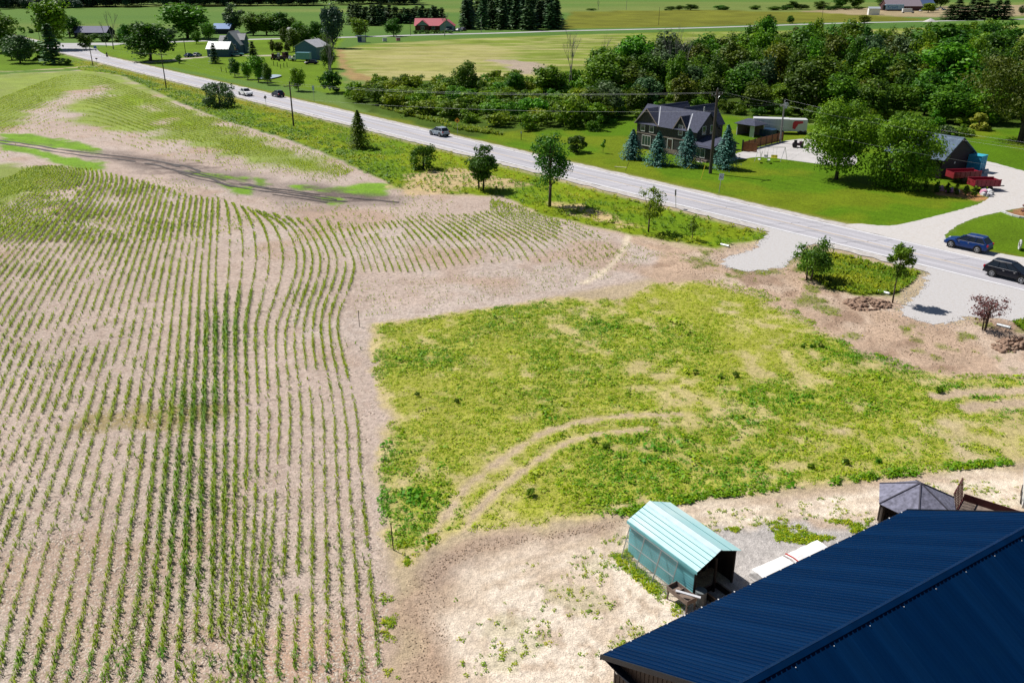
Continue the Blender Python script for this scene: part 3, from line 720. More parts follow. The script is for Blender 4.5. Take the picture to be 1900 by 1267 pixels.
GUIDES = [
 [(-1500,1264),(-1250,1000),(-900,760),(-500,540),(-200,410),(0,338),(42,322),(40,312)],
 [(-900,1264),(-760,1060),(-560,860),(-300,620),(-120,480),(0,397),(60,345),(92,322),(78,311)],
 [(-470,1264),(-330,1060),(-190,860),(-110,720),(-60,620),(0,530),(59,455),(83,427),(104,398),(128,370),(152,339),(157,322),(150,311)],
 [(-40,1264),(0,1110),(33,998),(86,855),(104,806),(133,726),(149,676),(178,607),(201,536),(220,488),(237,446),(251,408),(263,375),(277,340)],
 [(227,1264),(253,1146),(273,981),(288,855),(301,749),(315,631),(322,565),(332,493),(341,446),(348,403),(355,365)],
 [(391,1264),(395,1080),(398,860),(400,655),(400,517),(403,446),(405,370)],
 [(487,1264),(484,1212),(494,1130),(502,1031),(510,949),(515,855),(520,773),(516,702),(512,655),(513,607),(525,577),(537,545),(548,515),(552,480),(545,450),(530,425),(510,408),(488,397)],
 [(706,1264),(696,1163),(683,1024),(673,916),(667,855),(665,797),(656,738),(646,702),(634,655),(626,612),(628,584),(641,555),(655,519),(659,490),(646,460),(632,432),(627,415)]]
# carry the rows past the bottom of the frame
def extend(px):
    (a, b), (c, d) = px[0], px[1]; return [(a + (a - c) * 1.5, b + (b - d) * 1.5 if b + (b - d) * 1.5 > b else b + 200)] + px
MAIN = [guide(extend(g)) for g in GUIDES]
BLOCK_B = [guide(g) for g in ([(677,508),(665,469),(653,446),(641,420)], [(784,508),(766,466),(745,435),(725,412)], [(858,495),(835,460),(800,425),(770,400)],
           [(981,487),(960,453),(924,430),(870,400)], [(1066,498),(1040,466),(987,435),(908,392)], [(1150,475),(1092,427),(987,393),(908,372)])]
BLOCK_C = [guide(g) for g in ([(650,590),(800,574),(1000,543),(1110,525),(1180,500),(1230,472)], [(660,528),(800,518),(1000,503),(1100,490),(1150,470),(1170,455)])]
BLOCK_D = [guide(g) for g in ([(-300,300),(-60,215),(0,185),(60,160),(130,137),(190,142),(330,200),(480,250),(600,290),(660,315)],
           [(-300,380),(-60,285),(0,255),(80,215),(130,190),(180,195),(300,245),(450,285),(560,315),(640,328)],
           [(-300,420),(-60,310),(30,290),(110,262),(180,250),(280,285),(420,310),(540,325),(620,332)])]
def build_corn():
    rng = np.random.default_rng(4)
    bandL = GA([(280,1300),(310,1100),(335,980),(365,800),(392,690),(425,560)])
    P = []; T = []
    for blk, pitch, step in ((MAIN, .76, .13), (BLOCK_B, .76, .16), (BLOCK_C, .70, .2), (BLOCK_D, 1.05, .26)):
        for row in rows_between(blk, pitch):
            q = along(row, step, rng)
            if not len(q): continue
            keep = poly_sd(q[:, 0], q[:, 1], PW['corn']) > .4
            q = q[keep]
            x, y = q[:, 0], q[:, 1]
            dens = corn_density(x, y)
            mud = np.zeros(len(q))
            for k in ('muddy', 'gA1', 'gA2', 'gB3'): mud = np.maximum(mud, np.clip(poly_sd(x, y, PW[k]) + 1, 0, 1))
            dens = dens * (1 - .95 * mud)
            band = np.exp(-(line_d(x, y, bandL) / 2.5) ** 2) * np.clip(.45 + 1.1 * fbm(x, y, 5, 2, 95), 0, 1.1) * np.clip((y - 29) / 8, .35, 1)
            if blk is BLOCK_C: dens *= .55
            if blk is BLOCK_B: dens *= .55 + .45 * (fbm(x, y, 8, 2, 91) > .45)
            if blk is BLOCK_D: gsd = np.maximum.reduce([poly_sd(x, y, PW[k]) for k in ('dg1', 'dg2', 'dg3', 'dg4')]); dens = np.clip(.25 + .95 * np.clip((gsd + (fbm(x, y, 6, 2, 97) - .5) * 10) / 3, 0, 1), 0, 1) * (1 - mud)
            ok = rng.random(len(q)) < np.clip(dens + band, 0, 1)
            size = .38 + .36 * fbm(x, y, 6, 2, 23) + .38 * band
            if blk is BLOCK_C: size *= .62
            if blk is BLOCK_B: size *= .85
            if blk is BLOCK_D: size *= .95
            size *= .6 + .75 * rng.random(len(q))
            jit = rng.normal(0, .035, (len(q), 2))
            P.append(np.c_[x + jit[:, 0], y + jit[:, 1], size, np.clip(.68 - .5 * band + rng.normal(0, .22, len(q)) + (blk is BLOCK_D) * .2, 0, 1)][ok])
    # volunteers between the rows
    n = 900; v = GA([(rng.uniform(0, 700), rng.uniform(400, 1267)) for _ in range(n)])
    ok = (poly_sd(v[:, 0], v[:, 1], PW['corn']) > 1) & (fbm(v[:, 0], v[:, 1], 4, 2, 99) > .55)
    P.append(np.c_[v, rng.uniform(.3, .7, n), rng.uniform(0, .5, n)][ok])
    # thin late plants on the upper part of the field
    n = 15000; lo, hi = np.array([-55., 88.]), np.array([42., 178.]); v = lo + (hi - lo) * rng.random((n, 2))
    mud = np.zeros(n)
    for k in ('muddy', 'gA1', 'gA2', 'gB3'): mud = np.maximum(mud, np.clip(poly_sd(v[:, 0], v[:, 1], PW[k]) + .5, 0, 1))
    ok = (poly_sd(v[:, 0], v[:, 1], PW['corn']) > .6) & (rng.random(n) < np.clip((fbm(v[:, 0], v[:, 1], 7, 3, 98) - .42) * 5, .06, .9) * (1 - mud))
    P.append(np.c_[v, rng.uniform(.22, .55, n), rng.uniform(.3, 1, n)][ok])
    P = np.vstack(P)
    vis = (np.abs(np.arctan2(P[:, 0], P[:, 1])) < RAD(41)) & (P[:, 1] > 20)
    P = P[vis]
    z = height(P[:, 0], P[:, 1])
    # the 300 nearest in view stand as plants of their own
    cy = P[:, 1] * CP + CAM_H * SP; u = 950 + FPX * P[:, 0] / cy; vv = 633.5 - FPX * (P[:, 1] * SP - CAM_H * CP) / cy
    near = np.where((u > 5) & (u < 740) & (vv < 1262) & (vv > 900))[0]
    near = near[np.argsort(-vv[near])][:300]
    protos = [blade_plant(s, 7, .68, .31, .05, .75) for s in (1, 2, 3, 4)]
    mes = [raw_mesh("corn_plant", V, F, M_CORN, False, np.full(len(V), t)) for (V, F) in protos for t in (.25, .6)]
    for i in near:
        o = link_mesh("corn_plant", mes[int(rng.integers(len(mes)))], None, (P[i, 0], P[i, 1], z[i]), (0, 0, rng.uniform(0, 6.28)), float(P[i, 2]))
        tag(o, "young green corn plant in the nearest rows at the bottom left", "corn plant", "young corn plants in the nearest rows")
    rest = np.setdiff1d(np.arange(len(P)), near); R = P[rest]; zr = z[rest]
    grp = rng.integers(0, 4, len(R)); VV = []; FF = []; TT = []; o = 0
    far = R[:, 1] > 95
    protoF = [flat_plant(s + 20, 4, .58, .36, .17) for s in range(4)]; protoM = [blade_plant(s + 30, 5, .66, .31, .065, .75) for s in range(4)]; mid = (R[:, 1] > 56) & ~far
    for g in range(4):
        for fm, pr in ((~far & ~mid, protos), (mid, protoM), (far, protoF)):
            k = (grp == g) & fm
            if not k.any(): continue
            V, F, T = tri_soup(*pr[g], np.c_[R[k, :2], zr[k]], rng.uniform(0, 6.28, k.sum()), R[k, 2], R[k, 3])
            VV.append(V); FF.append(F + o); TT.append(T); o += len(V)
    ob = link_mesh("corn_rows", raw_mesh("corn_rows", np.vstack(VV), np.vstack(FF), M_CORN, False, np.concatenate(TT)))
    tag(ob, "curving rows of young corn across the pale soil", "corn", None, "stuff")
    return len(P)
print("corn", build_corn())

def flat_mask2(q):
    k = np.ones(len(q), bool)
    for P in DRIVE.values(): k &= poly_sd(q[:, 0], q[:, 1], P) < -.15
    return k
def scatter(n, px_poly, rng, dens=None, pad=0.0):
    """n random points in the ground polygon, thinned by dens(x, y)"""
    Pw = PW[px_poly] if isinstance(px_poly, str) else GA(px_poly)
    lo, hi = Pw.min(0), Pw.max(0)
    q = lo + (hi - lo) * rng.random((n, 2))
    k = poly_sd(q[:, 0], q[:, 1], Pw) > pad
    q = q[k]
    if dens is not None: q = q[rng.random(len(q)) < dens(q[:, 0], q[:, 1])]
    q = q[flat_mask2(q)]
    k = (np.abs(np.arctan2(q[:, 0], q[:, 1])) < RAD(41)) & (q[:, 1] > 22)
    return q[k]
def cover(name, label, cat, q, protos, size, tint, m, rng, zs=None):
    VV = []; FF = []; TT = []; o = 0; z = height(q[:, 0], q[:, 1]); grp = rng.integers(0, len(protos), len(q))
    for g in range(len(protos)):
        k = grp == g
        if not k.any(): continue
        V, F, T = tri_soup(*protos[g], np.c_[q[k], z[k]], rng.uniform(0, 6.28, k.sum()), size[k], tint[k])
        VV.append(V); FF.append(F + o); TT.append(T); o += len(V)
    ob = link_mesh(name, raw_mesh(name, np.vstack(VV), np.vstack(FF), m, False, np.concatenate(TT)))
    return tag(ob, label, cat, None, "stuff")
rng = np.random.default_rng(7)
q = scatter(94000, 'weeds', rng, weed_density)
lush = fbm(q[:, 0], q[:, 1], 7, 3, 111)
tn = np.clip(.80 - (lush - .42) * 1.8 + rng.normal(0, .26, len(q)), 0, 1)
sz = (.36 + .7 * np.clip(lush - .2, 0, 1)) * rng.lognormal(0, .42, len(q))
cover("weeds", "yellow-green weeds covering the field beside the corn", "weeds", q, [bushy_plant(s) for s in range(6)], sz, tn, M_WEED, rng)
# weeds in the yard, along the shed, on the gravel and in the dirt
q1 = scatter(26000, 'yardcore', rng, lambda x, y: np.clip((fbm(x, y, 3.1, 3, 79) - .50) * 4, 0, .5) * np.clip((fbm(x, y, .7, 2, 122) - .42) * 5, 0, 1) + .004)
q2 = scatter(9000, [(1190,1015),(1130,1025),(1150,1050),(1262,1148),(1275,1125),(1170,1040)], rng, lambda x, y: np.clip((fbm(x, y, .9, 2, 123) - .25) * 3, 0, 1) * .30)
q3 = scatter(9000, [(1320,985),(1430,968),(1620,962),(1600,985),(1500,1010),(1420,1000),(1350,992)], rng, lambda x, y: np.clip((fbm(x, y, 1.5, 2, 124) - .45) * 5, 0, 1) * .55)
q4 = scatter(16000, 'dirt', rng, lambda x, y: np.clip((fbm(x, y, 2.4, 3, 49) - .60) * 6, 0, .9))
q5 = scatter(5000, [(1740,955),(1860,945),(1880,965),(1760,965)], rng, lambda x, y: .12 + 0 * x)
q6 = scatter(700, [(704,1100),(734,1110),(738,1267),(716,1267)], rng, lambda x, y: np.clip((fbm(x, y, 1.0, 2, 125) - .45) * 5, 0, 1))
q7 = scatter(2500, [(740,1010),(810,990),(790,1025),(755,1050)], rng, lambda x, y: np.clip((fbm(x, y, 1.2, 2, 126) - .3) * 4, 0, 1))
q = np.vstack([q1, q2, q3, q4, q5, q6, q7])
cover("yard_weeds", "scattered low weeds on the bare dirt yard", "weeds", q, [bushy_plant(s + 40, 9, .17, .14, .05) for s in range(5)], rng.uniform(.4, 1.1, len(q)), np.clip(rng.normal(.35, .28, len(q)), 0, 1), M_WEED, rng)
# long grass on the verges
def vd(x, y):
    s, t = road_st(x, y); return np.clip((np.minimum(np.abs(t + 1.9), 3)) / 1.0, 0, 1) * np.clip(260 / (y + 1e-6), .25, 1) * (t < -1.9)
q = scatter(60000, 'vergenear', rng, vd)
qa = scatter(2200, 'patch', rng); qb = scatter(2500, 'verge4', rng)
q = np.vstack([q, qa, qb]); rng.shuffle(q); q = q[:7500]
lush = fbm(q[:, 0], q[:, 1], 5, 3, 62)
st_, tt_ = road_st(q[:, 0], q[:, 1])
tn = np.clip(.45 - (lush - .5) * 2.5 + rng.normal(0, .22, len(q)) + .35 * (tt_ > -4.5) - .2 * (tt_ < -7.5), 0, 1)
cover("verge_grass", "long uncut grass on the verge between corn field and road", "grass", q, [flat_plant(s + 60, 6, .34, .36, .16) for s in range(5)], rng.uniform(.6, 1.2, len(q)), tn, M_GRASS, rng)
def fvd(x, y):
    s, t = road_st(x, y); return np.clip((t - 9.5) / 2, 0, 1) * np.clip((17 - t) / 3, 0, 1) * (s < 20) * np.clip((fbm(x, y, 6, 3, 133) - .15) * 3, 0, 1)
q = scatter(60000, [(640,170),(700,200),(850,240),(1000,262),(1170,240),(1090,228),(900,225),(760,205),(690,180)], rng, fvd)
cover("ditch_grass", "dark tall grass in the ditch in front of the bushes", "grass", q, [blade_plant(s + 80, 6, .7, .4, .13, .4) for s in range(4)], rng.uniform(.7, 1.4, len(q)), np.clip(rng.normal(.05, .2, len(q)), 0, 1), M_GRASS, rng)
# rank weeds between corn and verge
q = scatter(30000, [(165,128),(240,136),(420,200),(540,240),(640,275),(720,310),(730,345),(690,326),(640,300),(540,262),(420,226),(330,190),(230,142)], rng, lambda x, y: np.clip((fbm(x, y, 4, 3, 131) - .3) * 3, 0, 1))
cover("rank_weeds", "bright rank weeds edging the corn below the verge", "weeds", q, [bushy_plant(s + 90, 9, .40, .45, .17) for s in range(5)], rng.uniform(.6, 1.35, len(q)), np.clip(rng.normal(.40, .25, len(q)), 0, 1), M_HEDGE, rng)
# dark weed line along the field edge above the lane
q = scatter(14000, [(1130,950),(1300,915),(1500,893),(1700,868),(1960,842),(1960,852),(1700,882),(1500,906),(1300,927),(1160,958)], rng, lambda x, y: np.clip((fbm(x, y, 2, 2, 132) - .38) * 3, 0, .8))
cover("edge_weeds", "dark taller weeds along the lane edge of the weed field", "weeds", q, [bushy_plant(s + 120, 11, .2, .34, .075) for s in range(5)], rng.uniform(.5, 1.3, len(q)), np.clip(rng.normal(.22, .2, len(q)), 0, 1), M_WEED, rng)
# clods of earth (dirt heaps and the rough lip of the lane)
M_CLOD = mat("clod_earth", (.30, .20, .145), .95, var=.3, size=.3, bump=.04, bsize=.1)
M_CLOD2 = mat("pale_clod", (.42, .31, .22), .95, var=.3, size=.3, bump=.04, bsize=.1)
def rock_proto(seed):
    r = random.Random(seed); V = []
    for z, k in ((-.3, .7), (.15, 1.0), (.55, .55)):
        for i in range(5):
            a = i * 1.2566 + r.uniform(-.3, .3); d = k * r.uniform(.65, 1.1); V.append((d * math.cos(a), d * math.sin(a), z * r.uniform(.8, 1.2)))
    V.append((0, 0, .8)); F = []
    for L in (0, 5):
        for i in range(5): a, b = L + i, L + (i + 1) % 5; F += [(a, b, b + 5), (a, b + 5, a + 5)]
    for i in range(5): F.append((10 + i, 10 + (i + 1) % 5, 15))
    return np.array(V), np.array(F)
RP_ = [rock_proto(s) for s in range(4)]
def heap(name, label, px, n, smin, smax, hmax, m, seed, cat="dirt heap", kind=None):
    rg = np.random.default_rng(seed); Pw = GA(px); lo, hi = Pw.min(0), Pw.max(0); q = lo + (hi - lo) * rg.random((n, 2))
    sd = poly_sd(q[:, 0], q[:, 1], Pw); k = (sd > 0) & flat_mask2(q); q = q[k]; sd = sd[k]
    z = height(q[:, 0], q[:, 1]) + hmax * np.clip(sd / max(sd.max(), .01), 0, 1) * rg.uniform(.2, 1, len(q))
    V = []; F = []; o = 0; g = rg.integers(0, 4, len(q)); s = rg.uniform(smin, smax, len(q)) ** 1.0
    for k in range(4):
        w = g == k
        if not w.any(): continue
        a, b, _ = tri_soup(*RP_[k], np.c_[q[w], z[w]], rg.uniform(0, 6.28, w.sum()), s[w], np.zeros(w.sum())); V.append(a); F.append(b + o); o += len(a)
    ob = link_mesh(name, raw_mesh(name, np.vstack(V), np.vstack(F), m)); return tag(ob, label, cat, None, kind)
heap("dirt_heap", "heap of brown clods under the slender tree", [(1560,560),(1600,552),(1655,562),(1650,574),(1590,578)], 260, .09, .3, .35, M_CLOD, 1)
heap("dirt_heap", "dark heap of roots and clods at the right edge below the reddish shrub", [(1838,640),(1870,625),(1925,632),(1925,652),(1850,655)], 200, .1, .32, .45, M_CLOD, 2)
heap("clods", "loose clods along the upper lip of the dirt yard", [(770,1090),(800,1040),(880,1000),(1000,988),(1160,962),(1165,975),(1000,1005),(900,1020),(820,1060),(790,1100)], 2600, .015, .06, .02, M_CLOD2, 3, "clods", "stuff")
heap("clods", "loose clods scattered over the churned dirt near the gravel entrances", [(1230,470),(1340,466),(1480,505),(1560,540),(1745,610),(1800,600),(1900,640),(1760,690),(1560,620),(1400,545),(1250,510)], 6500, .015, .075, .03, M_CLOD2, 4, "clods", "stuff")

# gravel spilt round the two field entrances
M_STONE2 = mat("loose_gravel", (.46, .44, .43), .9, var=.3, size=.1)
for key, lab in (('apronA', "loose gravel spilt round the left field entrance"), ('apronB', "loose gravel spilt round the right field entrance")):
    rg = np.random.default_rng(17); P = DRIVE[key]; lo, hi = P.min(0) - 2, P.max(0) + 2; q = lo + (hi - lo) * rg.random((9000, 2)); sd = poly_sd(q[:, 0], q[:, 1], P)
    s_, t_ = road_st(q[:, 0], q[:, 1]); k = (t_ < -1.8) & (sd < .5) & (rg.random(len(q)) < np.exp(-np.abs(sd) / .55)); q = q[k]
    V, F, _ = tri_soup(*RP_[0], np.c_[q, height(q[:, 0], q[:, 1]) + .02], rg.uniform(0, 6, len(q)), rg.uniform(.02, .07, len(q)), np.zeros(len(q)))
    tag(link_mesh("loose_gravel", raw_mesh("loose_gravel", V, F, M_STONE2)), lab, "gravel", None, "stuff")
# small clods and straw bits lying over the corn field soil
rg = np.random.default_rng(23)
uv = np.c_[rg.uniform(0, 720, 34000), 420 + 860 * rg.random(34000) ** .75]
q = np.array([G(u, v)[:2] for u, v in uv]); q = q[poly_sd(q[:, 0], q[:, 1], PW['corn']) > .3]
pv = np.array([(-1, -.7, 0), (1, -.6, 0), (.8, .8, 0), (-.7, .7, 0), (.1, 0, .85)]); pf = np.array([(0, 1, 4), (1, 2, 4), (2, 3, 4), (3, 0, 4)])
V, F, T = tri_soup(pv, pf, np.c_[q, height(q[:, 0], q[:, 1])], rg.uniform(0, 6, len(q)), rg.uniform(.025, .075, len(q)) ** 1.0, rg.random(len(q)))
M_SOILC = leaf_mat("soil_clod", (.25, .18, .15), (.61, .50, .43), .0, 0)
tag(link_mesh("soil_clods", raw_mesh("soil_clods", V, F, M_SOILC, False, T)), "small clods and straw bits littering the corn field soil", "clods", None, "stuff")

heap("clods", "brown clods between the corn rows and the pale yard", [(735,1110),(770,1060),(830,1100),(836,1180),(812,1290),(738,1290)], 700, .012, .045, .03, M_CLOD2, 6, "clods", "stuff")

# ================================================================== NEAR BUILDINGS
M_BARN = mat("navy_roof_steel", (.0004, .0155, .060), .45, 0, .14, .5, spec=.05, stretch=(1, .12, 1), dirt=(.002, .020, .058), dirt_amt=.35)
M_BARNW = mat("brown_wall_steel", (.045, .028, .025), .5, .2, .12, .8)
M_TRIM = mat("dark_trim", (.014, .016, .024), .5, .1)
M_CLIP = mat("white_plastic", (.8, .8, .8), .5)
M_TEAL = mat("teal_roof_steel", (.42, .68, .71), .4, 0, .08, 1.2, dirt=(.66, .82, .82), dirt_amt=.9, stretch=(.25, 1, 1), bump=.02, bsize=.4)
M_TEALW = mat("teal_wall_steel", (.20, .55, .62), .5, .15, .15, .8, dirt=(.05, .22, .25), dirt_amt=.5)
M_RIDGE = mat("pale_ridge_sheet", (.42, .60, .66), .4, 0, .12, .5)
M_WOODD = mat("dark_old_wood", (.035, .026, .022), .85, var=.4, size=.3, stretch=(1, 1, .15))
M_WOODG = mat("grey_wood", (.22, .17, .14), .85, var=.3, size=.3)
M_GALV = mat("galvanised_steel", (.42, .45, .47), .45, .5, .1)
M_TARP = mat("white_tarp", (.85, .83, .82), .6, var=.06, size=.6, bump=.06, bsize=.5)
M_STRAP = mat("red_strap", (.55, .06, .05), .6)
M_BLACK = mat("black_plastic", (.012, .012, .014), .5)

def ribbed_sheet(L, w, rib=.034, n=4, t=.012, m=None, name="roof_panel"):
    """one metal sheet: width w along x (n ribs), length L along y, in the xy plane"""
    V = []; F = []; prof = [(0, 0)]
    for i in range(n):
        c = (i + .5) * w / n; prof += [(c - .035, 0), (c - .018, rib), (c + .018, rib), (c + .035, 0)]
    prof.append((w - .006, 0))
    for x, z in prof: V += [(x, 0, z), (x, L, z)]
    for i in range(len(prof) - 1): F.append((2 * i, 2 * i + 2, 2 * i + 3, 2 * i + 1))
    k = len(V); V += [(0, 0, -t), (w - .006, 0, -t), (w - .006, L, -t), (0, L, -t)]
    F += [(k, k + 3, k + 2, k + 1), (k, k + 1, len(prof) * 2 - 2, 0)]
    return raw_mesh(name, V, F, m)
# ---- big navy barn, lower right
HE, RISE = 4.0, 3.4
A = G(1117, 1215, HE); B = G(1683, 946, HE); BD = (B - A).normalized(); BL = (B - A).length
HALF = 6.2; bang = math.atan2(BD.y, BD.x)
barn = thing("barn", "large navy-roofed metal barn filling the lower right corner", "barn", (A.x, A.y, 0), bang)
# local: x along the eave (0..BL), y = -HALF*2..0 (ridge at y=-HALF), eave wall at y=0
slope = math.hypot(HALF, RISE); pit = math.atan2(RISE, HALF)
npan = int(round(BL / .914)); pw = BL / npan
pm = ribbed_sheet(slope + .02, pw, m=M_BARN)
pm_b = ribbed_sheet(slope + .02, pw, m=mat("navy_roof_steel_faded", (.0007, .0185, .068), .5, 0, .16, .5, spec=.06, stretch=(1, .12, 1)))
for i in range(npan):
    link_mesh("roof_panel", pm_b if (i * 7) % 5 < 2 else pm, barn, (BL - i * pw, 0, HE), (pit, 0, math.pi))
    link_mesh("roof_panel", pm_b if (i * 3) % 7 < 2 else pm, barn, (i * pw, -2 * HALF, HE), (pit, 0, 0))
mb = MB()
for sgn in (1, -1):
    mb.slab([(-.04, -HALF, HE + RISE + .055), (-.04, -HALF + sgn * .17, HE + RISE - .046), (BL + .04, -HALF + sgn * .17, HE + RISE - .046), (BL + .04, -HALF, HE + RISE + .055)][::sgn], .015)
mb.build("ridge_cap", M_BARN, barn)
for x in (-.06, BL + .01):
    mb = MB()
    for s in (0, -2 * HALF):
        a = Vector((x + .025, s, HE - .06)); b = Vector((x + .025, -HALF, HE + RISE - .06)); mb.beam(a, b, .05, .2)
    mb.build("rake_trim", M_TRIM, barn)
MB().box(-.05, BL + .05, .005, .06, HE - .22, HE - .02).build("eave_trim", M_TRIM, barn)
clip = MB().box(-.022, .022, -.02, .04, 0, .03).mesh("eave_clip", M_CLIP)
for i in range(npan): link_mesh("eave_clip", clip, barn, ((i + .5) * pw, -.03, HE + .036))
clip2 = MB().box(-.012, .012, -.012, .012, 0, .015).mesh("ridge_clip", M_CLIP)
for i in range(1, npan, 2): link_mesh("ridge_clip", clip2, barn, (i * pw, -HALF - .3, HE + RISE - .125))
# walls: set in under the eaves
IN = .35
MB().box(IN, BL - IN, -IN - .02, -IN, 0, HE - .15).build("side_wall", M_BARNW, barn)
MB().box(IN, BL - IN, -2 * HALF + IN, -2 * HALF + IN + .02, 0, HE - .15).build("side_wall", M_BARNW, barn)
for x in (IN, BL - IN - .02):
    gp = [(-IN, 0), (-IN, HE - .2), (-HALF, HE + RISE - .25), (-2 * HALF + IN, HE - .2), (-2 * HALF + IN, 0)]
    mb = MB(); n = len(gp); V = [(x, a, b) for a, b in gp] + [(x + .02, a, b) for a, b in gp]
    mb.add(V, [tuple(range(n)), tuple(range(2 * n - 1, n - 1, -1))] + [(i, n + i, n + (i + 1) % n, (i + 1) % n) for i in range(n)])
    mb.build("gable_wall", M_BARNW, barn)
rib = MB().box(-.02, 0, -.018, .018, 0, 1).mesh("siding_rib", M_BARNW)
k = 0
y = -IN - .1
while y > -2 * HALF + IN + .1:
    h = HE - .22 + RISE * (1 - abs(y + HALF) / HALF) - .05
    link_mesh("siding_rib", rib, barn, (IN, y, 0), None, (1, 1, h)); y -= .229
MB().box(.05, IN, -2 * HALF, 0, HE - .20, HE - .17).build("soffit", M_TRIM, barn)
MB().disc((IN - .06, -IN - .25, HE - .5), .07, (1, 0, 0), .1).build("wall_lamp", M_CLIP, barn)

# ---- teal shed
s_lb = G(1164, 965, 2.0); s_lf = G(1294, 1061, 2.0); sd_ = (s_lf - s_lb).normalized(); SL = (s_lf - s_lb).length
sang = math.atan2(sd_.y, sd_.x)            # local x from the back end to the open front end
s_rf = G(1378.8, 1023, 2.0); SWD = (s_rf - s_lf).length
shed = thing("shed", "old teal metal shed with a dark open front beside the yard", "shed", (s_lb.x, s_lb.y, 0), sang)
# local y: left wall at y=0, right wall at +SWD
SE, SR = 2.0, .62; hw = SWD / 2; sp_ = math.atan2(SR, hw); sl_ = math.hypot(hw, SR)
nst = 6
M_SEAM = mat("dark_seam", (.05, .20, .21), .7)  # dark teal bars along the joints of the roof sheets
for side in (0, 1):
    for i in range(nst):
        a, b = i / nst, (i + 1) / nst - .004
        ya, yb = a * hw, b * hw; za, zb = SE + a * SR, SE + b * SR
        if side: ya, yb = SWD - ya, SWD - yb
        mb = MB(); lift = .006
        P = [(0, ya, za + lift), (SL, ya, za + lift), (SL, yb, zb), (0, yb, zb)]
        if side: P.reverse()
        mb.slab(P, .012)
        rp = mb.build("roof_panel", M_TEAL, shed)
        if i and (side == 0 or i % 3 == 0): mb = MB(); mb.beam((0, ya, za + .012), (SL, ya, za + .012), .016, .028); mb.build("seam", M_SEAM, rp)
mb = MB()
mb.slab([(0, hw - .30, SE + SR - .10), (SL, hw - .30, SE + SR - .10), (SL, hw, SE + SR + .035), (0, hw, SE + SR + .035)], .012)
mb.slab([(0, hw, SE + SR + .035), (SL, hw, SE + SR + .035), (SL, hw + .12, SE + SR - .03), (0, hw + .12, SE + SR - .03)], .012)
mb.build("ridge_cap", M_RIDGE, shed)
MB().box(0, SL, -.03, -.008, SE - .16, SE - .008).build("fascia", M_TEALW, shed)
# lapped left wall boards and plain right and back walls
WI = .12
for i in range(13):
    z0 = i * .145; mb = MB()
    mb.slab([(.1, WI - .045, z0), (SL - .25, WI - .045, z0), (SL - .25, WI, z0 + .15), (.1, WI, z0 + .15)], .015)
    mb.build("siding_board", M_TEALW, shed)
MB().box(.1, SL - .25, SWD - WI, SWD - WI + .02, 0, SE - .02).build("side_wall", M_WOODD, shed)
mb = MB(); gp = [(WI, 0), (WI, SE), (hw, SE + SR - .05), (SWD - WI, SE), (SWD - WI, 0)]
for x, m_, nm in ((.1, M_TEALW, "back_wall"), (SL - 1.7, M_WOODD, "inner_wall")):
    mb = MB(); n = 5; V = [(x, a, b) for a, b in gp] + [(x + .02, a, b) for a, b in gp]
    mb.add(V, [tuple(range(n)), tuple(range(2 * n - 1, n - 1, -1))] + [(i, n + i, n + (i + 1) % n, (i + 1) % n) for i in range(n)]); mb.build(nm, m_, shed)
for i in range(9):
    yy = hw + .1 + i * (hw - .3) / 8
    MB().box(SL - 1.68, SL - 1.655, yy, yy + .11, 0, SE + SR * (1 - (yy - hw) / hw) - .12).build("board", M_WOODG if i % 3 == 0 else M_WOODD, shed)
for (x, yy) in ((SL - .3, WI), (SL - .3, SWD - WI - .1), (SL - .3, hw)):
    MB().box(x, x + .1, yy, yy + .1, 0, SE).build("post", M_WOODD, shed)
MB().box(SL - .55, SL - .25, WI - .02, WI + .005, 0, 1.0).build("corner_board", mat("weathered_board", (.30, .28, .27), .8, var=.2), shed)
def shed_pt(x, y, z): return shed.matrix_basis @ Vector((x, y, z))
# kennel panels leaning on the shed
def panel(w, h, label, x, lean):
    t = thing("gate_panel", label, "gate", shed_pt(x, -.05 - lean, .02), sang, "chain link gate panels leaning on the teal shed")
    mb = MB(); tl = Vector((0, lean + .03, h))
    for a, b in (((0, 0, 0), (w, 0, 0)), ((0, 0, 0), tl), ((w, 0, 0), tl + Vector((w, 0, 0))), (tl, tl + Vector((w, 0, 0))), (tl * .55, tl * .55 + Vector((w, 0, 0)))): mb.tube(a, b, .024, .024, 6)
    mb.build("frame", M_GALV, t)
    mb = MB(); k = int((w + h) / .16)
    for i in range(1, k):
        for sg in (1, -1):
            c = i * .16
            a0 = Vector((min(c, w), 0, max(0, c - w))); b0 = Vector((max(0, c - h), 0, min(c, h)))
            if sg < 0: a0.x = w - a0.x; b0.x = w - b0.x
            def L(v): q = tl * (v.z / h); return Vector((v.x, q.y, q.z))
            mb.beam(L(a0), L(b0), .007)
    mb.build("mesh", M_GALV, t)
panel(1.15, 1.75, "far end chain link panel leaning on the teal shed", .25, .45)
panel(1.2, 1.75, "middle chain link panel leaning on the teal shed", 1.42, .47)
panel(1.15, 1.75, "chain link panel beside the wooden trough", 2.65, .45)
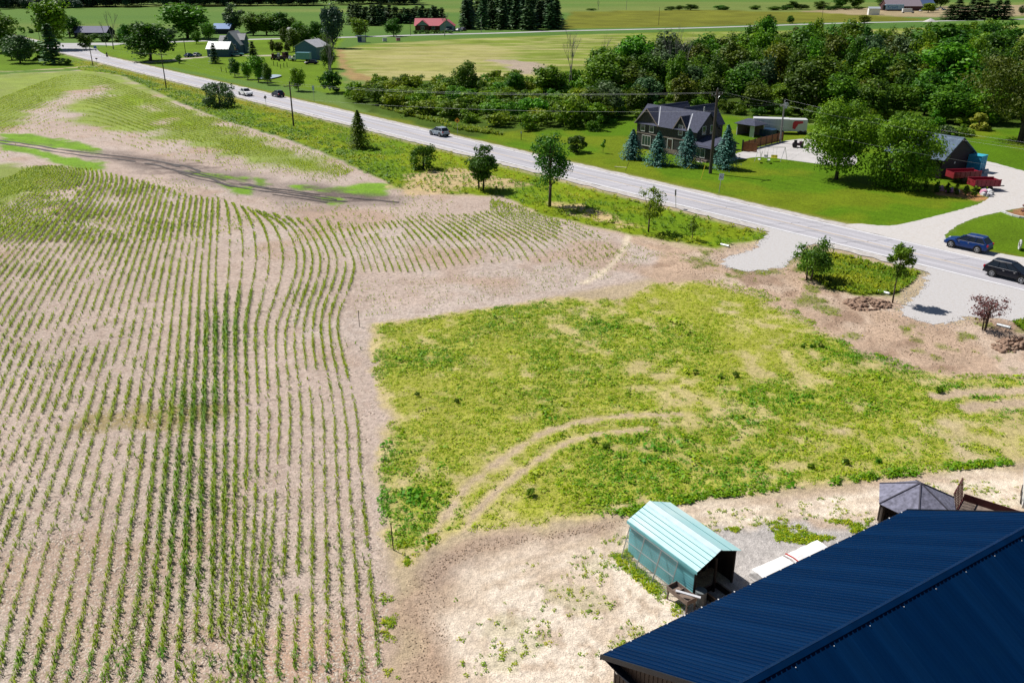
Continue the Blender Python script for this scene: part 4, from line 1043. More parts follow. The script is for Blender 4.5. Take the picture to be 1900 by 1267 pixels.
# wooden trough on legs
tb = thing("planter_trough", "weathered wooden trough on legs at the shed corner", "trough", shed_pt(3.95, -.75, 0), sang)
M_TRW = mat("trough_wood", (.20, .15, .125), .85, var=.3, size=.25)
MB().box(0, 1.35, 0, .6, .55, .58).build("bottom", M_TRW, tb)
for nm, (x0, x1, y0, y1) in (("side_board", (0, 1.35, -.03, 0)), ("side_board", (0, 1.35, .6, .63)), ("end_board", (-.03, 0, -.03, .63)), ("end_board", (1.35, 1.38, -.03, .63))):
    MB().box(x0, x1, y0, y1, .55, .8).build(nm, M_TRW, tb)
for x, y in ((.0, .0), (1.28, 0), (0, .54), (1.28, .54)): MB().box(x, x + .06, y, y + .06, 0, .55).build("leg", M_TRW, tb)
MB().box(.45, .5, 0, .6, .6, .72).build("divider", M_TRW, tb)
o = MB().box(-.6, .6, -.07, .07, 0, .05).build("plank", mat("white_plank", (.62, .62, .66), .7)); o.location = shed_pt(5.0, -.42, .83); o.rotation_euler = (0, .06, sang + .62); tag(o, "white plank lying across the wooden trough", "plank")
# open crate frame in the shed mouth
cr = thing("open_crate", "low open wooden crate in the dark shed mouth", "crate", shed_pt(SL - .35, .85, 0), sang)
for a in (((0, 0), (1.25, 0)), ((0, 1.0), (1.25, 1.0)), ((0, 0), (0, 1.0)), ((1.25, 0), (1.25, 1.0))):
    p, q_ = a; mb = MB(); mb.beam((p[0], p[1], .42), (q_[0], q_[1], .42), .05, .07); mb.build("rail", M_WOODG, cr)
    mb = MB(); mb.beam((p[0], p[1], .2), (q_[0], q_[1], .2), .02, .36); mb.build("side_board", M_WOODD, cr)
br = MB().disc((0, 0, .4), .28, (0, 0, 1), .8, 14).build("barrel", mat("grey_barrel", (.16, .18, .19), .5)); br.location = shed_pt(SL + .05, .35, 0); tag(br, "grey barrel standing beside the open crate", "barrel")
o = MB().box(-.03, .03, -.55, .55, 0, 1.05).build("board_panel", M_BLACK); o.location = shed_pt(2.7, SWD + .25, .0); o.rotation_euler = (0, .0, sang + 1.4); tag(o, "black board propped behind the teal shed", "board")
# tarped stacks between shed and barn
def tarp(px0, px1, w, h, label, seed):
    a, b = G(*px0, h), G(*px1, h); L = (b - a).length; dv = (b - a).normalized(); t = thing("tarped_stack", label, "tarp", (a.x + dv.y * w, a.y - dv.x * w, 0), math.atan2(b.y - a.y, b.x - a.x), "white tarped stacks beside the barn")
    r = random.Random(seed); V = []; F = []; nx, prof = 7, [(-.12, .02), (-.02, h * .55), (.0, h * .93), (w * .5, h), (w, h * .9), (w + .02, h * .5), (w + .15, .02)]
    for i in range(nx):
        x = L * i / (nx - 1)
        for (yy, zz) in prof: V.append((x + r.uniform(-.03, .03), yy + r.uniform(-.03, .03), zz * (1 + r.uniform(-.02, .02))))
    n = len(prof)
    for i in range(nx - 1):
        for j in range(n - 1): k = i * n + j; F.append((k, k + n, k + n + 1, k + 1))
    F += [tuple(range(n)), tuple(range((nx - 1) * n + n - 1, (nx - 1) * n - 1, -1))]
    link_mesh("cover", raw_mesh("cover", V, F, M_TARP, False), t)
    if seed == 3: return
    mb = MB(); x = L * .04
    mb.path([(x, yy * 1.02 - .01, zz * 1.02 + .03) for yy, zz in prof], .03, 6); mb.build("strap", M_STRAP, t)
tarp((1394,1054), (1452,1029), .95, .62, "white tarped stack nearest the teal shed", 3)
tarp((1456,1027), (1516,1000), .95, .66, "white tarped stack farther along the barn", 4)
# ---- gazebo
gz_ = thing("gazebo", "hexagonal garden pavilion with a grey shingle roof behind the barn", "gazebo", (0, 0, 0), 0)
M_SHING = mat("grey_shingle", (.19, .19, .255), .9, var=.35, size=.22, bump=.02, bsize=.12)
gc = G(1697, 921, 2.3); gz_.location = (gc.x, gc.y - .3, 0)
R6 = 2.15; ZE, ZT = 2.25, 3.35
hexp = [(R6 * math.cos(RAD(60 * i + 8)), R6 * math.sin(RAD(60 * i + 8)) * 1.0) for i in range(6)]
for i in range(6):
    a, b = hexp[i], hexp[(i + 1) % 6]
    MB().slab([(a[0], a[1], ZE), (b[0], b[1], ZE), (0, 0, ZT)], .05).build("roof_panel", M_SHING, gz_)
    mb = MB(); mb.beam((a[0], a[1], ZE + .02), (0, 0, ZT + .02), .06, .05); mb.build("hip_cap", mat("hip_shingle", (.09, .085, .11), .9) if i == 0 else bpy.data.materials["hip_shingle"], gz_)
    MB().box(a[0] * .85 - .06, a[0] * .85 + .06, a[1] * .85 - .06, a[1] * .85 + .06, 0, ZE).build("post", M_WOODD, gz_)
    p, q_ = Vector((a[0] * .85, a[1] * .85, 0)), Vector((b[0] * .85, b[1] * .85, 0))
    if i != 4:
        mb = MB(); mb.slab([p, q_, q_ + Vector((0, 0, .95)), p + Vector((0, 0, .95))], .04); mb.build("side_panel", M_WOODD, gz_)
# ---- trailer with ramp behind the barn
tr = thing("utility_trailer", "dark red utility trailer with its mesh ramp raised beside the gazebo", "trailer", G(1782, 960), RAD(-38))
M_OX = mat("oxide_red", (.085, .022, .024), .6, var=.2)
MB().box(-.2, 4.2, -1.0, 1.0, .5, .56).build("bed", M_WOODG, tr)
for y in (-1.0, .95): MB().box(-.2, 4.2, y, y + .05, .5, 1.0).build("side_board", M_OX, tr)
for y in (-1.12, 1.0):
    w_ = MB().disc((2, y + .06, .34), .34, (0, 1, 0), .2, 18).build("wheel", M_BLACK, tr)
    MB().disc((2, y + .06, .34), .18, (0, 1, 0), .22, 14).build("rim", M_GALV, w_)
mb = MB(); ztop = 1.9
for y in np.linspace(-1.0, 1.0, 7): mb.beam((-.2, y, .55), (-.45, y, ztop), .05)
mb.beam((-.2, -1.02, .58), (-.2, 1.02, .58), .06); mb.beam((-.45, -1.02, ztop), (-.45, 1.02, ztop), .06)
mb.build("ramp", M_OX, tr)
mb = MB()
for k in np.linspace(.1, .95, 12): z = .55 + k * (ztop - .55); mb.beam((-.2 - .25 * k, -1, z), (-.2 - .25 * k, 1, z), .012)
mb.build("ramp_mesh", M_OX, tr)
# ---- camper nose at the right edge
cp = thing("camper", "white camper with a black band cut off by the right edge", "camper", G(1893, 958), RAD(60))
M_CAMP = mat("camper_white", (.58, .60, .64), .4, var=.05, coat=.3)
prof = [(0, .55), (-.15, .9), (-.05, 1.6), (.35, 2.45), (.8, 2.7), (5, 2.7), (5, .55)]
mb = MB(); n = len(prof); V = [(x, -2.1, z) for x, z in prof] + [(x, .05, z) for x, z in prof]
mb.add(V, [tuple(range(n)), tuple(range(2 * n - 1, n - 1, -1))] + [(i, n + i, n + (i + 1) % n, (i + 1) % n) for i in range(n)]); mb.build("body", M_CAMP, cp)
MB().box(.1, 4.8, .052, .065, 1.25, 1.45).build("band", M_BLACK, cp)
MB().box(.9, 1.9, .052, .07, 1.55, 2.2).build("window", glass_mat("dark_window"), cp)
MB().box(.25, .4, .052, .08, .85, 1.0).build("hatch", M_GALV, cp)
for x in (1.6, 2.5): MB().disc((x, -.05, .34), .34, (0, 1, 0), .24, 18).build("wheel", M_BLACK, cp)
# ---- stakes
def stake(u, v, h, label, lean=0.0):
    p = GH(u, v); mb = MB(); mb.beam((0, 0, -.05), (lean, 0, h), .045); o = mb.build("stake", M_WOODD); o.location = p; tag(o, label, "stake", "marker stakes at the field edges")
stake(730, 1020, 1.7, "thin stake at the corner of the weed field by the yard", -.05)
stake(667, 607, 1.5, "thin stake where corn rows meet the weed field's upper left corner")

# ================================================================== TREES AND BUSHES
M_BARK = mat("bark", (.085, .065, .05), .95, var=.35, size=.3, bump=.03, bsize=.08, stretch=(1, 1, .3))
M_BARKG = mat("grey_dead_bark", (.24, .22, .22), .9, var=.25, size=.3)
LM = {
 'mid':   leaf_mat("leaf_mid", (.032, .115, .005), (.20, .37, .012), .34),
 'dark':  leaf_mat("leaf_dark", (.022, .085, .006), (.135, .275, .014), .32),
 'lime':  leaf_mat("leaf_lime", (.05, .13, .004), (.33, .46, .016), .32, .1),
 'olive': leaf_mat("leaf_olive", (.040, .080, .005), (.19, .25, .012), .3),
 'yellow':leaf_mat("leaf_yellow", (.18, .22, .010), (.48, .50, .07), .3),
 'grey':  leaf_mat("leaf_grey", (.028, .075, .022), (.13, .21, .07), .25),
 'blue':  leaf_mat("needle_blue", (.007, .052, .042), (.085, .23, .19), .05, .15),
 'fir':   leaf_mat("needle_dark", (.012, .050, .018), (.075, .165, .04), .1, .25),
 'red':   leaf_mat("leaf_red", (.16, .045, .06), (.42, .20, .18), .2),
 'haze':  leaf_mat("leaf_far_haze", (.016, .060, .040), (.09, .165, .08), .15, .3),  # distance haze painted into the leaf colours as a bluish tint
}
def leaves(C, N, S, rng, asp=.62):
    """one bent diamond per leaf clump: C centres, N normals, S sizes -> vertices, quads"""
    n = len(C); N = N / (np.linalg.norm(N, axis=1)[:, None] + 1e-9)
    R = rng.normal(size=(n, 3)); U = np.cross(N, R); U /= np.linalg.norm(U, axis=1)[:, None] + 1e-9; Wd = np.cross(N, U)
    s = S[:, None]
    V = np.stack([C - U * s, C - Wd * s * asp + N * s * .12, C + U * s, C + Wd * s * asp - N * s * .1], 1).reshape(-1, 3)
    F = np.arange(4 * n).reshape(-1, 4)
    return V, F
def crown(rng, w, z0, z1, n, leaf, form='round', clumps=26, fill=.35, rag=.12):
    """crown of leaf clumps, w wide between heights z0 and z1"""
    h = z1 - z0; K = clumps; cs = []
    while len(cs) < K:
        p = rng.uniform(-1, 1, 3)
        d = np.linalg.norm(p)
        if d > 1 or d < .35: continue
        z = p[2]
        if form == 'round': k = 1.0
        elif form == 'cone': k = np.clip((1 - z) / 1.55, .08, 1)
        elif form == 'vase': k = np.clip((z + 1.6) / 2.2, .25, 1)
        elif form == 'column': k = .95 if abs(z) < .7 else .6
        elif form == 'flat': k = 1.1 if z > -.2 else .4
        cs.append((p[0] * w / 2 * .80 * k, p[1] * w / 2 * .80 * k, z0 + h * (.5 + .43 * z)))
    cs = np.array(cs); rc = (w * .5 + h * .25) / 2 * rng.uniform(.26, .46, K) * (1.25 if K < 14 else 1.0)
    sq = np.clip(h / w, .6, 1.3)
    which = rng.integers(0, K, n)
    D = rng.normal(size=(n, 3)); D[:, 2] = D[:, 2] * .8 + .25; D /= np.linalg.norm(D, axis=1)[:, None]
    rad = np.where(rng.random(n) < fill, rng.random(n) ** .5, 1.0) * rc[which] * (1 + rng.normal(0, rag, n))
    C = cs[which] + D * rad[:, None] * np.array([1, 1, .8 * sq])
    N = D + rng.normal(0, .55, (n, 3)) + np.array([0, 0, .35])
    S = leaf * rng.uniform(.6, 1.35, n)
    V, F = leaves(C, N, S, rng)
    ct = rng.uniform(-.18, .18, K)
    T = np.clip(.45 + ct[which] + rng.normal(0, .2, n), 0, 1)
    return V, F, np.repeat(T, 4), cs
def spruce_crown(rng, w, h, n, leaf):
    """whorled drooping boughs, each with a row of needle sprays"""
    Cs = []; Ns = []; Ss = []; Ts = []
    lev = int(n / 42)
    for i in range(lev):
        f = (i + rng.random()) / lev; z = h * (.03 + .95 * f ** .95); r = w / 2 * (1 - f) ** .82 * rng.uniform(.70, 1.15) + .05
        nb = max(3, int(9 * (1 - f) + 3)); a0 = rng.uniform(0, 6.28)
        for b in range(nb):
            a = a0 + b * 6.283 / nb + rng.uniform(-.25, .25); rr = r * rng.uniform(.75, 1.08)
            m = max(2, int(42 / nb))
            for j in range(m):
                g = (j + .6) / m; d = rr * g
                drop = -.22 * rr * g + .1 * rr * g * g
                side = rng.normal(0, .10 * rr * (1.1 - g) + .05)
                Cs.append((d * math.cos(a) - side * math.sin(a), d * math.sin(a) + side * math.cos(a), z + drop + rng.normal(0, .04)))
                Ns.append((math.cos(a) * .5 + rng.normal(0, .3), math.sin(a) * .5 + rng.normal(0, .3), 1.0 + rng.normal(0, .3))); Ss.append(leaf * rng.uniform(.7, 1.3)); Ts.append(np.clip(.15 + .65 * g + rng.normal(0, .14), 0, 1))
    V, F = leaves(np.array(Cs), np.array(Ns), np.array(Ss), rng, .55)
    return V, F, np.repeat(np.array(Ts), 4)
def trunk_mesh(rng, r, zt, cs=None, m=None, stems=1, limbs=7, lean=0.0):
    mb = MB()
    for k in range(stems):
        a = 6.28 * k / max(1, stems) + .6; off = (0 if stems == 1 else r * 2.2)
        bx, by = off * math.cos(a), off * math.sin(a); tx, ty = bx * 2.5 + lean * zt, by * 2.5
        pts = [(bx, by, -.15), (bx + (tx - bx) * .3 + rng.normal(0, r * .4), by + (ty - by) * .3, zt * .35), (tx + rng.normal(0, r * .6), ty + rng.normal(0, r * .6), zt * .75), (tx, ty, zt)]
        mb.path(pts, [r * 1.15, r * .85, r * .5, r * .2], 7)
    if cs is not None:
        for i in rng.choice(len(cs), min(limbs, len(cs)), replace=False):
            c = cs[i]; zb = min(c[2] * .6, zt * rng.uniform(.35, .75)); b = Vector((lean * zb, 0, zb)); e = Vector(c)
            mid = b.lerp(e, .5) + Vector((0, 0, .12 * (e - b).length)); mb.path([b, mid, e], [r * .42, r * .26, r * .1], 5)
    return mb.mesh("trunk", m or M_BARK, True)
def make_tree(name, label, cat, u, vb, vt, wpx, lm, form='round', n=1500, leaf=.3, clumps=26, seed=1, base=.22, r=None, stems=1, group=None, fill=.35, rag=.12, lean=0.0, limbs=7, bare=None):
    p = GH(u, vb); h = top_z(u, vb, vt) - p.z; w = wpx / ppm(vb) * (1.18 if form == 'vase' else 1.0); rg = np.random.default_rng(seed)
    t = thing(name, label, cat, p, rg.uniform(0, 6.28), group)
    V, F, T, cs = crown(rg, w, h * (base if base > .03 else -.14), h, n, leaf, form, clumps, fill, rag)
    if lean: V[:, 0] += lean * V[:, 2]; t.rotation_euler = (0, 0, 0)
    link_mesh("trunk", trunk_mesh(rg, r or max(.06, w * .028), h * .8, cs, None, stems, limbs, lean), t)
    link_mesh("crown", raw_mesh("crown", V, F, LM[lm], False, T), t)
    return t
# ---- trees and bushes along the road
make_tree("bush", "large round dark bush on the verge left of the white pickup", "bush", 408, 200, 148, 68, 'grey', 'round', 4200, .21, 34, 1, .02)
p = GH(667, 275); rg = np.random.default_rng(2); hc = top_z(667, 275, 204) - p.z
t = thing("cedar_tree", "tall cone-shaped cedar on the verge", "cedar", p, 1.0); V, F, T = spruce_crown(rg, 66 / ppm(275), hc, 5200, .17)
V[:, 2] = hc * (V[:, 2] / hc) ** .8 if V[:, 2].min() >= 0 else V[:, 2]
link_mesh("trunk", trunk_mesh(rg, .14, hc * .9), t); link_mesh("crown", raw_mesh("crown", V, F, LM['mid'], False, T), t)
make_tree("bush", "dark spreading bush on the verge left of the twin-stemmed tree", "bush", 786, 313, 264, 62, 'dark', 'round', 2600, .15, 20, 3, .02, rag=.28)
make_tree("maple_tree", "compact dark round tree on two stems by the corn field", "tree", 893, 352, 270, 72, 'dark', 'vase', 4200, .17, 28, 4, .16, .13, 2)
make_tree("elm_tree", "tall ragged tree with a long trunk in front of the road", "tree", 1020, 384, 236, 84, 'dark', 'round', 3600, .165, 32, 5, .20, .2, 1, rag=.3, fill=.45)
make_tree("birch_tree", "thin light green tree beside the road sign", "tree", 1203, 433, 346, 66, 'lime', 'round', 1700, .115, 18, 6, .25, .1, 1, rag=.35, fill=.5)
make_tree("thin_shrub", "thin brownish shrub on the verge left of the gravel entrance", "shrub", 1284, 448, 398, 20, 'olive', 'column', 330, .11, 9, 7, .1, .04, 1, rag=.3)
make_tree("hawthorn_tree", "dark bushy tree between the two gravel entrances", "tree", 1500, 522, 437, 80, 'dark', 'round', 3400, .115, 26, 8, .06, .09, 2, rag=.32, fill=.45)
make_tree("ash_tree", "slender young tree with a bare straight stem by the gravel", "tree", 1656, 562, 447, 54, 'mid', 'column', 2600, .115, 20, 9, .34, .07, 1, rag=.2, fill=.5)
make_tree("red_shrub", "sparse reddish leafless-looking shrub at the gravel entrance", "shrub", 1826, 612, 535, 92, 'red', 'vase', 1300, .085, 30, 10, .12, .06, 3, rag=.4, fill=.7, limbs=26)
make_tree("bush", "round dark bush on the lawn left of the grey house", "bush", 1070, 281, 247, 44, 'dark', 'round', 2400, .15, 18, 11, .02)
make_tree("sapling", "small sapling on the lawn left of the grey house", "tree", 1119, 283, 256, 8, 'mid', 'round', 120, .16, 6, 12, .3, .03)
# ---- blue spruces in front of the house
for i, (u, vb, vt, w, lab) in enumerate([(1173, 293, 238, 42, "blue spruce at the left end of the row before the house"), (1220, 304, 242, 48, "blue spruce second from the left before the house"),
                              (1275, 306, 236, 54, "blue spruce third from the left before the house"), (1345, 311, 229, 52, "blue spruce at the right end of the row, behind the dark pole")]):
    p = GH(u, vb); h = top_z(u, vb, vt); wm = w / ppm(vb) * 1.35; rg = np.random.default_rng(40 + i)
    t = thing("blue_spruce", lab, "spruce", p, rg.uniform(0, 6), "blue spruces in front of the grey house")
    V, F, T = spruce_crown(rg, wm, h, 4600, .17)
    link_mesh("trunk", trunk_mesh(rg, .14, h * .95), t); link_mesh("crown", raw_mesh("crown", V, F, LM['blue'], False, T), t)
# ---- the two maples by the dark shed
make_tree("maple_tree", "large light green maple left of the dark shed", "tree", 1552, 331, 180, 138, 'lime', 'round', 19000, .18, 64, 21, .04, .26, 1, rag=.2)
make_tree("maple_tree", "large light green maple in front of the dark shed", "tree", 1672, 347, 205, 132, 'lime', 'round', 17000, .18, 64, 22, .03, .26, 1, rag=.2)
make_tree("oak_tree", "huge dark tree with a thick trunk at the right edge", "tree", 1893, 262, 84, 235, 'olive', 'round', 15000, .24, 70, 23, .22, .5, 1, rag=.2)
make_tree("yellow_shrub", "rounded yellow-green shrub at the edge of the wood", "shrub", 1816, 240, 210, 46, 'yellow', 'round', 1200, .25, 16, 24, .02)
make_tree("bush", "low dark hedge bush behind the dark shed, left one", "bush", 1752, 250, 233, 44, 'grey', 'round', 700, .22, 12, 25, .0)
make_tree("bush", "low dark hedge bush behind the dark shed, right one", "bush", 1788, 251, 232, 42, 'dark', 'round', 700, .22, 12, 26, .0)
for i, u in enumerate((1716, 1738, 1757, 1774, 1791, 1808)):
    make_tree("dwarf_cedar", ("%s dwarf cedar from the left in the mulch bed before the red dump trailers" % ("first", "second", "third", "fourth", "fifth", "sixth")[i]), "cedar", u, 353 + i * 2.2, 333 + i * 2.2, 13, 'dark' if i < 3 else 'olive', 'cone', 260, .13, 12, 60 + i, .0, .05, group="dwarf cedars in the mulch bed", fill=.6)
make_tree("shrub", "shrub in the mulch bed at the right edge", "shrub", 1903, 398, 375, 24, 'red', 'round', 260, .15, 8, 70, .05, .04)

# ---- shared broadleaf forms for the woods and the far trees
def proto(seed, w, h, form, n, leaf, clumps, base, lm, fill=.35, rag=.16):
    rg = np.random.default_rng(seed); V, F, T, cs = crown(rg, w, h * base, h, n, leaf, form, clumps, fill, rag)
    return dict(w=w, h=h, crown=raw_mesh("crown", V, F, LM[lm], False, T), trunk=trunk_mesh(rg, w * .026, h * .8, cs, None, 1, 6))
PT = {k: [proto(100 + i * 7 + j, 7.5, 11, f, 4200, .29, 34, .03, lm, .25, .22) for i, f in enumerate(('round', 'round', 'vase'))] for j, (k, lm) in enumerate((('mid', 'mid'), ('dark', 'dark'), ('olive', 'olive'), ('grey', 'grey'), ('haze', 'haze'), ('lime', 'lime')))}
PB = {k: [proto(300 + i * 7 + j, 5.0, 3.6, 'round', 1500, .21, 20, -.12, lm, .25, .28) for i in range(2)] for j, (k, lm) in enumerate((('mid', 'mid'), ('dark', 'dark'), ('lime', 'lime'), ('grey', 'grey')))}
PF = []
for i in range(4):
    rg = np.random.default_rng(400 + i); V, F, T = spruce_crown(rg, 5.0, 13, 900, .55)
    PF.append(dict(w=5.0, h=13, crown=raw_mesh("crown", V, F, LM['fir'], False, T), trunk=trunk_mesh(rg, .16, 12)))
PS = []
for i in range(2):
    rg = np.random.default_rng(430 + i); V, F, T = spruce_crown(rg, 5.0, 13, 900, .55)
    PS.append(dict(w=5.0, h=13, crown=raw_mesh("crown", V, F, LM['grey'], False, T), trunk=trunk_mesh(rg, .16, 12)))
def place(pr, name, label, cat, p, h, w, group, rng_, trunk=True):
    t = thing(name, label, cat, p, rng_.uniform(0, 6.28), group); t.scale = (w / pr['w'], w / pr['w'], h / pr['h'])
    if trunk: link_mesh("trunk", pr['trunk'], t)
    link_mesh("crown", pr['crown'], t); return t
rw = random.Random(5)
def fill_px(px, spacing, rnd, pad=0.0):
    """roughly even random points in a ground polygon"""
    Pw = GA(px); lo, hi = Pw.min(0), Pw.max(0); pts = []; tries = int((hi - lo).prod() / spacing ** 2 * 9)
    g = {}
    for _ in range(tries):
        x, y = rnd.uniform(lo[0], hi[0]), rnd.uniform(lo[1], hi[1])
        k = (int(x // spacing), int(y // spacing))
        if any((x - a) ** 2 + (y - b) ** 2 < spacing ** 2 for i in (-1, 0, 1) for j in (-1, 0, 1) for a, b in g.get((k[0] + i, k[1] + j), ())): continue
        if poly_sd(np.array([x]), np.array([y]), Pw)[0] < pad: continue
        g.setdefault(k, []).append((x, y)); pts.append((x, y))
    return pts
WOOD_PX = [(1095,236),(1180,212),(1330,206),(1500,216),(1650,224),(1800,228),(1930,228),(1945,150),(1860,128),(1700,122),(1400,125),(1280,128),(1180,140),(1120,165)]
TONE = dict(mid="mid-green", dark="dark green", olive="olive green", grey="grey-green", lime="bright green")
def wood_label(x, y, k):
    cy = y * CP + CAM_H * SP; u = 950 + FPX * x / cy
    side = "at its left end" if u < 1180 else "behind the grey house" if u < 1340 else "behind the white trailers" if u < 1500 else "behind the two maples" if u < 1700 else "behind the dark garage" if u < 1810 else "at its right end"
    dep = "front" if y < 200 else "middle" if y < 245 else "back"
    return "%s tree in the %s of the wood %s" % (TONE[k], dep, side)
wood = fill_px(WOOD_PX, 6.0, rw)
for (x, y) in wood:
    dpt = y
    k = rw.choices(('mid', 'dark', 'olive', 'grey', 'lime'), (4, 4, 2, 1.2, .8))[0]
    h = rw.uniform(8, 13.5) if dpt > 205 else rw.uniform(5.5, 10)
    if x < 55: h *= .85
    if x > 62: h *= 1.18
    place(rw.choice(PT[k]), "wood_tree", wood_label(x, y, k), "tree", (x, y, hz(x, y)), h, rw.uniform(5.5, 11), "trees of the dense wood behind the house", rw)
# undergrowth at the front of the wood
for (x, y) in fill_px([(1090,246),(1180,222),(1330,212),(1500,226),(1650,236),(1800,240),(1800,228),(1650,222),(1500,214),(1330,202),(1180,208),(1090,232)], 3.8, rw):
    place(rw.choice(PB[rw.choice(('mid', 'mid', 'lime', 'dark'))]), "bush", "low bush at the front edge of the dense wood", "bush", (x, y, hz(x, y)), rw.uniform(1.5, 3.6), rw.uniform(3, 5), "bushes at the front of the dense wood", rw, False)
# thicket left of the house
for (x, y) in fill_px([(650,182),(700,168),(760,163),(880,160),(1000,158),(1100,160),(1170,200),(1100,236),(1000,242),(900,236),(820,222),(740,205),(680,195)], 4.4, rw):
    k = rw.choice(('mid', 'lime', 'lime', 'lime', 'mid', 'mid')); hh = rw.uniform(2.4, 5.0) * (1.25 if x > 10 else 1)
    place(rw.choice(PB[k]), "thicket_bush", "%s bush in the %s of the roadside thicket, %s" % (TONE[k], "front" if y < 185 else "back", "left of the warning sign" if x < -13 else "above the warning sign" if x < 5 else "near the lawn"), "bush", (x, y, hz(x, y)), hh, rw.uniform(5.5, 9.0), "bushes of the thicket between road and hay field", rw, False)
def one(kind, u, vb, vt, wpx, name, label, cat="tree", group=None, pool=None, trunk=True):
    p = GH(u, vb); h = top_z(u, vb, vt) - p.z; w = wpx / ppm(vb) * 1.2
    pr = (pool or PT)[kind]; pr = rw.choice(pr) if isinstance(pr, list) else pr
    return place(pr, name, label, cat, p, h, w, group, rw, trunk)
one('dark', 868, 178, 113, 46, "tall_bush", "tall dark tree standing out of the thicket before the hay field")
one('mid', 745, 172, 138, 40, "tall_bush", "leafy small tree at the left part of the thicket")
one('dark', 835, 175, 143, 30, "tall_bush", "dark small tree left of the tall tree in the thicket")
one('mid', 955, 180, 135, 34, "tall_bush", "pointed small tree in the thicket below the gravel patch")
one('mid', 1020, 185, 118, 60, "tall_bush", "broad light tree where thicket and wood meet")
for i, (u, vb, vt, w, k) in enumerate([(1175, 170, 66, 70, 'mid'), (1130, 185, 95, 60, 'mid'), (1235, 160, 60, 80, 'grey'), (1300, 150, 62, 70, 'dark'), (1400, 150, 62, 80, 'mid'), (1480, 150, 55, 70, 'dark'), (1560, 150, 38, 60, 'dark'), (1650, 150, 66, 90, 'olive'), (1730, 165, 44, 105, 'mid'), (1740, 205, 80, 95, 'mid'), (1815, 170, 60, 80, 'dark')]):
    one(k, u, vb, vt, w, "wood_tree", "tall %s tree, number %s from the left rising above the wood" % (TONE[k], ("two", "one", "three", "four", "five", "six", "seven", "eight", "nine", "ten", "eleven")[i]), "tree", "tall trees rising above the wood")
t = make_tree("leaning_tree", "flat-topped tree leaning over the back right of the wood", "tree", 1835, 150, 36, 95, 'dark', 'flat', 1700, .42, 26, 88, .55, .28, 1, rag=.2)
# ---- left farm trees
one('mid', 105, 92, -8, 66, "tree", "tall broad tree behind the crossroads at the far left")
one('mid', 100, 120, 42, 50, "tree", "cone-shaped tree beside the lane at the left", pool=dict(mid=PS))
one('dark', 68, 112, 70, 50, "bush", "bushy shrub between the left lane trees", "bush", pool=PB, trunk=False)
one('dark', 6, 98, 14, 56, "tree", "dark tree cut by the left edge")
one('grey', 38, 118, 62, 46, "tree", "dark multi-stemmed tree left of the lane trees")
one('dark', 280, 113, 40, 74, "maple_tree", "big dark maple beside the farm driveway")
one('mid', 348, 72, 3, 82, "willow_tree", "broad willow behind the side road")
one('mid', 388, 75, 40, 28, "tree", "small tree left of the blue farmhouse")
one('grey', 435, 62, 8, 42, "tree", "pale crowned tree behind the farmhouse")
for u, w in ((470, 40), (495, 46), (520, 40)): one('dark', u, 66, 22, w, "tree", "dark tree in the clump behind the farmhouse", "tree", "clump of trees behind the farmhouse")
one('dark', 545, 66, 32, 24, "tree", "narrow dark tree right of the clump behind the farmhouse")
one('fir', 399, 118, 80, 22, "pine_tree", "small pine in front of the white-roofed shed", pool=dict(fir=PF))
one('fir', 470, 108, 76, 22, "pine_tree", "small pine right of the blue farmhouse", pool=dict(fir=PF))
for i, (u, vb, vt, w, k) in enumerate([(436, 143, 107, 20, 'dark'), (460, 148, 112, 22, 'mid'), (480, 153, 100, 30, 'mid'), (497, 158, 116, 17, 'dark'), (554, 169, 122, 26, 'lime')]):
    one(k, u, vb, vt, w, "young_tree", "%s young tree from the left on the farm lawn beside the pond" % ("first", "second", "third", "fourth", "fifth")[i], "tree", "young trees on the farm lawn")
one('dark', 615, 172, 128, 42, "bush", "dark bush under the dead tree at the hay field corner", "bush", pool=PB, trunk=False)
for i, (u, vb, vt, w, k) in enumerate([(545, 96, 52, 24, 'dark'), (565, 90, 46, 28, 'dark'), (588, 88, 40, 30, 'mid'), (602, 105, 62, 26, 'dark')]):
    one(k, u, vb, vt, w, "tree", "dark tree crowding behind the blue-grey workshop", "tree", "trees behind the workshop")
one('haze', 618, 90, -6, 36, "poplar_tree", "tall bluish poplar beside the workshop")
one('lime', 668, 68, 28, 28, "tree", "light green tree at the roadside stand")
one('dark', 731, 68, 34, 28, "tree", "dark round tree left of the red-roofed house")
for u in (505, 520, 534, 514): one('olive', u, 98, 74 if u % 2 else 78, 11, "young_tree", "thin young tree among the farm machinery", "tree", "thin trees among the farm machinery")
one('dark', 333, 118, 101, 12, "bush", "clipped bush beside the farm driveway", "bush", pool=PB)
for u in (182, 200, 218, 232): one('dark', u, 78, 62, 26, "bush", "bush along the side road before the dark shed", "bush", "bushes before the far left shed", PB, False)
for u in (235, 250, 262): one('dark', u, 82, 44, 26, "tree", "dark tree behind the big maple", "tree", "trees behind the big maple")
for u, v in ((42, 62), (58, 62), (70, 60), (26, 64)): one('mid', u, v, v - 14, 12, "bush", "small bush beyond the crossroads", "bush", "small bushes beyond the crossroads", PB, False)
one('dark', 126, 122, 108, 14, "bush", "clipped bush at the end of the lane", "bush", pool=PB)
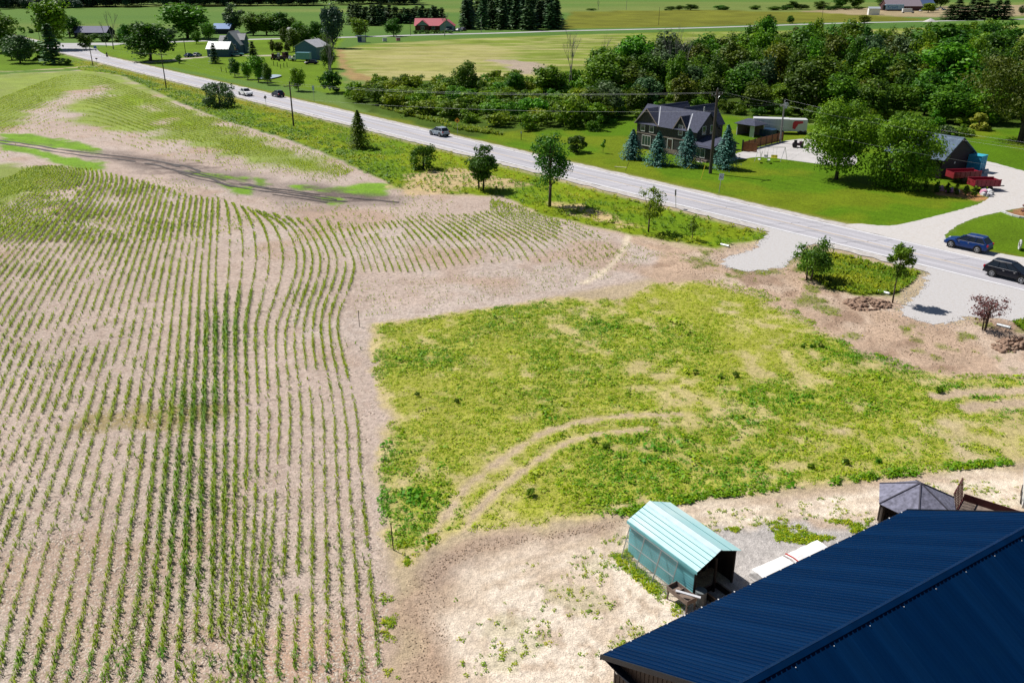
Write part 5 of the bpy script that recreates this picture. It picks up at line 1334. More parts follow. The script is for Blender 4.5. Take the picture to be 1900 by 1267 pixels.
# ---- conifer blocks
for i in range(17): one('fir', 650 + i * 5.4 + rw.uniform(-2, 2), 46 + rw.uniform(-4, 3), 9 + rw.uniform(-2, 4), 27, "spruce_tree", "dark spruce in the short row left of the red-roofed house", "spruce", "spruces of the short dark row", dict(fir=PF))
for i in range(16): one('fir', 745 + i * 5 + rw.uniform(-2, 2), 43 + rw.uniform(-4, 2), 13 + rw.uniform(-3, 4), 25, "spruce_tree", "dark spruce behind the red-roofed house", "spruce", "spruces behind the red-roofed house", dict(fir=PF))
for (x, y) in fill_px([(862,57),(1034,57),(1030,38),(985,30),(870,36)], 8.5, rw):
    place(rw.choice(PF), "spruce_tree", "dark spruce in the large plantation right of the red-roofed house", "spruce", (x, y, 0), rw.uniform(14, 18), rw.uniform(10, 14), "spruces of the large plantation", rw)
# ---- right far trees
one('dark', 1427, 46, 27, 16, "tree", "small round tree in the far right field, left of two"); one('dark', 1466, 45, 29, 13, "tree", "small round tree in the far right field, right of two")
one('olive', 1604, 44, 28, 22, "tree", "small ragged tree in the far field before the white shed")
for u in (1762, 1775, 1788, 1800, 1812, 1824, 1836, 1848, 1862): one('grey', u, 37 + rw.uniform(-1, 1), -2 + rw.uniform(-3, 14), 38, "pine_tree", "pine in the far group at the upper right", "pine", "pines of the far upper right group", dict(grey=PS))
for u in (1560, 1585, 1640, 1655, 1690, 1712, 1730, 1745): one('dark', u, 14, -14, 26, "tree", "dark tree behind the far roadside business", "tree", "trees behind the far business")
one('lime', 1722, 24, 4, 24, "tree", "light green tree among the parked cars of the far business")
for u in list(range(1248, 1600, 17)): 
    if rw.random() < .85: one('dark', u + rw.uniform(-6, 6), 19 + rw.uniform(-1, 1), rw.choice((8, 10, 2, 12)), rw.uniform(16, 26), "tree", "dark tree in the far hedgerow at the top right", "tree", "trees of the far hedgerow")
one('grey', 1896, 28, 10, 16, "tree", "bluish tree at the far top right corner")
# ---- far wood along the top left
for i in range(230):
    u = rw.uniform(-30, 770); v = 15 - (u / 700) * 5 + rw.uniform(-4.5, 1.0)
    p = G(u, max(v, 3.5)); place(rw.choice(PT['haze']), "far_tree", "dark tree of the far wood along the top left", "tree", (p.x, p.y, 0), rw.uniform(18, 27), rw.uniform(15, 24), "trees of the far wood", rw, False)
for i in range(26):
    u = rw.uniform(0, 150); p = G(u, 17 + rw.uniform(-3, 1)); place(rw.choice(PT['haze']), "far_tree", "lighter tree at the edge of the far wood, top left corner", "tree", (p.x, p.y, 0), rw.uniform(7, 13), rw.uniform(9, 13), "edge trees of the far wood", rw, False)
# ---- bare and dead trees
def bare_tree(u, vb, vt, label, seed, spread=.25, depth=4, stems=1, r=.16, m=None):
    p = GH(u, vb); h = top_z(u, vb, vt) - p.z; rg = random.Random(seed); t = thing("dead_tree", label, "dead tree", p, 0); mb = MB()
    def grow(a, d, L, r, k):
        b = a + d * L; mb.tube(a, b, r, r * .66, 5, False)
        if k == 0: return
        for _ in range(2 if rg.random() < .55 else 3):
            nd = (d + Vector((rg.uniform(-1, 1), rg.uniform(-1, 1), rg.uniform(-.15, .5))) * spread * 1.6).normalized(); grow(b, nd, L * rg.uniform(.55, .85), r * .6, k - 1)
    for s in range(stems):
        grow(Vector((s * .9, rg.uniform(-.4, .4), 0)), Vector((rg.uniform(-.08, .08), rg.uniform(-.08, .08), 1)).normalized(), h * .36, r, depth)
    mb.build("branches", m or M_BARKG, t)
bare_tree(1055, 172, 70, "tall bare dead tree with two stems before the hay field", 1, .16, 4, 2, .14)
bare_tree(1112, 150, 68, "thin bare tree at the back of the wood's left end", 2, .2, 4, 1, .12)
bare_tree(1245, 170, 72, "pale dead tree inside the left part of the wood", 3, .25, 5, 2, .14)
bare_tree(1280, 172, 78, "pale dead tree inside the wood right of its twin", 4, .25, 5, 1, .16)
bare_tree(612, 168, 82, "pale dead tree at the corner of the hay field", 5, .2, 5, 2, .18)
bare_tree(210, 92, 32, "grey bare tree at the crossroads", 6, .16, 5, 1, .24)
bare_tree(198, 88, 40, "thin bare tree left of the grey bare one at the crossroads", 7, .15, 4, 1, .16)
bare_tree(825, 68, 26, "bare tree in front of the red-roofed house", 8, .22, 4, 1, .2)
bare_tree(1110, 19, 0, "bare tree in the far field, left of two at the top", 9, .2, 4, 1, .2)
bare_tree(1162, 19, -6, "bare tree in the far field, right of two at the top", 10, .2, 4, 1, .2)
for u in (1095, 1100, 1240): one('dark', u, 20, 16, 16, "bush", "low bush under the far bare trees", "bush", "bushes under the far bare trees", PB, False)

# a few more trees crowding the left farm and the crossroads
for u, vb, vt, w, k, lab in ((160, 92, 62, 24, 'mid', "bush left of the grey bare tree at the crossroads"), (300, 74, 48, 26, 'dark', "dark tree right of the big maple, behind the side road"), (318, 76, 50, 22, 'grey', "grey-green tree left of the willow"),
                             (365, 82, 58, 16, 'mid', "small tree under the willow"), (556, 76, 40, 26, 'mid', "tree between the clump and the workshop trees"), (530, 84, 50, 16, 'olive', "thin olive tree left of the workshop trees"), (610, 128, 82, 26, 'dark', "dark tree right of the workshop"), (22, 112, 78, 30, 'dark', "dark round bush left of the multi-stemmed tree"),
                             (130, 70, 30, 40, 'mid', "tree behind the tall one at the far left"), (78, 106, 74, 24, 'mid', "leafy tree between the two lane trees")):
    one(k, u, vb, vt, w, "tree", lab)

# ================================================================== HOUSE AND OUTBUILDINGS
M_SIDING = mat("charcoal_siding", (.050, .047, .050), .7, var=.2, size=.5)
M_ROOF = mat("charcoal_shingle", (.060, .066, .105), .85, var=.22, size=.35, bump=.02, bsize=.2)
M_WTRIM = mat("white_trim", (.62, .62, .62), .5, var=.05)
M_GLASS = glass_mat("window_glass", (.03, .06, .07))
M_STONE = mat("stone_facing", (.26, .20, .18), .9, var=.35, size=.3)
M_FENCE = mat("cedar_fence", (.21, .085, .035), .8, var=.25, size=.4)
M_POSTD = mat("dark_post", (.03, .025, .025), .7)
def along_u(a, dirv, u):
    """distance from a along dirv whose picture column is u"""
    lo, hi = 0.0, 60.0
    f = lambda s: 950 + FPX * (a.x + dirv.x * s) / ((a.y + dirv.y * s) * CP + CAM_H * SP)
    for _ in range(50):
        m = (lo + hi) / 2
        if f(m) < u: lo = m
        else: hi = m
    return lo
def window(parent, x, y, z, w, h, ax='x', sgn=-1, mull=1, m=None):
    """window in a wall; ax = axis the wall runs along, sgn = side it faces"""
    def bx(mb, a0, a1, d0, d1, z0, z1):
        d0, d1 = sorted((d0 * sgn, d1 * sgn))
        return mb.box(a0, a1, y + d0, y + d1, z0, z1) if ax == 'x' else mb.box(x + d0, x + d1, a0, a1, z0, z1)
    c = x if ax == 'x' else y
    mb = MB(); t = .09
    for a0, a1, z0, z1 in ((c - w / 2 - t, c + w / 2 + t, z - h / 2 - t * 1.4, z - h / 2), (c - w / 2 - t, c + w / 2 + t, z + h / 2, z + h / 2 + t), (c - w / 2 - t, c - w / 2, z - h / 2, z + h / 2), (c + w / 2, c + w / 2 + t, z - h / 2, z + h / 2)): bx(mb, a0, a1, .0, .07, z0, z1)
    for i in range(1, mull + 1): q = c - w / 2 + w * i / (mull + 1); bx(mb, q - .03, q + .03, .0, .06, z - h / 2, z + h / 2)
    f = mb.build("window", m or M_WTRIM, parent)
    for i in range(mull + 1):
        q0, q1 = c - w / 2 + w * i / (mull + 1) + .03, c - w / 2 + w * (i + 1) / (mull + 1) - .03
        bx(MB_ := MB(), q0, q1, .005, .03, z - h / 2, z + h / 2); MB_.build("pane", M_GLASS, f)
def gable_house(parent, x0, x1, y0, y1, zw, zr, axis, wallm, roofm, over=.3, parts=("wall", "roof_slope"), t=.12, ends=(1, 1)):
    """walls with two gables and two roof slopes; ridge along axis"""
    if axis == 'x':
        P = [(y0, 0), (y1, 0), (y1, zw), ((y0 + y1) / 2, zr), (y0, zw)]
        V = [(x0, a, b) for a, b in P] + [(x1, a, b) for a, b in P]
    else:
        P = [(x0, 0), (x1, 0), (x1, zw), ((x0 + x1) / 2, zr), (x0, zw)]
        V = [(a, y0, b) for a, b in P] + [(a, y1, b) for a, b in P]
    mb = MB(); mb.add(V, [(0, 1, 2, 3, 4), (9, 8, 7, 6, 5)] + [(i, 5 + i, 5 + (i + 1) % 5, (i + 1) % 5) for i in range(5)])
    mb.build(parts[0], wallm, parent)
    out = []
    for sg in (-1, 1):
        if axis == 'x':
            yc = (y0 + y1) / 2; hw = (y1 - y0) / 2; sl = (zr - zw) / hw; ye = yc + sg * (hw + over); ze = zw - sl * over + .06
            Q = [(x0 - over * ends[0], ye, ze), (x1 + over * ends[1], ye, ze), (x1 + over * ends[1], yc, zr + .06), (x0 - over * ends[0], yc, zr + .06)]
        else:
            xc = (x0 + x1) / 2; hw = (x1 - x0) / 2; sl = (zr - zw) / hw; xe = xc + sg * (hw + over); ze = zw - sl * over + .06
            Q = [(xe, y0 - over * ends[0], ze), (xe, y1 + over * ends[1], ze), (xc, y1 + over * ends[1], zr + .06), (xc, y0 - over * ends[0], zr + .06)]
        nrm = (Vector(Q[1]) - Vector(Q[0])).cross(Vector(Q[2]) - Vector(Q[0]))
        if nrm.z < 0: Q.reverse()
        mb = MB(); mb.slab(Q, t); out.append(mb.build(parts[1], roofm, parent))
    return out
HA = G(1180, 273)
hs = lambda u: along_u(HA, RD, u)
house = thing("house", "charcoal two-storey house with steep gables behind the blue spruces", "house", HA, RANG)
HL = hs(1289); W1 = hs(1218); HW = 5.6; ZW, ZR = 4.5, 7.15
gable_house(house, 0, HL, 0, HW, ZW, ZR, 'x', M_SIDING, M_ROOF, .35)
gable_house(house, .02, W1, -.04, HW / 2, ZW + .05, ZR - .25, 'y', M_SIDING, M_ROOF, .35, ("gable_wall", "roof_slope"), ends=(1, 0))
xd = hs(1260); dw = 1.35
gable_house(house, xd - dw, xd + dw, -.03, HW / 2 - .2, ZW - .1, ZR - .7, 'y', M_SIDING, M_ROOF, .25, ("dormer_wall", "roof_slope"), ends=(1, 0))
gable_house(house, W1 + .8, W1 + 5.5, HW / 2, HW + 5.0, ZW, ZR + .3, 'y', M_SIDING, M_ROOF, .3, ("back_wall", "roof_slope"), ends=(0, 1))
gable_house(house, .4, 5.0, HW / 2, HW + 4.0, ZW, ZR + .15, 'y', M_SIDING, M_ROOF, .3, ("back_wall", "roof_slope"), ends=(0, 1))
# flashing strips, white barge boards
M_FLASH = mat("white_flashing", (.52, .54, .60), .5)
def vstrip(a, b): mb = MB(); mb.beam(a, b, .18, .05); mb.build("flashing", M_FLASH, house)
vstrip((W1 + .30, -.28, ZW - .12), (W1 / 2 + .45, HW / 2 - .25, ZR - .1))
vstrip((xd + dw + .3, -.25, ZW - .15), (xd + .35, HW / 2 - .55, ZR - .45))
for (xc, hw, zb, zt, yy) in ((W1 / 2, W1 / 2 + .35, ZW - .30, ZR - .22, -.41), (xd, dw + .25, ZW - .35, ZR - .66, -.30)):
    for sg in (-1, 1): mb = MB(); mb.beam((xc, yy, zt), (xc + sg * hw, yy, zb), .05, .16); mb.build("barge_board", mat("taupe_trim", (.30, .24, .22), .6) if not bpy.data.materials.get("taupe_trim") else bpy.data.materials["taupe_trim"], house)
MB().box(-.03, HL, -.09, -.045, 2.55, 2.7).build("belt_board", bpy.data.materials["taupe_trim"], house)
for x in (W1 * .3, W1 * .72): window(house, x, -.045, 3.7, .85, 1.25, 'x', -1, 0)
window(house, W1 * .5, -.045, 1.45, 1.9, 1.6, 'x', -1, 2)
window(house, xd, -.035, 4.2, .8, 1.5, 'x', -1, 0)
dr = MB().box(hs(1242) - .5, hs(1242) + .5, -.06, -.01, .3, 2.4).build("door", mat("dark_door", (.05, .03, .025), .5), house)
mb = MB(); x = hs(1242)
for a in ((x - .62, x - .5, .3, 2.5), (x + .5, x + .62, .3, 2.5), (x - .62, x + .62, 2.4, 2.52)): mb.box(a[0], a[1], -.09, -.0, a[2], a[3])
mb.build("door_frame", M_WTRIM, dr)
MB().box(HL * .42, HL - .3, -.12, -.05, 0, .75).build("stone_base", M_STONE, house)
for y in (HW * .32, HW * .68): window(house, HL, y, 4.4, .8, 1.2, 'y', 1, 0)
# one-storey wing at the right
HX = hs(1324)
MB().box(HL + .01, HX, -1.2, HW, 0, 2.5).build("wing_wall", M_SIDING, house)
mb = MB(); mb.slab([(HL - .2, -1.6, 2.35), (HX + .4, -1.6, 2.35), (HX + .4, HW * .5, 3.5), (HL - .2, HW * .5, 3.5)], .12); mb.build("wing_roof", M_ROOF, house)
mb = MB(); mb.slab([(HL, HW + .3, 2.35), (HL, HW * .5, 3.5), (HX + .4, HW * .5, 3.5), (HX + .4, HW + .3, 2.35)], .12); mb.build("wing_roof", M_ROOF, house)
window(house, (HL + HX) / 2 + .1, -1.2, 1.35, 1.7, 1.3, 'x', -1, 1)
MB().box(HL + .3, HX - .3, -1.55, -1.2, 0, .35).build("planter", M_STONE, house)
pp = MB().tube((HL * .9, HW * .55, ZR - .3), (HL * .9, HW * .55, ZR + .8), .1, .1, 8).build("vent_pipe", M_WTRIM, house)
# garden pavilion
pv = thing("pavilion", "small pavilion with a charcoal hip roof behind the fence", "pavilion", G(1391, 252), RANG)
MB().box(-2.0, 2.0, -1.6, 1.6, 0, .05).build("floor", M_CONC, pv)
for x, y in ((-1.9, -1.5), (1.9, -1.5), (1.9, 1.5), (-1.9, 1.5)): MB().cbox((x, y, 1.15), (.14, .14, 2.2)).build("post", M_WTRIM, pv)
MB().box(-1.85, 1.85, 1.45, 1.5, 0, 2.2).build("back_wall", mat("taupe_wall", (.20, .16, .15), .8), pv)
MB().box(-1.9, -1.85, -1.5, 1.5, 0, 2.2).build("side_wall", bpy.data.materials["taupe_wall"], pv)
MB().box(1.0, 1.85, -1.5, -1.45, 0, 2.1).build("door", M_WTRIM, pv)
e = [(-2.4, -2.0, 2.25), (2.4, -2.0, 2.25), (2.4, 2.0, 2.25), (-2.4, 2.0, 2.25)]; r0, r1 = (-.7, 0, 3.2), (.7, 0, 3.2)
for Q in ([e[0], e[1], r1, r0], [e[2], e[3], r0, r1], [e[1], e[2], r1], [e[3], e[0], r0]): MB().slab(Q, .08).build("roof_slope", M_ROOF, pv)
tk = thing("water_tank", "small blue tank with a white lid behind the house", "tank", G(1331, 233), 0)
MB().tube((0, 0, 0), (0, 0, 1.5), .5, .5, 16).build("body", mat("blue_plastic", (.03, .18, .30), .5), tk); MB().tube((0, 0, 1.5), (0, 0, 1.7), .5, .35, 16).build("lid", M_WTRIM, tk)
pl_ = MB().tube((0, 0, 0), (0, 0, 1.25), 1.6, 1.6, 24).build("pool", mat("pool_wall", (.02, .05, .10), .4)); pl_.location = G(1424, 252); tag(pl_, "round dark blue pool wall beside the pavilion", "pool")
# white box trailers
def box_trailer(u, v, L, W_, H_, rz, label, art=False):
    t = thing("cargo_trailer", label, "trailer", G(u, v), rz); mw = bpy.data.materials.get("trailer_white") or mat("trailer_white", (.62, .63, .64), .45, var=.08, size=1.5)
    MB().box(-L / 2, L / 2, -W_ / 2, W_ / 2, .55, .55 + H_).build("body", mw, t)
    for i in range(int(L / 1.2)): x = -L / 2 + .6 + i * 1.2; MB().box(x, x + .04, -W_ / 2 - .015, -W_ / 2, .6, .5 + H_).build("side_rib", M_GALV, t)
    for x in (L * .2, L * .2 + .85):
        for y in (-W_ / 2 + .1, W_ / 2 - .1): MB().disc((x, y, .38), .38, (0, 1, 0), .25, 16).build("wheel", M_BLACK, t)
    if art:
        mb = MB(); yy = -W_ / 2 - .02
        mb.add([(-.9, yy, 1.1), (-.4, yy, .9), (.1, yy, 1.9), (1.0, yy, 2.1), (.95, yy, 2.5), (-.6, yy, 2.5), (-.9, yy, 2.1)], [tuple(range(7))]); mb.build("graphic", mat("red_graphic", (.55, .03, .05), .5), t)
        MB().box(-L / 2 - .02, -L / 2, -W_ / 2 + .1, W_ / 2 - .1, .6, .5 + H_).build("door", mat("maroon_door", (.10, .02, .025), .6), t)
    return t
box_trailer(1428, 247, 6.6, 2.4, 2.3, RAD(-12), "long white box trailer behind the pavilion")
box_trailer(1476, 248, 3.6, 2.2, 2.2, RAD(-8), "short white trailer with a red graphic on its side", True)
# brown fence
fa, fb = G(1377, 281), G(1452, 262); fv_ = fb - fa; FLn = fv_.length
fence = thing("fence", "brown board fence with dark posts along the concrete court", "fence", fa, math.atan2(fv_.y, fv_.x)); nf = 7; sg = FLn / nf
board = MB().box(.06, sg - .06, -.015, .015, 0, .20).mesh("board", M_FENCE)
post = MB().box(-.06, .06, -.06, .06, 0, 1.75).mesh("post", M_POSTD)
for i in range(nf + 1): link_mesh("post", post, fence, (i * sg, 0, 0), None, (1.8 if i == 0 else 1, 1.8 if i == 0 else 1, 1.12 if i == 0 else 1))
for i in range(nf):
    for j in range(7): link_mesh("board", board, fence, (i * sg, 0, .1 + j * .215))
f2 = MB()
for j in range(7): f2.box(-2.6, -.1, -.015, .015, .1 + j * .215, .3 + j * .215)
o = f2.build("return_panel", M_FENCE, fence); o.rotation_euler = (0, 0, RAD(-75) * -1 - math.pi / 2 * 0 + RAD(25))
# swing set
sw = thing("swing_set", "metal swing set with a yellow seat on the lawn", "swing", G(1432, 299), RAD(-14))
SA, SB_ = Vector((-2.2, 0, 2.2)), Vector((1.9, .6, 2.2))
for c in (SA, SB_):
    for dx, dy in ((-.55, -.9), (.55, .9)): mb = MB(); mb.tube((c.x + dx, c.y + dy, 0), c, .035, .035, 6); mb.build("leg", M_GALV, sw)
mb = MB(); mb.tube(SA, SB_, .04, .04, 6); mb.build("top_bar", M_GALV, sw)
for k, (f, m_) in enumerate(((.3, M_WTRIM), (.62, bpy.data.materials.get("swing_yellow") or mat("swing_yellow", (.75, .68, .08), .5)))):
    c = SA.lerp(SB_, f); mb = MB(); mb.tube(c + Vector((-.28, 0, 0)), c + Vector((-.28, 0, -1.7)), .012, .012, 4); mb.tube(c + Vector((.28, 0, 0)), c + Vector((.28, 0, -1.7)), .012, .012, 4); mb.build("chain", M_GALV, sw)
    MB().cbox((c.x, c.y, .48), (1.0 if k else .6, .4, .08)).build("seat", m_, sw)
    MB().cbox((c.x, c.y + .22, .7), (1.0 if k else .6, .05, .4)).build("seat_back", m_, sw)
gl = thing("glider", "white two-bench garden glider beside the swing set", "bench", G(1417, 301), RAD(-14)); mg = M_GALV
for x in (-.75, .75):
    MB().cbox((x, 0, .42), (.4, 1.1, .06)).build("bench", M_WTRIM, gl)
    for y in (-.5, .5): mb = MB(); mb.tube((x * .9, y, 0), (x * .5, y, 1.7), .025, .025, 6); mb.build("leg", mg, gl)
# dark cart on the court
ct = thing("garden_tractor", "dark garden tractor parked on the concrete court", "tractor", G(1480, 274), RAD(-15))
MB().box(-.9, .9, -.45, .45, .4, .75).build("chassis", mat("maroon_paint", (.06, .02, .04), .4), ct); MB().box(.2, .95, -.4, .4, .75, 1.05).build("hood", bpy.data.materials["maroon_paint"], ct); MB().box(-.7, -.2, -.3, .3, .75, 1.25).build("seat", M_BLACK, ct)
for x, r_ in ((-.55, .42), (.65, .3)):
    for y in (-.5, .5): MB().disc((x, y, r_), r_, (0, 1, 0), .22, 16).build("wheel", M_BLACK, ct)
# dark shed
cs_ = G(1801, 315); DS_W, DS_L = 10.0, 9.0
ds = thing("garage", "dark maroon garage with a gable end behind the large maple", "garage", cs_, RANG)
M_MAR = mat("dark_maroon_siding", (.022, .012, .022), .7, var=.2)
gable_house(ds, -DS_L, 0, -DS_W, 0, 2.8, 5.5, 'x', M_MAR, mat("blue_grey_shingle", (.10, .14, .20), .85, var=.3, size=.6), .3, ("wall", "roof_slope"))
MB().box(.01, .03, -DS_W * .62, -DS_W * .58, 1.7, 2.0).build("wall_lamp", M_WTRIM, ds)
bb = thing("blue_container", "bright blue storage box beside the dark garage", "container", G(1809, 318), RANG)
M_BLUEB = mat("bright_blue_panel", (.035, .28, .48), .5, var=.08)
MB().box(-1.0, 1.0, -1.0, 1.0, .1, 2.5).build("body", M_BLUEB, bb)
MB().box(-1.05, 1.05, -1.05, 1.05, 2.5, 2.58).build("roof", mat("cyan_roof", (.06, .45, .62), .4), bb)
for y in (-.95, -.3, .3, .9): MB().box(1.0, 1.03, y, y + .05, .15, 2.45).build("rib", M_BLUEB, bb)
M_RED = mat("dump_red", (.26, .015, .035), .45, var=.15, size=.6, coat=.2)
def dump(u, v, rz, label, L=4.4):
    t = thing("dump_trailer", label, "trailer", G(u, v), rz, "red dump trailers beside the dark garage")
    MB().box(-L / 2, L / 2, -1.0, 1.0, .62, .68).build("bed", M_RED, t)
    for y in (-1.0, .94): 
        s_ = MB().box(-L / 2, L / 2, y, y + .06, .62, 1.55).build("side_wall", M_RED, t)
        for i in range(6): MB().box(-L / 2 + .3 + i * (L - .6) / 5, -L / 2 + .38 + i * (L - .6) / 5, y - .05 if y < 0 else y + .06, y if y < 0 else y + .11, .65, 1.5).build("rib", M_RED, s_)
        MB().box(-L / 2 - .02, L / 2 + .02, y - .04, y + .1, 1.55, 1.62).build("rail", M_RED, t)
    for x in (-L / 2, L / 2 - .06): MB().box(x, x + .06, -.93, .93, .64, 1.5).build("end_wall", M_RED, t)
    for x in (-.45, .45):
        for y in (-1.0, 1.0): MB().disc((x, y, .36), .36, (0, 1, 0), .22, 16).build("wheel", M_BLACK, t)
    mb = MB(); mb.beam((L / 2, 0, .5), (L / 2 + 1.2, 0, .5), .12); mb.build("drawbar", M_BLACK, t)
dump(1785, 336, RAD(8), "red open dump trailer close to the dark garage"); dump(1823, 352, RAD(4), "red open dump trailer nearer the driveway", 3.8)
# loose clutter by the trailers
rj = random.Random(3); cols = [(.6, .6, .62), (.55, .2, .38), (.62, .3, .42), (.5, .5, .5), (.08, .08, .1), (.7, .7, .72), (.35, .38, .42)]
mats_j = [mat("clutter_%d" % i, c, .6) for i, c in enumerate(cols)]
for i in range(16):
    u = rj.uniform(1818, 1842); v = rj.uniform(358, 366) if i < 8 else rj.uniform(352, 357)
    if i >= 8: u = rj.uniform(1730, 1800)
    if i >= 13: u = rj.uniform(1815, 1830); v = rj.uniform(320, 328)
    s = rj.uniform(.25, .55); mb = MB(); mb.add([(-s, -s * .7, 0), (s, -s * .6, 0), (s * .9, s * .7, 0), (-s * .8, s * .6, 0), (-s * .7, -s * .5, s), (s * .6, -s * .5, s * 1.2), (s * .6, s * .5, s), (-s * .6, s * .45, s * .8)], [(0, 3, 2, 1), (4, 5, 6, 7), (0, 1, 5, 4), (1, 2, 6, 5), (2, 3, 7, 6), (3, 0, 4, 7)])
    o = mb.build("bundle", mats_j[i % 7]); o.location = G(u, v); o.rotation_euler = (0, 0, rj.uniform(0, 3)); tag(o, "loose bundle of belongings on the ground by the red dump trailers", "bundle", "loose bundles by the red dump trailers")
lg = MB(); lg.tube((-1.6, 0, .25), (1.6, .3, .25), .25, .22, 8); lg.tube((-1.5, .45, .25), (1.5, .75, .25), .23, .2, 8); lg.tube((-1.4, .2, .62), (1.5, .5, .62), .2, .2, 8)
o = lg.build("log_pile", mat("pale_logs", (.34, .24, .20), .9, var=.3)); o.location = G(1772, 266); o.rotation_euler = (0, 0, .5); tag(o, "pile of pale logs behind the dark garage", "logs")
# kerb of the mulch bed
kb = MB(); kp = [GH(u, v) for u, v in ((1858, 393), (1868, 397), (1880, 401), (1893, 404), (1915, 407))]
kerb = thing("stone_kerb", "white stone kerb round the mulch bed at the right edge", "kerb", kp[0], 0)
for a, b in zip(kp, kp[1:]):
    n = max(1, int((b - a).length / .55))
    for i in range(n): mb = MB(); p = a.lerp(b, i / n) - kp[0]; q_ = a.lerp(b, (i + .93) / n) - kp[0]; p.z = q_.z = .09; mb.beam(p, q_, .3, .22); mb.build("stone", M_WTRIM, kerb)
# white ring by the right edge
rg_ = thing("ring_planter", "white-rimmed tyre standing on the grass at the right edge", "tyre", GH(1891, 462), RAD(70))
mb = MB(); pts = [(.42 * math.cos(a), 0, .55 + .5 * math.sin(a)) for a in np.linspace(0, 2 * math.pi, 20)]; mb.path(pts, .11, 6); mb.build("rim", M_WTRIM, rg_, True)
MB().disc((0, 0, .55), .36, (0, 1, 0), .08, 18).build("disc", M_BLACK, rg_)
# mulch mound pipes (culvert ends)
for u, v, lab in ((1345, 459, "grey culvert pipe end in the ditch by the left gravel entrance"), (1640, 545, "white culvert pipe end by the slender tree"), (1862, 607, "pale culvert pipe end beside the reddish shrub")):
    o = MB().tube((-.55, 0, .06), (.55, 0, .10), .16, .16, 12).build("culvert", M_GALV); o.location = GH(u, v); o.rotation_euler = (0, 0, RANG); tag(o, lab, "pipe")

# ================================================================== LEFT FARM
def simple_house(name, label, cat, u, v, rz, L, W_, zw, zr, wm, rm, axis='x', wins=(), group=None):
    t = thing(name, label, cat, G(u, v), rz, group); gable_house(t, -L / 2, L / 2, -W_ / 2, W_ / 2, zw, zr, axis, wm, rm, .35)
    for (x, z, w, h) in wins: window(t, x, -W_ / 2 - .005, z, w, h, 'x', -1, 0)
    return t
M_BLUEW = mat("slate_blue_siding", (.055, .11, .17), .7, var=.15)
M_LROOF = mat("pale_shingle", (.42, .42, .43), .85, var=.15)
M_WROOF = mat("white_roof_steel", (.40, .43, .46), .4, .1, .05)
fh = simple_house("farmhouse", "slate blue farmhouse with a steep gable and pale roof", "house", 438, 99, RAD(-6), 7.6, 8.5, 3.6, 8.2, M_BLUEW, M_LROOF, 'y', ((-1.6, 5.6, 1.4, .9), (0, 2.9, .9, 1.2), (1.6, 2.9, .9, 1.2)))
gable_house(fh, -6.0, -3.6, -1.5, 4, 3.6, 6.4, 'x', M_BLUEW, M_LROOF, .3, ("wing_wall", "wing_roof")); gable_house(fh, 1.0, 4.2, -1.0, 3, 5.2, 7.2, 'x', M_BLUEW, M_LROOF, .3, ("dormer_wall", "dormer_roof"))
MB().box(-1.5, 2.6, -6.0, -4.26, 1.5, 1.65).build("deck", mat("deck_wood", (.40, .25, .20), .8), fh); MB().box(-1.5, 2.6, -6.0, -5.92, 1.65, 2.5).build("railing", bpy.data.materials["deck_wood"], fh)
ws = simple_house("shed", "blue shed with a white metal roof beside the farmhouse", "shed", 411, 105, RAD(-6), 8.2, 6.0, 3.0, 5.2, M_BLUEW, M_WROOF, 'x')
for i in range(8): mb = MB(); x = -4 + i * 1.15; mb.beam((x, -3.38, 2.85), (x, 0, 5.28), .05, .05); mb.build("roof_rib", M_WROOF, ws)
wk = simple_house("workshop", "blue-grey workshop with a white roof at the end of the farm drive", "workshop", 581, 109, RAD(-20), 9.0, 9, 4.4, 6.6, mat("workshop_blue", (.075, .16, .23), .7, var=.1), mat("grey_roof_steel", (.45, .45, .48), .5), 'y')
def cab_truck(name, label, u, v, rz, boxm, cabm, L=6.0, Hb=2.6):
    t = thing(name, label, "truck", G(u, v), rz); MB().box(-L / 2, L / 2 - 1.6, -1.1, 1.1, .7, .7 + Hb).build("cargo_box", boxm, t)
    mb = MB(); P = [(L / 2 - 1.5, .5), (L / 2 + .5, .5), (L / 2 + .45, 1.15), (L / 2 - .3, 1.3), (L / 2 - .75, 2.1), (L / 2 - 1.5, 2.15)]; n = len(P); V = [(x, -1, z) for x, z in P] + [(x, 1, z) for x, z in P]
    mb.add(V, [tuple(range(n)), tuple(range(2 * n - 1, n - 1, -1))] + [(i, n + i, n + (i + 1) % n, (i + 1) % n) for i in range(n)]); mb.build("cab", cabm, t)
    MB().cbox((L / 2 - .9, 0, 1.7), (.7, 2.03, .45)).build("side_window", M_GLASS, t)
    for x in (-L / 2 + 1, L / 2 - .4):
        for y in (-1, 1): MB().disc((x, y, .42), .42, (0, 1, 0), .26, 14).build("wheel", M_BLACK, t)
M_TW = mat("truck_white", (.70, .72, .74), .4)
cab_truck("box_truck", "white box truck parked before the blue-grey workshop", 560, 114, RAD(170), mat("truck_blue", (.16, .34, .42), .5), M_TW, 6.6, 2.3)
bh = simple_house("blue_roof_house", "low house with a bright blue roof behind the side road", "house", 416, 63, RAD(-4), 9, 8, 2.7, 5.0, mat("dark_wall", (.03, .035, .06), .8), mat("blue_roof", (.02, .14, .40), .5, var=.1), 'x')
lshed = simple_house("long_shed", "low dark shed with a grey roof at the far left crossroads", "shed", 178, 70, RAD(0), 15, 10, 2.6, 5.2, mat("navy_wall", (.012, .015, .035), .8), mat("lavender_roof", (.19, .19, .27), .8), 'x')
MB().box(-8.6, -7.55, -4, 4, 0, 5).build("end_bay", mat("black_wall", (.012, .013, .02), .9), lshed)
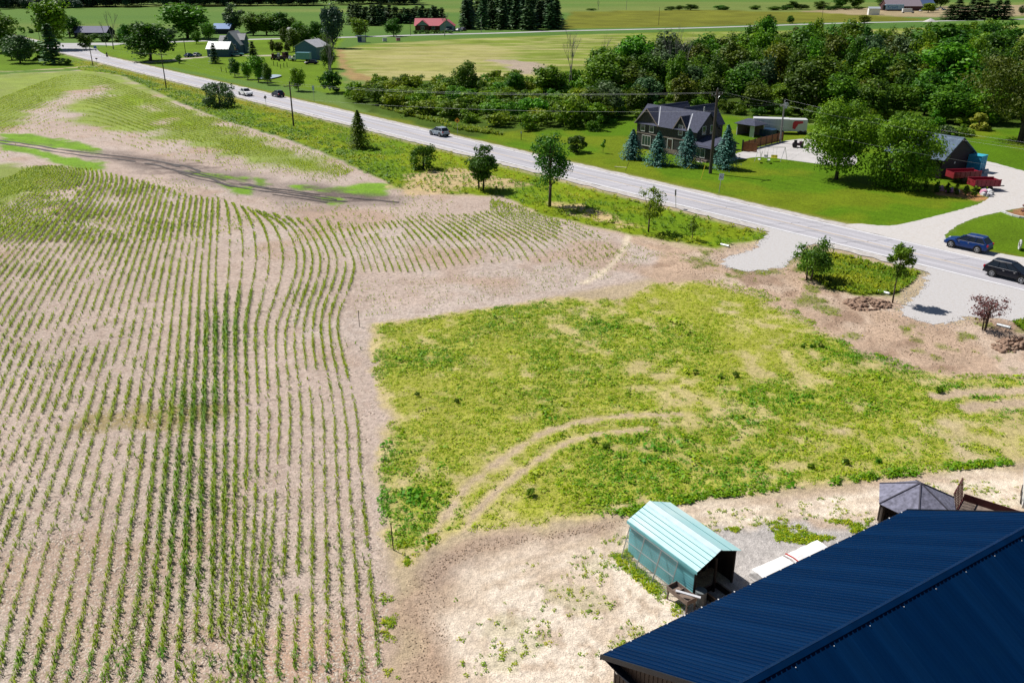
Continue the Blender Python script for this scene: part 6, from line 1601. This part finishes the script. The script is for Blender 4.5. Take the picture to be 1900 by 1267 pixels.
yb = simple_house("barn_house", "pale yellow shed end behind the trees by the side road", "shed", 548, 72, RAD(-10), 6, 7, 3.2, 5.0, mat("yellow_wall", (.42, .36, .16), .8), M_LROOF, 'x')
# pond
P = [(3.0 * math.cos(a) * (1 + .12 * math.sin(3 * a)), 6.5 * math.sin(a) * (1 + .1 * math.cos(2 * a)), 0) for a in np.linspace(0, 2 * math.pi, 40)[:-1]]
po = link_mesh("pond", raw_mesh("pond", P, [tuple(range(len(P)))], mat("pond_sky_tint", (.55, .66, .76), .12, 0, .1, 2.0, spec=.9))); pc = G(499, 145); po.location = (pc.x, pc.y, hz(pc.x, pc.y) + .35); tag(po, "small bright pond on the farm lawn", None, None, "structure")  # pale base colour has the sky's reflection painted into it
# fence posts and machinery
for i, (u, v) in enumerate([(420, 135), (508, 122), (515, 124), (521, 128), (527, 126), (533, 125), (411, 133), (428, 139)]):
    mb = MB(); mb.beam((0, 0, -.1), (0, 0, 1.5), .16); o = mb.build("fence_post", M_POSTD); o.location = GH(u, v); tag(o, "dark wooden post standing on the farm lawn", "post", "wooden posts on the farm lawn")
rm_ = random.Random(11)
for i in range(7):
    t = thing("farm_implement", "rusty dark farm implement in the row left of the white box truck", "implement", G(507 + i * 5.2, 111 + rm_.uniform(-3, 4)), rm_.uniform(0, 3), "farm implements by the workshop"); mm = [M_OX, M_BLACK, M_GALV, M_WOODD][i % 4]
    MB().box(-1.4, 1.4, -.5, .5, .5, .9).build("frame", mm, t); MB().box(-.5, .7, -.4, .4, .9, rm_.uniform(1.3, 2.2)).build("hopper", mm, t)
    for x in (-.9, .9):
        for y in (-.6, .6): MB().disc((x, y, .42), .42, (0, 1, 0), .18, 12).build("wheel", M_BLACK, t)
    mb = MB(); mb.beam((1.4, 0, .6), (2.4, 0, .4), .1); mb.build("drawbar", mm, t)
# red-roofed house
M_REDR = mat("red_roof_steel", (.55, .14, .17), .5, var=.08); M_BRK = mat("dark_brick", (.10, .035, .03), .85, var=.2); M_GW = mat("grey_gable", (.22, .30, .34), .7)
rh = thing("red_roof_house", "long low brick house with a pinkish red roof", "house", G(806, 57), RAD(-2))
gable_house(rh, -10, 6, -4.5, 4.5, 3.0, 6.2, 'x', M_BRK, M_REDR, .6); gable_house(rh, -8.8, -2.4, -7.0, 0, 3.0, 5.6, 'y', M_BRK, M_REDR, .5, ("wing_wall", "wing_roof"), ends=(1, 0)); gable_house(rh, 4.0, 11.5, -8.0, 2, 3.0, 5.8, 'y', M_GW, M_REDR, .5, ("garage_wall", "garage_roof"), ends=(1, 0))
mb = MB(); mb.add([(-9.2, -7.06, 3.0), (-2.0, -7.06, 3.0), (-5.6, -7.06, 5.5)], [(0, 1, 2)]); mb.build("gable_face", M_GW, rh); MB().box(7.6, 10.6, -8.06, -8.01, 0, 2.5).build("garage_door", mat("garage_dark", (.02, .04, .09), .6), rh)
window(rh, -5.6, -7.02, 1.6, 1.8, 1.3, 'x', -1, 1); window(rh, 0, -4.52, 1.6, 1.6, 1.2, 'x', -1, 0)
for i in range(7):
    one('dark', 772 + i * 10.5, 63, 56, 11, "hedge_bush", "clipped hedge bush in front of the red-roofed house", "bush", "hedge before the red-roofed house", PB, False)
# roadside stand
stn = thing("roadside_stand", "small white and blue roadside stand by the side road", "stand", G(671, 79), RAD(5)); MB().box(-1.7, 1.7, -1.2, 1.2, 0, 2.6).build("body", M_WTRIM, stn); MB().box(-1.6, .2, -1.24, -1.2, .3, 2.4).build("front_panel", mat("stand_blue", (.05, .07, .22), .6), stn); MB().box(-2.6, 2.6, -1.8, 1.6, 2.6, 2.8).build("roof", mat("stand_roof", (.07, .10, .16), .7), stn)
for i, (u, v, c, lab) in enumerate([(714, 78, (.6, .6, .65), "small white bin beside the side road"), (739, 77, (.5, .2, .25), "small red box beside the side road")]):
    t = thing("roadside_bin", lab, "bin", G(u, v), .3); mm = mat("bin_%d" % i, c, .6); MB().box(-.9, .9, -.6, .6, .2, 1.5).build("body", mm, t); MB().box(-1.0, 1.0, -.7, .7, 1.5, 1.65).build("lid", M_GALV, t)
    for x in (-.7, .7): MB().box(x - .08, x + .08, -.5, .5, 0, .2).build("foot", M_BLACK, t)
# far business at the upper right
fbz = thing("business_building", "long grey-roofed building of the far roadside business", "building", G(1672, 20), RAD(0)); gable_house(fbz, -16, 14, -8, 8, 4, 9, 'x', mat("brown_wall", (.10, .05, .05), .8), mat("mauve_roof", (.26, .22, .25), .8), .6); gable_house(fbz, 12, 26, -7, 9, 4, 8.5, 'x', M_BLUEW, mat("navy_roof2", (.06, .10, .2), .7), .6, ("wing_wall", "wing_roof"))
sem = thing("sign_trailer", "pale blue semi-trailer with lettering in front of the far building", "trailer", G(1658, 21), RAD(0)); L_ = 15.5
MB().box(-L_ / 2, L_ / 2, -1.3, 1.3, 1.1, 5.2).build("body", mat("trailer_pale_blue", (.28, .46, .62), .5), sem); MB().box(-L_ / 2 - 1.8, -L_ / 2 - .1, -1.2, 1.2, .8, 4.6).build("cab", M_BLACK, sem)
for x in (-5, 4, 5.2): MB().disc((x, -1.1, .5), .5, (0, 1, 0), .4, 12).build("wheel", M_BLACK, sem)
o = link_mesh("lettering", text_mesh("Kraun", 3.6, mat("sign_blue", (.02, .16, .42), .5)), sem, (-1.8, -1.33, 3.2), (math.pi / 2, 0, 0))
wsd = simple_house("white_shed", "small bright white shed left of the far business", "shed", 1620, 28, RAD(-12), 8, 7, 4.6, 5.8, mat("white_wall", (.85, .85, .85), .6), M_WROOF, 'x')
cab_truck("motorhome", "white motorhome parked before the far building", 1684, 25, RAD(0), M_TW, M_TW, 9, 2.8)
gm = MB(); V = [(0, 0, 2.2)] + [(5 * math.cos(a), 3.5 * math.sin(a), 0) for a in np.linspace(0, 6.28, 12)[:-1]]; gm.add(V, [(0, i, i % 11 + 1) for i in range(1, 12)]); o = gm.build("gravel_mound", M_GRAVEL); o.location = G(1726, 41); tag(o, "pale gravel mound beside the far side road", "mound")

# ================================================================== VEHICLES
M_TYRE = mat("tyre", (.018, .018, .019), .8); M_RIM = mat("alloy_rim", (.45, .46, .48), .35, .6); M_CGL = mat("car_glass", (.012, .016, .022), .06, 0, .05, spec=.8)
M_TAIL = mat("tail_light", (.45, .01, .03), .3); M_HEAD = mat("head_light", (.75, .78, .8), .2); M_CHROME = mat("bright_trim", (.6, .6, .62), .3, .6)
def loft(mb, secs):
    n = len(secs[0]); V = [p for s in secs for p in s]; F = []
    for i in range(len(secs) - 1):
        for j in range(n): F.append((i * n + j, i * n + (j + 1) % n, (i + 1) * n + (j + 1) % n, (i + 1) * n + j))
    F += [tuple(range(n - 1, -1, -1)), tuple((len(secs) - 1) * n + j for j in range(n))]
    mb.add(V, F)
def car(label, cat, loc, rz, pm, L=4.6, W_=1.85, H_=1.68, kind='suv', name="car", detail=True, group=None):
    t = thing(name, label, cat, loc, rz, group); hw = W_ / 2; B = H_ * .60; x0, x1 = -L / 2, L / 2
    if kind == 'suv':
        B = H_ * .62
        st = [(x0, .56, .86, .78), (x0 + .06, .40, B * .96, .91), (x0 + .35, .36, B + .01, .97), (x0 + L * .25, .34, B + .01, 1.0), (x0 + L * .50, .34, B - .01, 1.0), (x0 + L * .72, .34, B - .05, 1.0), (x1 - .75, .34, B - .11, .97), (x1 - .25, .36, B - .20, .90), (x1 - .05, .40, B - .32, .80), (x1, .48, B - .42, .72)]
        g0, g1, rf0, rf1 = x0 + .16, x0 + L * .755, x0 + .72, x0 + L * .52
    elif kind == 'pickup':
        st = [(x0, .50, B - .05, .9), (x0 + .06, .45, B, .97), (x0 + 1.6, .4, B, .99), (x0 + L * .45, .36, B, 1.0), (x0 + L * .70, .36, B, 1.0), (x1 - .9, .36, B - .03, .98), (x1 - .2, .38, B - .10, .93), (x1, .42, B - .22, .84)]
        g0, g1, rf0, rf1 = x0 + 1.75, x0 + L * .74, x0 + 1.95, x0 + L * .60
    else:
        st = [(x0, .42, .70, .8), (x0 + .08, .32, B * .95, .92), (x0 + .8, .25, B, .99), (x0 + L * .45, .22, B, 1.0), (x0 + L * .68, .22, B - .02, 1.0), (x1 - .8, .24, B - .10, .96), (x1 - .22, .28, B - .22, .88), (x1, .34, B - .32, .76)]
        g0, g1, rf0, rf1 = x0 + .45, x0 + L * .74, x0 + 1.05, x0 + L * .56
    secs = []
    for x, zb, zt, k in st:
        w = hw * k; zm = zb + (zt - zb) * .55
        secs.append([(x, -w * .90, zb), (x, w * .90, zb), (x, w, zb + .18), (x, w * 1.0, zm), (x, w * .955, zt - .05), (x, w * .87, zt), (x, -w * .87, zt), (x, -w * .955, zt - .05), (x, -w * 1.0, zm), (x, -w, zb + .18)])
    mb = MB(); loft(mb, secs); body = mb.build("body", pm, t)
    zt = H_ - .09; wb, wt = hw * .86, hw * .66
    mb = MB(); V = [(g0, -wb, B - .03), (g1, -wb, B - .06), (g1, wb, B - .06), (g0, wb, B - .03), (rf0, -wt, zt), (rf1, -wt, zt), (rf1, wt, zt), (rf0, wt, zt)]
    mb.add(V, [(0, 3, 2, 1), (4, 5, 6, 7), (0, 1, 5, 4), (1, 2, 6, 5), (2, 3, 7, 6), (3, 0, 4, 7)]); mb.build("glass", M_CGL, t)
    a, b = rf0 - .10, rf1 + .06; w2 = wt + .02
    mb = MB(); loft(mb, [[(a, -w2, zt - .03), (a, w2, zt - .03), (a, w2 * .9, zt + .02), (a, -w2 * .9, zt + .02)], [((a + b) / 2, -w2 * 1.03, zt - .03), ((a + b) / 2, w2 * 1.03, zt - .03), ((a + b) / 2 + .15, w2 * .86, zt + .085), ((a + b) / 2 + .15, -w2 * .86, zt + .085)], [(b, -w2, zt - .03), (b, w2, zt - .03), (b, w2 * .9, zt + .015), (b, -w2 * .9, zt + .015)]])
    mb.build("roof", pm, t)
    for sg in (-1, 1):
        mb = MB()
        for (xa, xb) in ((g1 - .02, rf1), (g0 + .02, rf0 + .02)): mb.beam((xa, sg * wb * .99, B - .04), (xb, sg * (wt + .005), zt), .09, .06)
        for f in ((.36, .66) if kind != 'pickup' else (.5,)):
            xa = g0 + (g1 - g0) * f; xb = rf0 + (rf1 - rf0) * f; mb.beam((xa, sg * (wb + .004), B - .04), (xb, sg * (wt + .008), zt), .07, .03)
        mb.build("pillar", pm, t)
        if kind == 'suv':
            mb = MB(); mb.beam((rf0, sg * wt * .9, zt + .08), (rf1, sg * wt * .9, zt + .08), .04); mb.build("roof_rail", M_CHROME, t)
            mb = MB(); mb.beam((g0 + .25, sg * (wb + .05), B - .005), (g1 - .15, sg * (wb + .05), B - .02), .02); mb.build("window_trim", M_CHROME, t)
        MB().cbox((g1 - .25, sg * (hw + .05), B + .05), (.14, .2, .15)).build("mirror", pm, t)
        wr = .385 if kind != 'sedan' else .32
        for x in (x0 + L * .205, x0 + L * .80):
            MB().disc((x, sg * (hw - .07), wr + .03), wr + .075, (0, 1, 0), .165, 20).build("wheel_arch", M_BLACK, t)
            w_ = MB().disc((x, sg * (hw - .08), wr), wr, (0, 1, 0), .22, 22).build("wheel", M_TYRE, t)
            if detail:
                rm = MB(); rm.disc((x, sg * (hw - .005), wr), wr * .30, (0, 1, 0), .09, 12)
                for k in range(5):
                    an = k * 1.2566; rm.beam((x, sg * (hw + .03), wr), (x + wr * .62 * math.cos(an), sg * (hw + .025), wr + wr * .62 * math.sin(an)), .07, .03)
                rp = [(x + wr * .62 * math.cos(q), sg * (hw + .02), wr + wr * .62 * math.sin(q)) for q in np.linspace(0, 2 * math.pi, 15)]; rm.path(rp, .03, 5)
                rm.build("rim", M_RIM, w_)
        MB().cbox((x0 + .05, sg * hw * .78, B - .13), (.12, .26, .22)).build("tail_light", M_TAIL, t)
        MB().cbox((x1 - .12, sg * hw * .66, B - .33 if kind != 'pickup' else B - .2), (.2, .34, .14)).build("head_light", M_HEAD, t)
        if detail:
            mb = MB()
            for f in (.42, .64): mb.cbox((x0 + L * f, sg * (hw * 1.0), B - .16), (.16, .04, .035))
            mb.build("door_handle", M_CHROME, t)
    MB().box(x0 - .03, x0 + .1, -hw * .82, hw * .82, .36, .56).build("bumper", M_BLACK if kind == 'suv' else M_CHROME, t)
    MB().box(x1 - .12, x1 + .02, -hw * .62, hw * .62, .36, .55).build("grille", M_BLACK, t)
    if kind == 'pickup':
        MB().box(x0 + .12, x0 + 1.6, -hw * .78, hw * .78, B - .02, B + .012).build("bed_floor", M_BLACK, t)
    return t
TOW, AWAY = RANG, RANG + math.pi
def at_road(u, v, z=.026): p = G(u, v); p.z = z; return p
car("dark blue SUV leaving the gravel driveway onto the road", "car", at_road(1794, 462), AWAY + .04, paint_mat("blue_paint", (.003, .034, .17)), 4.75, 1.9, 1.72)
car("black SUV with chrome window trim at the right edge of the road", "car", at_road(1873, 517), TOW, paint_mat("black_paint", (.003, .004, .012)), 4.75, 1.87, 1.72)
car("silver SUV driving away along the road", "car", at_road(815, 252), AWAY, paint_mat("silver_paint", (.30, .36, .42)), 4.7, 1.88, 1.72)
car("small dark SUV on the road behind the white pickup", "car", at_road(516, 180), AWAY, paint_mat("navy_paint", (.008, .014, .04)), 4.4, 1.82, 1.65)
car("white pickup truck driving towards the camera on the road", "pickup", at_road(456, 177.5), TOW, paint_mat("white_paint", (.80, .81, .83)), 5.4, 1.98, 1.85, 'pickup', "pickup_truck")
car("teal and white pickup parked by the blue shed", "pickup", G(439, 105), RAD(10), paint_mat("teal_paint", (.12, .28, .30)), 5.6, 1.98, 1.85, 'pickup', "pickup_truck", False)
car("blue car parked on the farm drive", "car", G(352, 106.5), RAD(60), paint_mat("car_blue", (.03, .08, .2)), 4.3, 1.8, 1.5, 'sedan', "car", False)
car("silver car parked beside the blue one on the farm drive", "car", G(366, 105.5), RAD(75), paint_mat("car_silver", (.35, .38, .42)), 4.3, 1.8, 1.5, 'sedan', "car", False)
car("black car parked in front of the workshop", "car", G(578, 119.5), RAD(176), paint_mat("car_black", (.006, .006, .009)), 4.8, 1.85, 1.45, 'sedan', "car", False)
for i, (u, v, c, lab) in enumerate([(833, 60, (.7, .7, .72), "white car at the garage of the red-roofed house"), (852, 59, (.62, .64, .7), "pale car in the yard right of the red-roofed house"), (862, 58, (.02, .02, .03), "black car in the yard right of the red-roofed house"), (857, 57, (.4, .42, .5), "grey car at the back of the red-roofed house's yard"),
                            (382, 64, (.75, .75, .75), "white car behind the side road left of the blue roof"), (466, 63, (.03, .05, .12), "dark van beside the clump of trees behind the farmhouse"),
                            (1708, 22, (.75, .75, .76), "white car nearest the far building"), (1738, 19, (.6, .62, .66), "grey car parked in the far lot's middle"), (1752, 20, (.03, .04, .08), "dark car at the right end of the far lot"), (1745, 17, (.5, .5, .55), "car at the back of the far lot")]):
    car(lab, "car", G(u, v), RAD(20 + 35 * i), paint_mat("far_paint_%d" % i, c), 4.6, 1.85, 1.6, 'suv', "car", False)
# motorcycle and rider on the road
mo = thing("motorcycle", "dark motorcycle riding down the road near the crossroads", "motorcycle", at_road(199, 106.5), TOW)
for x in (-.75, .75):
    MB().disc((x, 0, .33), .33, (0, 1, 0), .14, 16).build("wheel", M_TYRE, mo)
MB().cbox((0, 0, .62), (.9, .3, .36)).build("engine", M_BLACK, mo); MB().cbox((.15, 0, .88), (.55, .3, .22)).build("tank", paint_mat("bike_red", (.18, .01, .02)), mo); MB().cbox((-.4, 0, .82), (.6, .28, .1)).build("seat", M_BLACK, mo)
mb = MB(); mb.tube((.75, 0, .33), (.5, 0, 1.08), .04, .04, 6); mb.tube((.48, -.38, 1.1), (.48, .38, 1.1), .025, .025, 6); mb.build("fork", M_CHROME, mo)
MB().disc((.66, 0, .9), .1, (1, 0, 0), .1, 10).build("head_light", M_HEAD, mo)
def skin_person(loc, rz, label, J, E_, rad, m):
    me = bpy.data.meshes.new("person"); me.from_pydata(J, E_, []); me.update(); o = bpy.data.objects.new("person", me); COL.objects.link(o); me.materials.append(m)
    o.location = loc; o.rotation_euler = (0, 0, rz); sm = o.modifiers.new("skin", 'SKIN')
    for i, r in enumerate(rad): me.skin_vertices[0].data[i].radius = (r, r)
    me.skin_vertices[0].data[0].use_root = True; o.modifiers.new("sub", 'SUBSURF').levels = 1
    return tag(o, label, "person")
pr_ = skin_person(at_road(199, 106.5), TOW, "person in black riding the motorcycle, leaning slightly forward",
  [(-.38, 0, .92), (-.3, 0, 1.15), (-.2, 0, 1.42), (-.14, 0, 1.53), (-.08, 0, 1.68), (-.2, -.2, 1.42), (.1, -.32, 1.22), (.44, -.34, 1.12), (-.2, .2, 1.42), (.1, .32, 1.22), (.44, .34, 1.12), (-.3, -.15, .9), (.1, -.26, .78), (-.02, -.24, .38), (.12, -.24, .34), (-.3, .15, .9), (.1, .26, .78), (-.02, .24, .38), (.12, .24, .34)],
  [(0, 1), (1, 2), (2, 3), (3, 4), (2, 5), (5, 6), (6, 7), (2, 8), (8, 9), (9, 10), (0, 11), (11, 12), (12, 13), (13, 14), (0, 15), (15, 16), (16, 17), (17, 18)],
  [.17, .17, .19, .07, .13, .08, .055, .045, .08, .055, .045, .11, .08, .06, .05, .11, .08, .06, .05], mat("rider_clothes", (.012, .012, .018), .7))
hd = MB(); loft(hd, [[(-.08 + .15 * math.cos(a) * r, .13 * math.sin(a) * r, 1.62 + z) for a in np.linspace(0, 6.283, 11)[:-1]] for r, z in ((.6, -.06), (.95, 0), (1, .08), (.8, .17), (.35, .22))]); hd.build("helmet", M_BLACK, pr_, True)

# ================================================================== POLES, WIRES, SIGNS
M_POLE = mat("pole_wood", (.085, .07, .06), .9, var=.25, size=.5, stretch=(1, 1, .2)); M_POLEG = mat("grey_pole", (.26, .25, .24), .9, var=.15); M_WIRE = mat("wire", (.22, .23, .24), .5, .3); M_INS = mat("insulator", (.45, .47, .48), .4)
def pole(u, vb, vt, label, r=.16, m=None, arm=True, h=None, ang=None, lamp=False):
    p = GH(u, vb); h = h or top_z(u, vb, vt) - p.z; t = thing("utility_pole", label, "utility pole", p, RANG if ang is None else ang)
    MB().tube((0, 0, -.2), (0, 0, h), r * 1.15, r * .75, 10).build("pole", m or M_POLE, t); tops = []
    if arm:
        MB().box(-.07, .07, -1.3, 1.3, h - .9, h - .76).build("crossarm", m or M_POLE, t)
        for y in (-1.2, -.4, .4, 1.2): MB().tube((0, y, h - .76), (0, y, h - .52), .05, .035, 6).build("insulator", M_INS, t)
        mb = MB(); mb.beam((0, -.7, h - .85), (0, 0, h - 1.6), .04); mb.beam((0, .7, h - .85), (0, 0, h - 1.6), .04); mb.build("brace", M_GALV, t)
    MB().tube((0, 0, h), (0, 0, h + .22), .05, .03, 6).build("insulator", M_INS, t)
    mw = Matrix.Translation(p) @ Matrix.Rotation(t.rotation_euler.z, 4, 'Z')
    return [mw @ Vector((0, y, h - .5)) for y in (-1.2, 1.2)] + [mw @ Vector((0, 0, h + .2)), mw @ Vector((0, 0, h - 3.2))], t
P1, t1 = pole(1318, 320, 166, "dark utility pole in front of the right blue spruce", .24, M_POLE, True, None, None)
P2, t2 = pole(1447, 266, 187, "grey utility pole with a transformer at the end of the brown fence", .16, M_POLEG)
MB().tube((.35, 0, 6.2), (.35, 0, 7.2), .26, .26, 12).build("transformer", M_GALV, t2)
P3, _ = pole(545, 236, 152, "utility pole with a crossarm on the verge right of the dark SUV", .15)
P4, _ = pole(309, 167, 96, "utility pole on the verge right of the big dark maple", .14)
P5, _ = pole(172, 120, 82, "utility pole at the lane near the crossroads", .14)
P6, _ = pole(2140, 432, 300, "utility pole beyond the right edge of the view", .16)
P7, _ = pole(345, 104, 66, "utility pole beside the parked cars on the farm drive", .12, None, False)
P8, _ = pole(679, 79, 40, "utility pole at the roadside stand", .12, None, False)
P9, _ = pole(762, 66, 36, "utility pole left of the red-roofed house", .12, None, False)
P10, _ = pole(893, 61, 28, "utility pole in front of the spruce plantation", .12, M_POLEG, False)
P11, _ = pole(1222, 47, 14, "lone utility pole in the far field", .12, None, False)
P12, _ = pole(1524, 43, 12, "utility pole in the right far field", .12, None, False)
P13, _ = pole(76, 84, 58, "utility pole beyond the lane trees at the left", .12, None, False)
def wire(a, b, sag, label, r=.008):
    mb = MB(); n = 18; c = a; pts = []
    for i in range(n + 1):
        f = i / n; q = a.lerp(b, f); q.z -= sag * 4 * f * (1 - f); pts.append(q - a)
    mb.path(pts, r, 4); o = mb.build("power_line", M_WIRE); o.location = a; tag(o, label, "wire", "overhead wires")
for nm, A_, B_, ks in (("between the verge pole and the dark pole", P3, P1, (0, 1, 3)), ("between the dark pole and the grey pole", P1, P2, (0, 1, 2, 3)), ("from the dark pole over the lawn to the right edge", P1, P6, (1, 3)), ("from the grey pole past the maples to the right edge", P2, P6, (0, 2)), ("between the two left verge poles", P4, P3, (0, 1)), ("between the lane pole and the next verge pole", P5, P4, (0, 1))):
    for j, k in enumerate(ks): wire(A_[k], B_[k], .9, "%s overhead wire %s" % (("left", "right", "top", "lowest")[k], nm))
# signs
def sign(name, label, u, vb, h, face, rz, m_face, back=False, post=M_GALV, lean=0.0):
    """thin plate on a post; face = list of (x, z) outline about the plate centre, plate faces local -y"""
    t = thing(name, label, "sign", GH(u, vb), rz); zmin = min(z for _, z in face)
    MB().box(-.035, .035, -.02, .03, -.1, h - .0).build("post", post, t)
    n = len(face); mb = MB(); V = [(x, -.03, h + z) for x, z in face] + [(x, -.022, h + z) for x, z in face]
    mb.add(V, [tuple(range(n)), tuple(range(2 * n - 1, n - 1, -1))] + [(i, n + i, n + (i + 1) % n, (i + 1) % n) for i in range(n)]); mb.build("plate", m_face, t); t.rotation_euler = (0, lean, rz); return t
DI = lambda s: [(0, -s), (s, 0), (0, s), (-s, 0)]
RE = lambda w, h_: [(-w, -h_), (w, -h_), (w, h_), (-w, h_)]
M_SY = mat("sign_yellow", (.75, .34, .02), .5, var=.04); M_SW = mat("sign_white", (.72, .78, .82), .5, var=.04); M_SBACK = mat("sign_back", (.16, .15, .16), .5, .3)
sg_ = sign("warning_sign", "yellow diamond warning sign with a black crossroads symbol", 849, 250, 2.7, DI(.52), RANG + math.pi / 2 - .55, M_SY)
mb = MB(); mb.box(-.07, .07, -.045, -.034, 2.42, 2.98); mb.box(-.2, .2, -.0455, -.0345, 2.62, 2.74); mb.build("symbol", M_BLACK, sg_)
sign("warning_sign", "dark back of a diamond sign beside the road behind the white pickup", 494, 198, 2.2, DI(.5), RANG - math.pi / 2 + .3, M_SBACK)
sp = sign("speed_sign", "white speed limit sign reading 80 on the lawn verge", 1334, 357, 2.35, RE(.34, .45), RAD(6), M_SW, lean=.06)
M_SBL = mat("sign_ink", (.01, .04, .10), .5)
link_mesh("lettering", text_mesh("80", .62, M_SBL), sp, (0, -.036, 2.26), (math.pi / 2, 0, 0)); MB().box(-.26, .26, -.038, -.034, 2.62, 2.70).build("header_bar", mat("sign_blue_bar", (.03, .12, .32), .5), sp)
sign("road_sign", "dark back of a rectangular sign beside the near lane", 1254, 385, 2.15, RE(.26, .42), RANG - math.pi / 2 + .35, M_SBACK, lean=.2)
sign("route_sign", "pale sign on a post right of the pond across the road", 583, 187, 3.2, RE(.28, .55), RAD(0), mat("sign_pale_green", (.30, .48, .42), .5))
cr_ = sign("corner_sign", "small blue sign at the crossroads", 178, 97, 2.0, RE(.55, .5), RAD(10), mat("corner_blue", (.06, .15, .32), .5))
mk = thing("marker_post", "white-topped marker post at the lawn's left end", "post", GH(967, 259), 0); MB().box(-.06, .06, -.06, .06, 0, 1.4).build("post", M_POSTD, mk); MB().box(-.12, .12, -.08, -.06, 1.15, 1.6).build("reflector", M_WTRIM, mk)
M_GUY = mat("guy_guard_yellow", (.72, .60, .06), .5)
for (u, v, dx, h, lab) in ((1301, 331, .5, 2.1, "yellow guy-wire guard left of the dark pole"), (1276, 311, 1.2, 1.7, "thin yellow guy-wire guard before the third spruce")):
    mb = MB(); mb.tube((0, 0, 0), (dx, .3, h), .05, .05, 6); o = mb.build("guy_guard", M_GUY); o.location = GH(u, v); tag(o, lab, "guy wire guard")
st_k = MB(); st_k.beam((0, 0, 0), (.5, .1, 1.4), .05); o = st_k.build("leaning_stake", M_POSTD); o.location = GH(1161, 311); tag(o, "dark stake leaning by the road before the left spruce", "stake")
pk = MB().box(-1.0, 1.0, -.12, .12, 0, .08).build("plank", mat("pale_plank", (.62, .58, .36), .7)); pk.location = GH(1152, 306); pk.rotation_euler = (0, 0, RANG + .5); tag(pk, "pale plank lying in the grass beside the road", "plank")
mbx = thing("mailbox", "dark mailbox on a post beside the lane", "mailbox", GH(180, 116), .4); MB().box(-.05, .05, -.05, .05, 0, 1.1).build("post", M_POSTD, mbx); mb = MB(); mb.add([(x, y, z) for x in (-.35, .35) for y, z in ((-.2, 1.1), (.2, 1.1), (.2, 1.35), (0, 1.5), (-.2, 1.35))], [(0, 1, 2, 3, 4), (9, 8, 7, 6, 5)] + [(i, 5 + i, 5 + (i + 1) % 5, (i + 1) % 5) for i in range(5)]); mb.build("box", M_BLACK, mbx)
# small dark shrubs standing out of the weeds
for i, (u, v, w, lab) in enumerate([(1124, 832, 17, "round dark shrub beside the inner wheel track"), (1103, 821, 11, "small dark shrub left of the round one by the wheel track"), (1366, 700, 13, "dark tuft in the weeds, right one of three"), (1336, 702, 13, "dark tuft in the weeds, middle one of three"), (1290, 693, 11, "dark tuft in the weeds, left one of three"),
                               (1568, 860, 16, "dark sapling tuft above the lane"), (1630, 858, 14, "dark tall tuft above the gazebo"), (1504, 868, 15, "dark tuft above the lane left of the sapling"), (985, 920, 18, "dark tuft inside the wheel track bend"), (1490, 645, 12, "dark tuft left of the pair by the dirt"), (1507, 645, 12, "dark tuft beside the dirt, left of a pair"), (1524, 645, 13, "dark tuft beside the dirt, right of a pair"), (1742, 728, 14, "dark tuft at the right wheel ruts"), (775, 735, 10, "small dark tuft at the left of the weed field"), (848, 747, 10, "dark tuft in the left half of the weed field")]):
    one('mid', u, v, v - w * .85, w, "weed_tuft", lab, "shrub", "dark shrubs standing in the weed field", PB, False)
print("objects", len(bpy.data.objects))
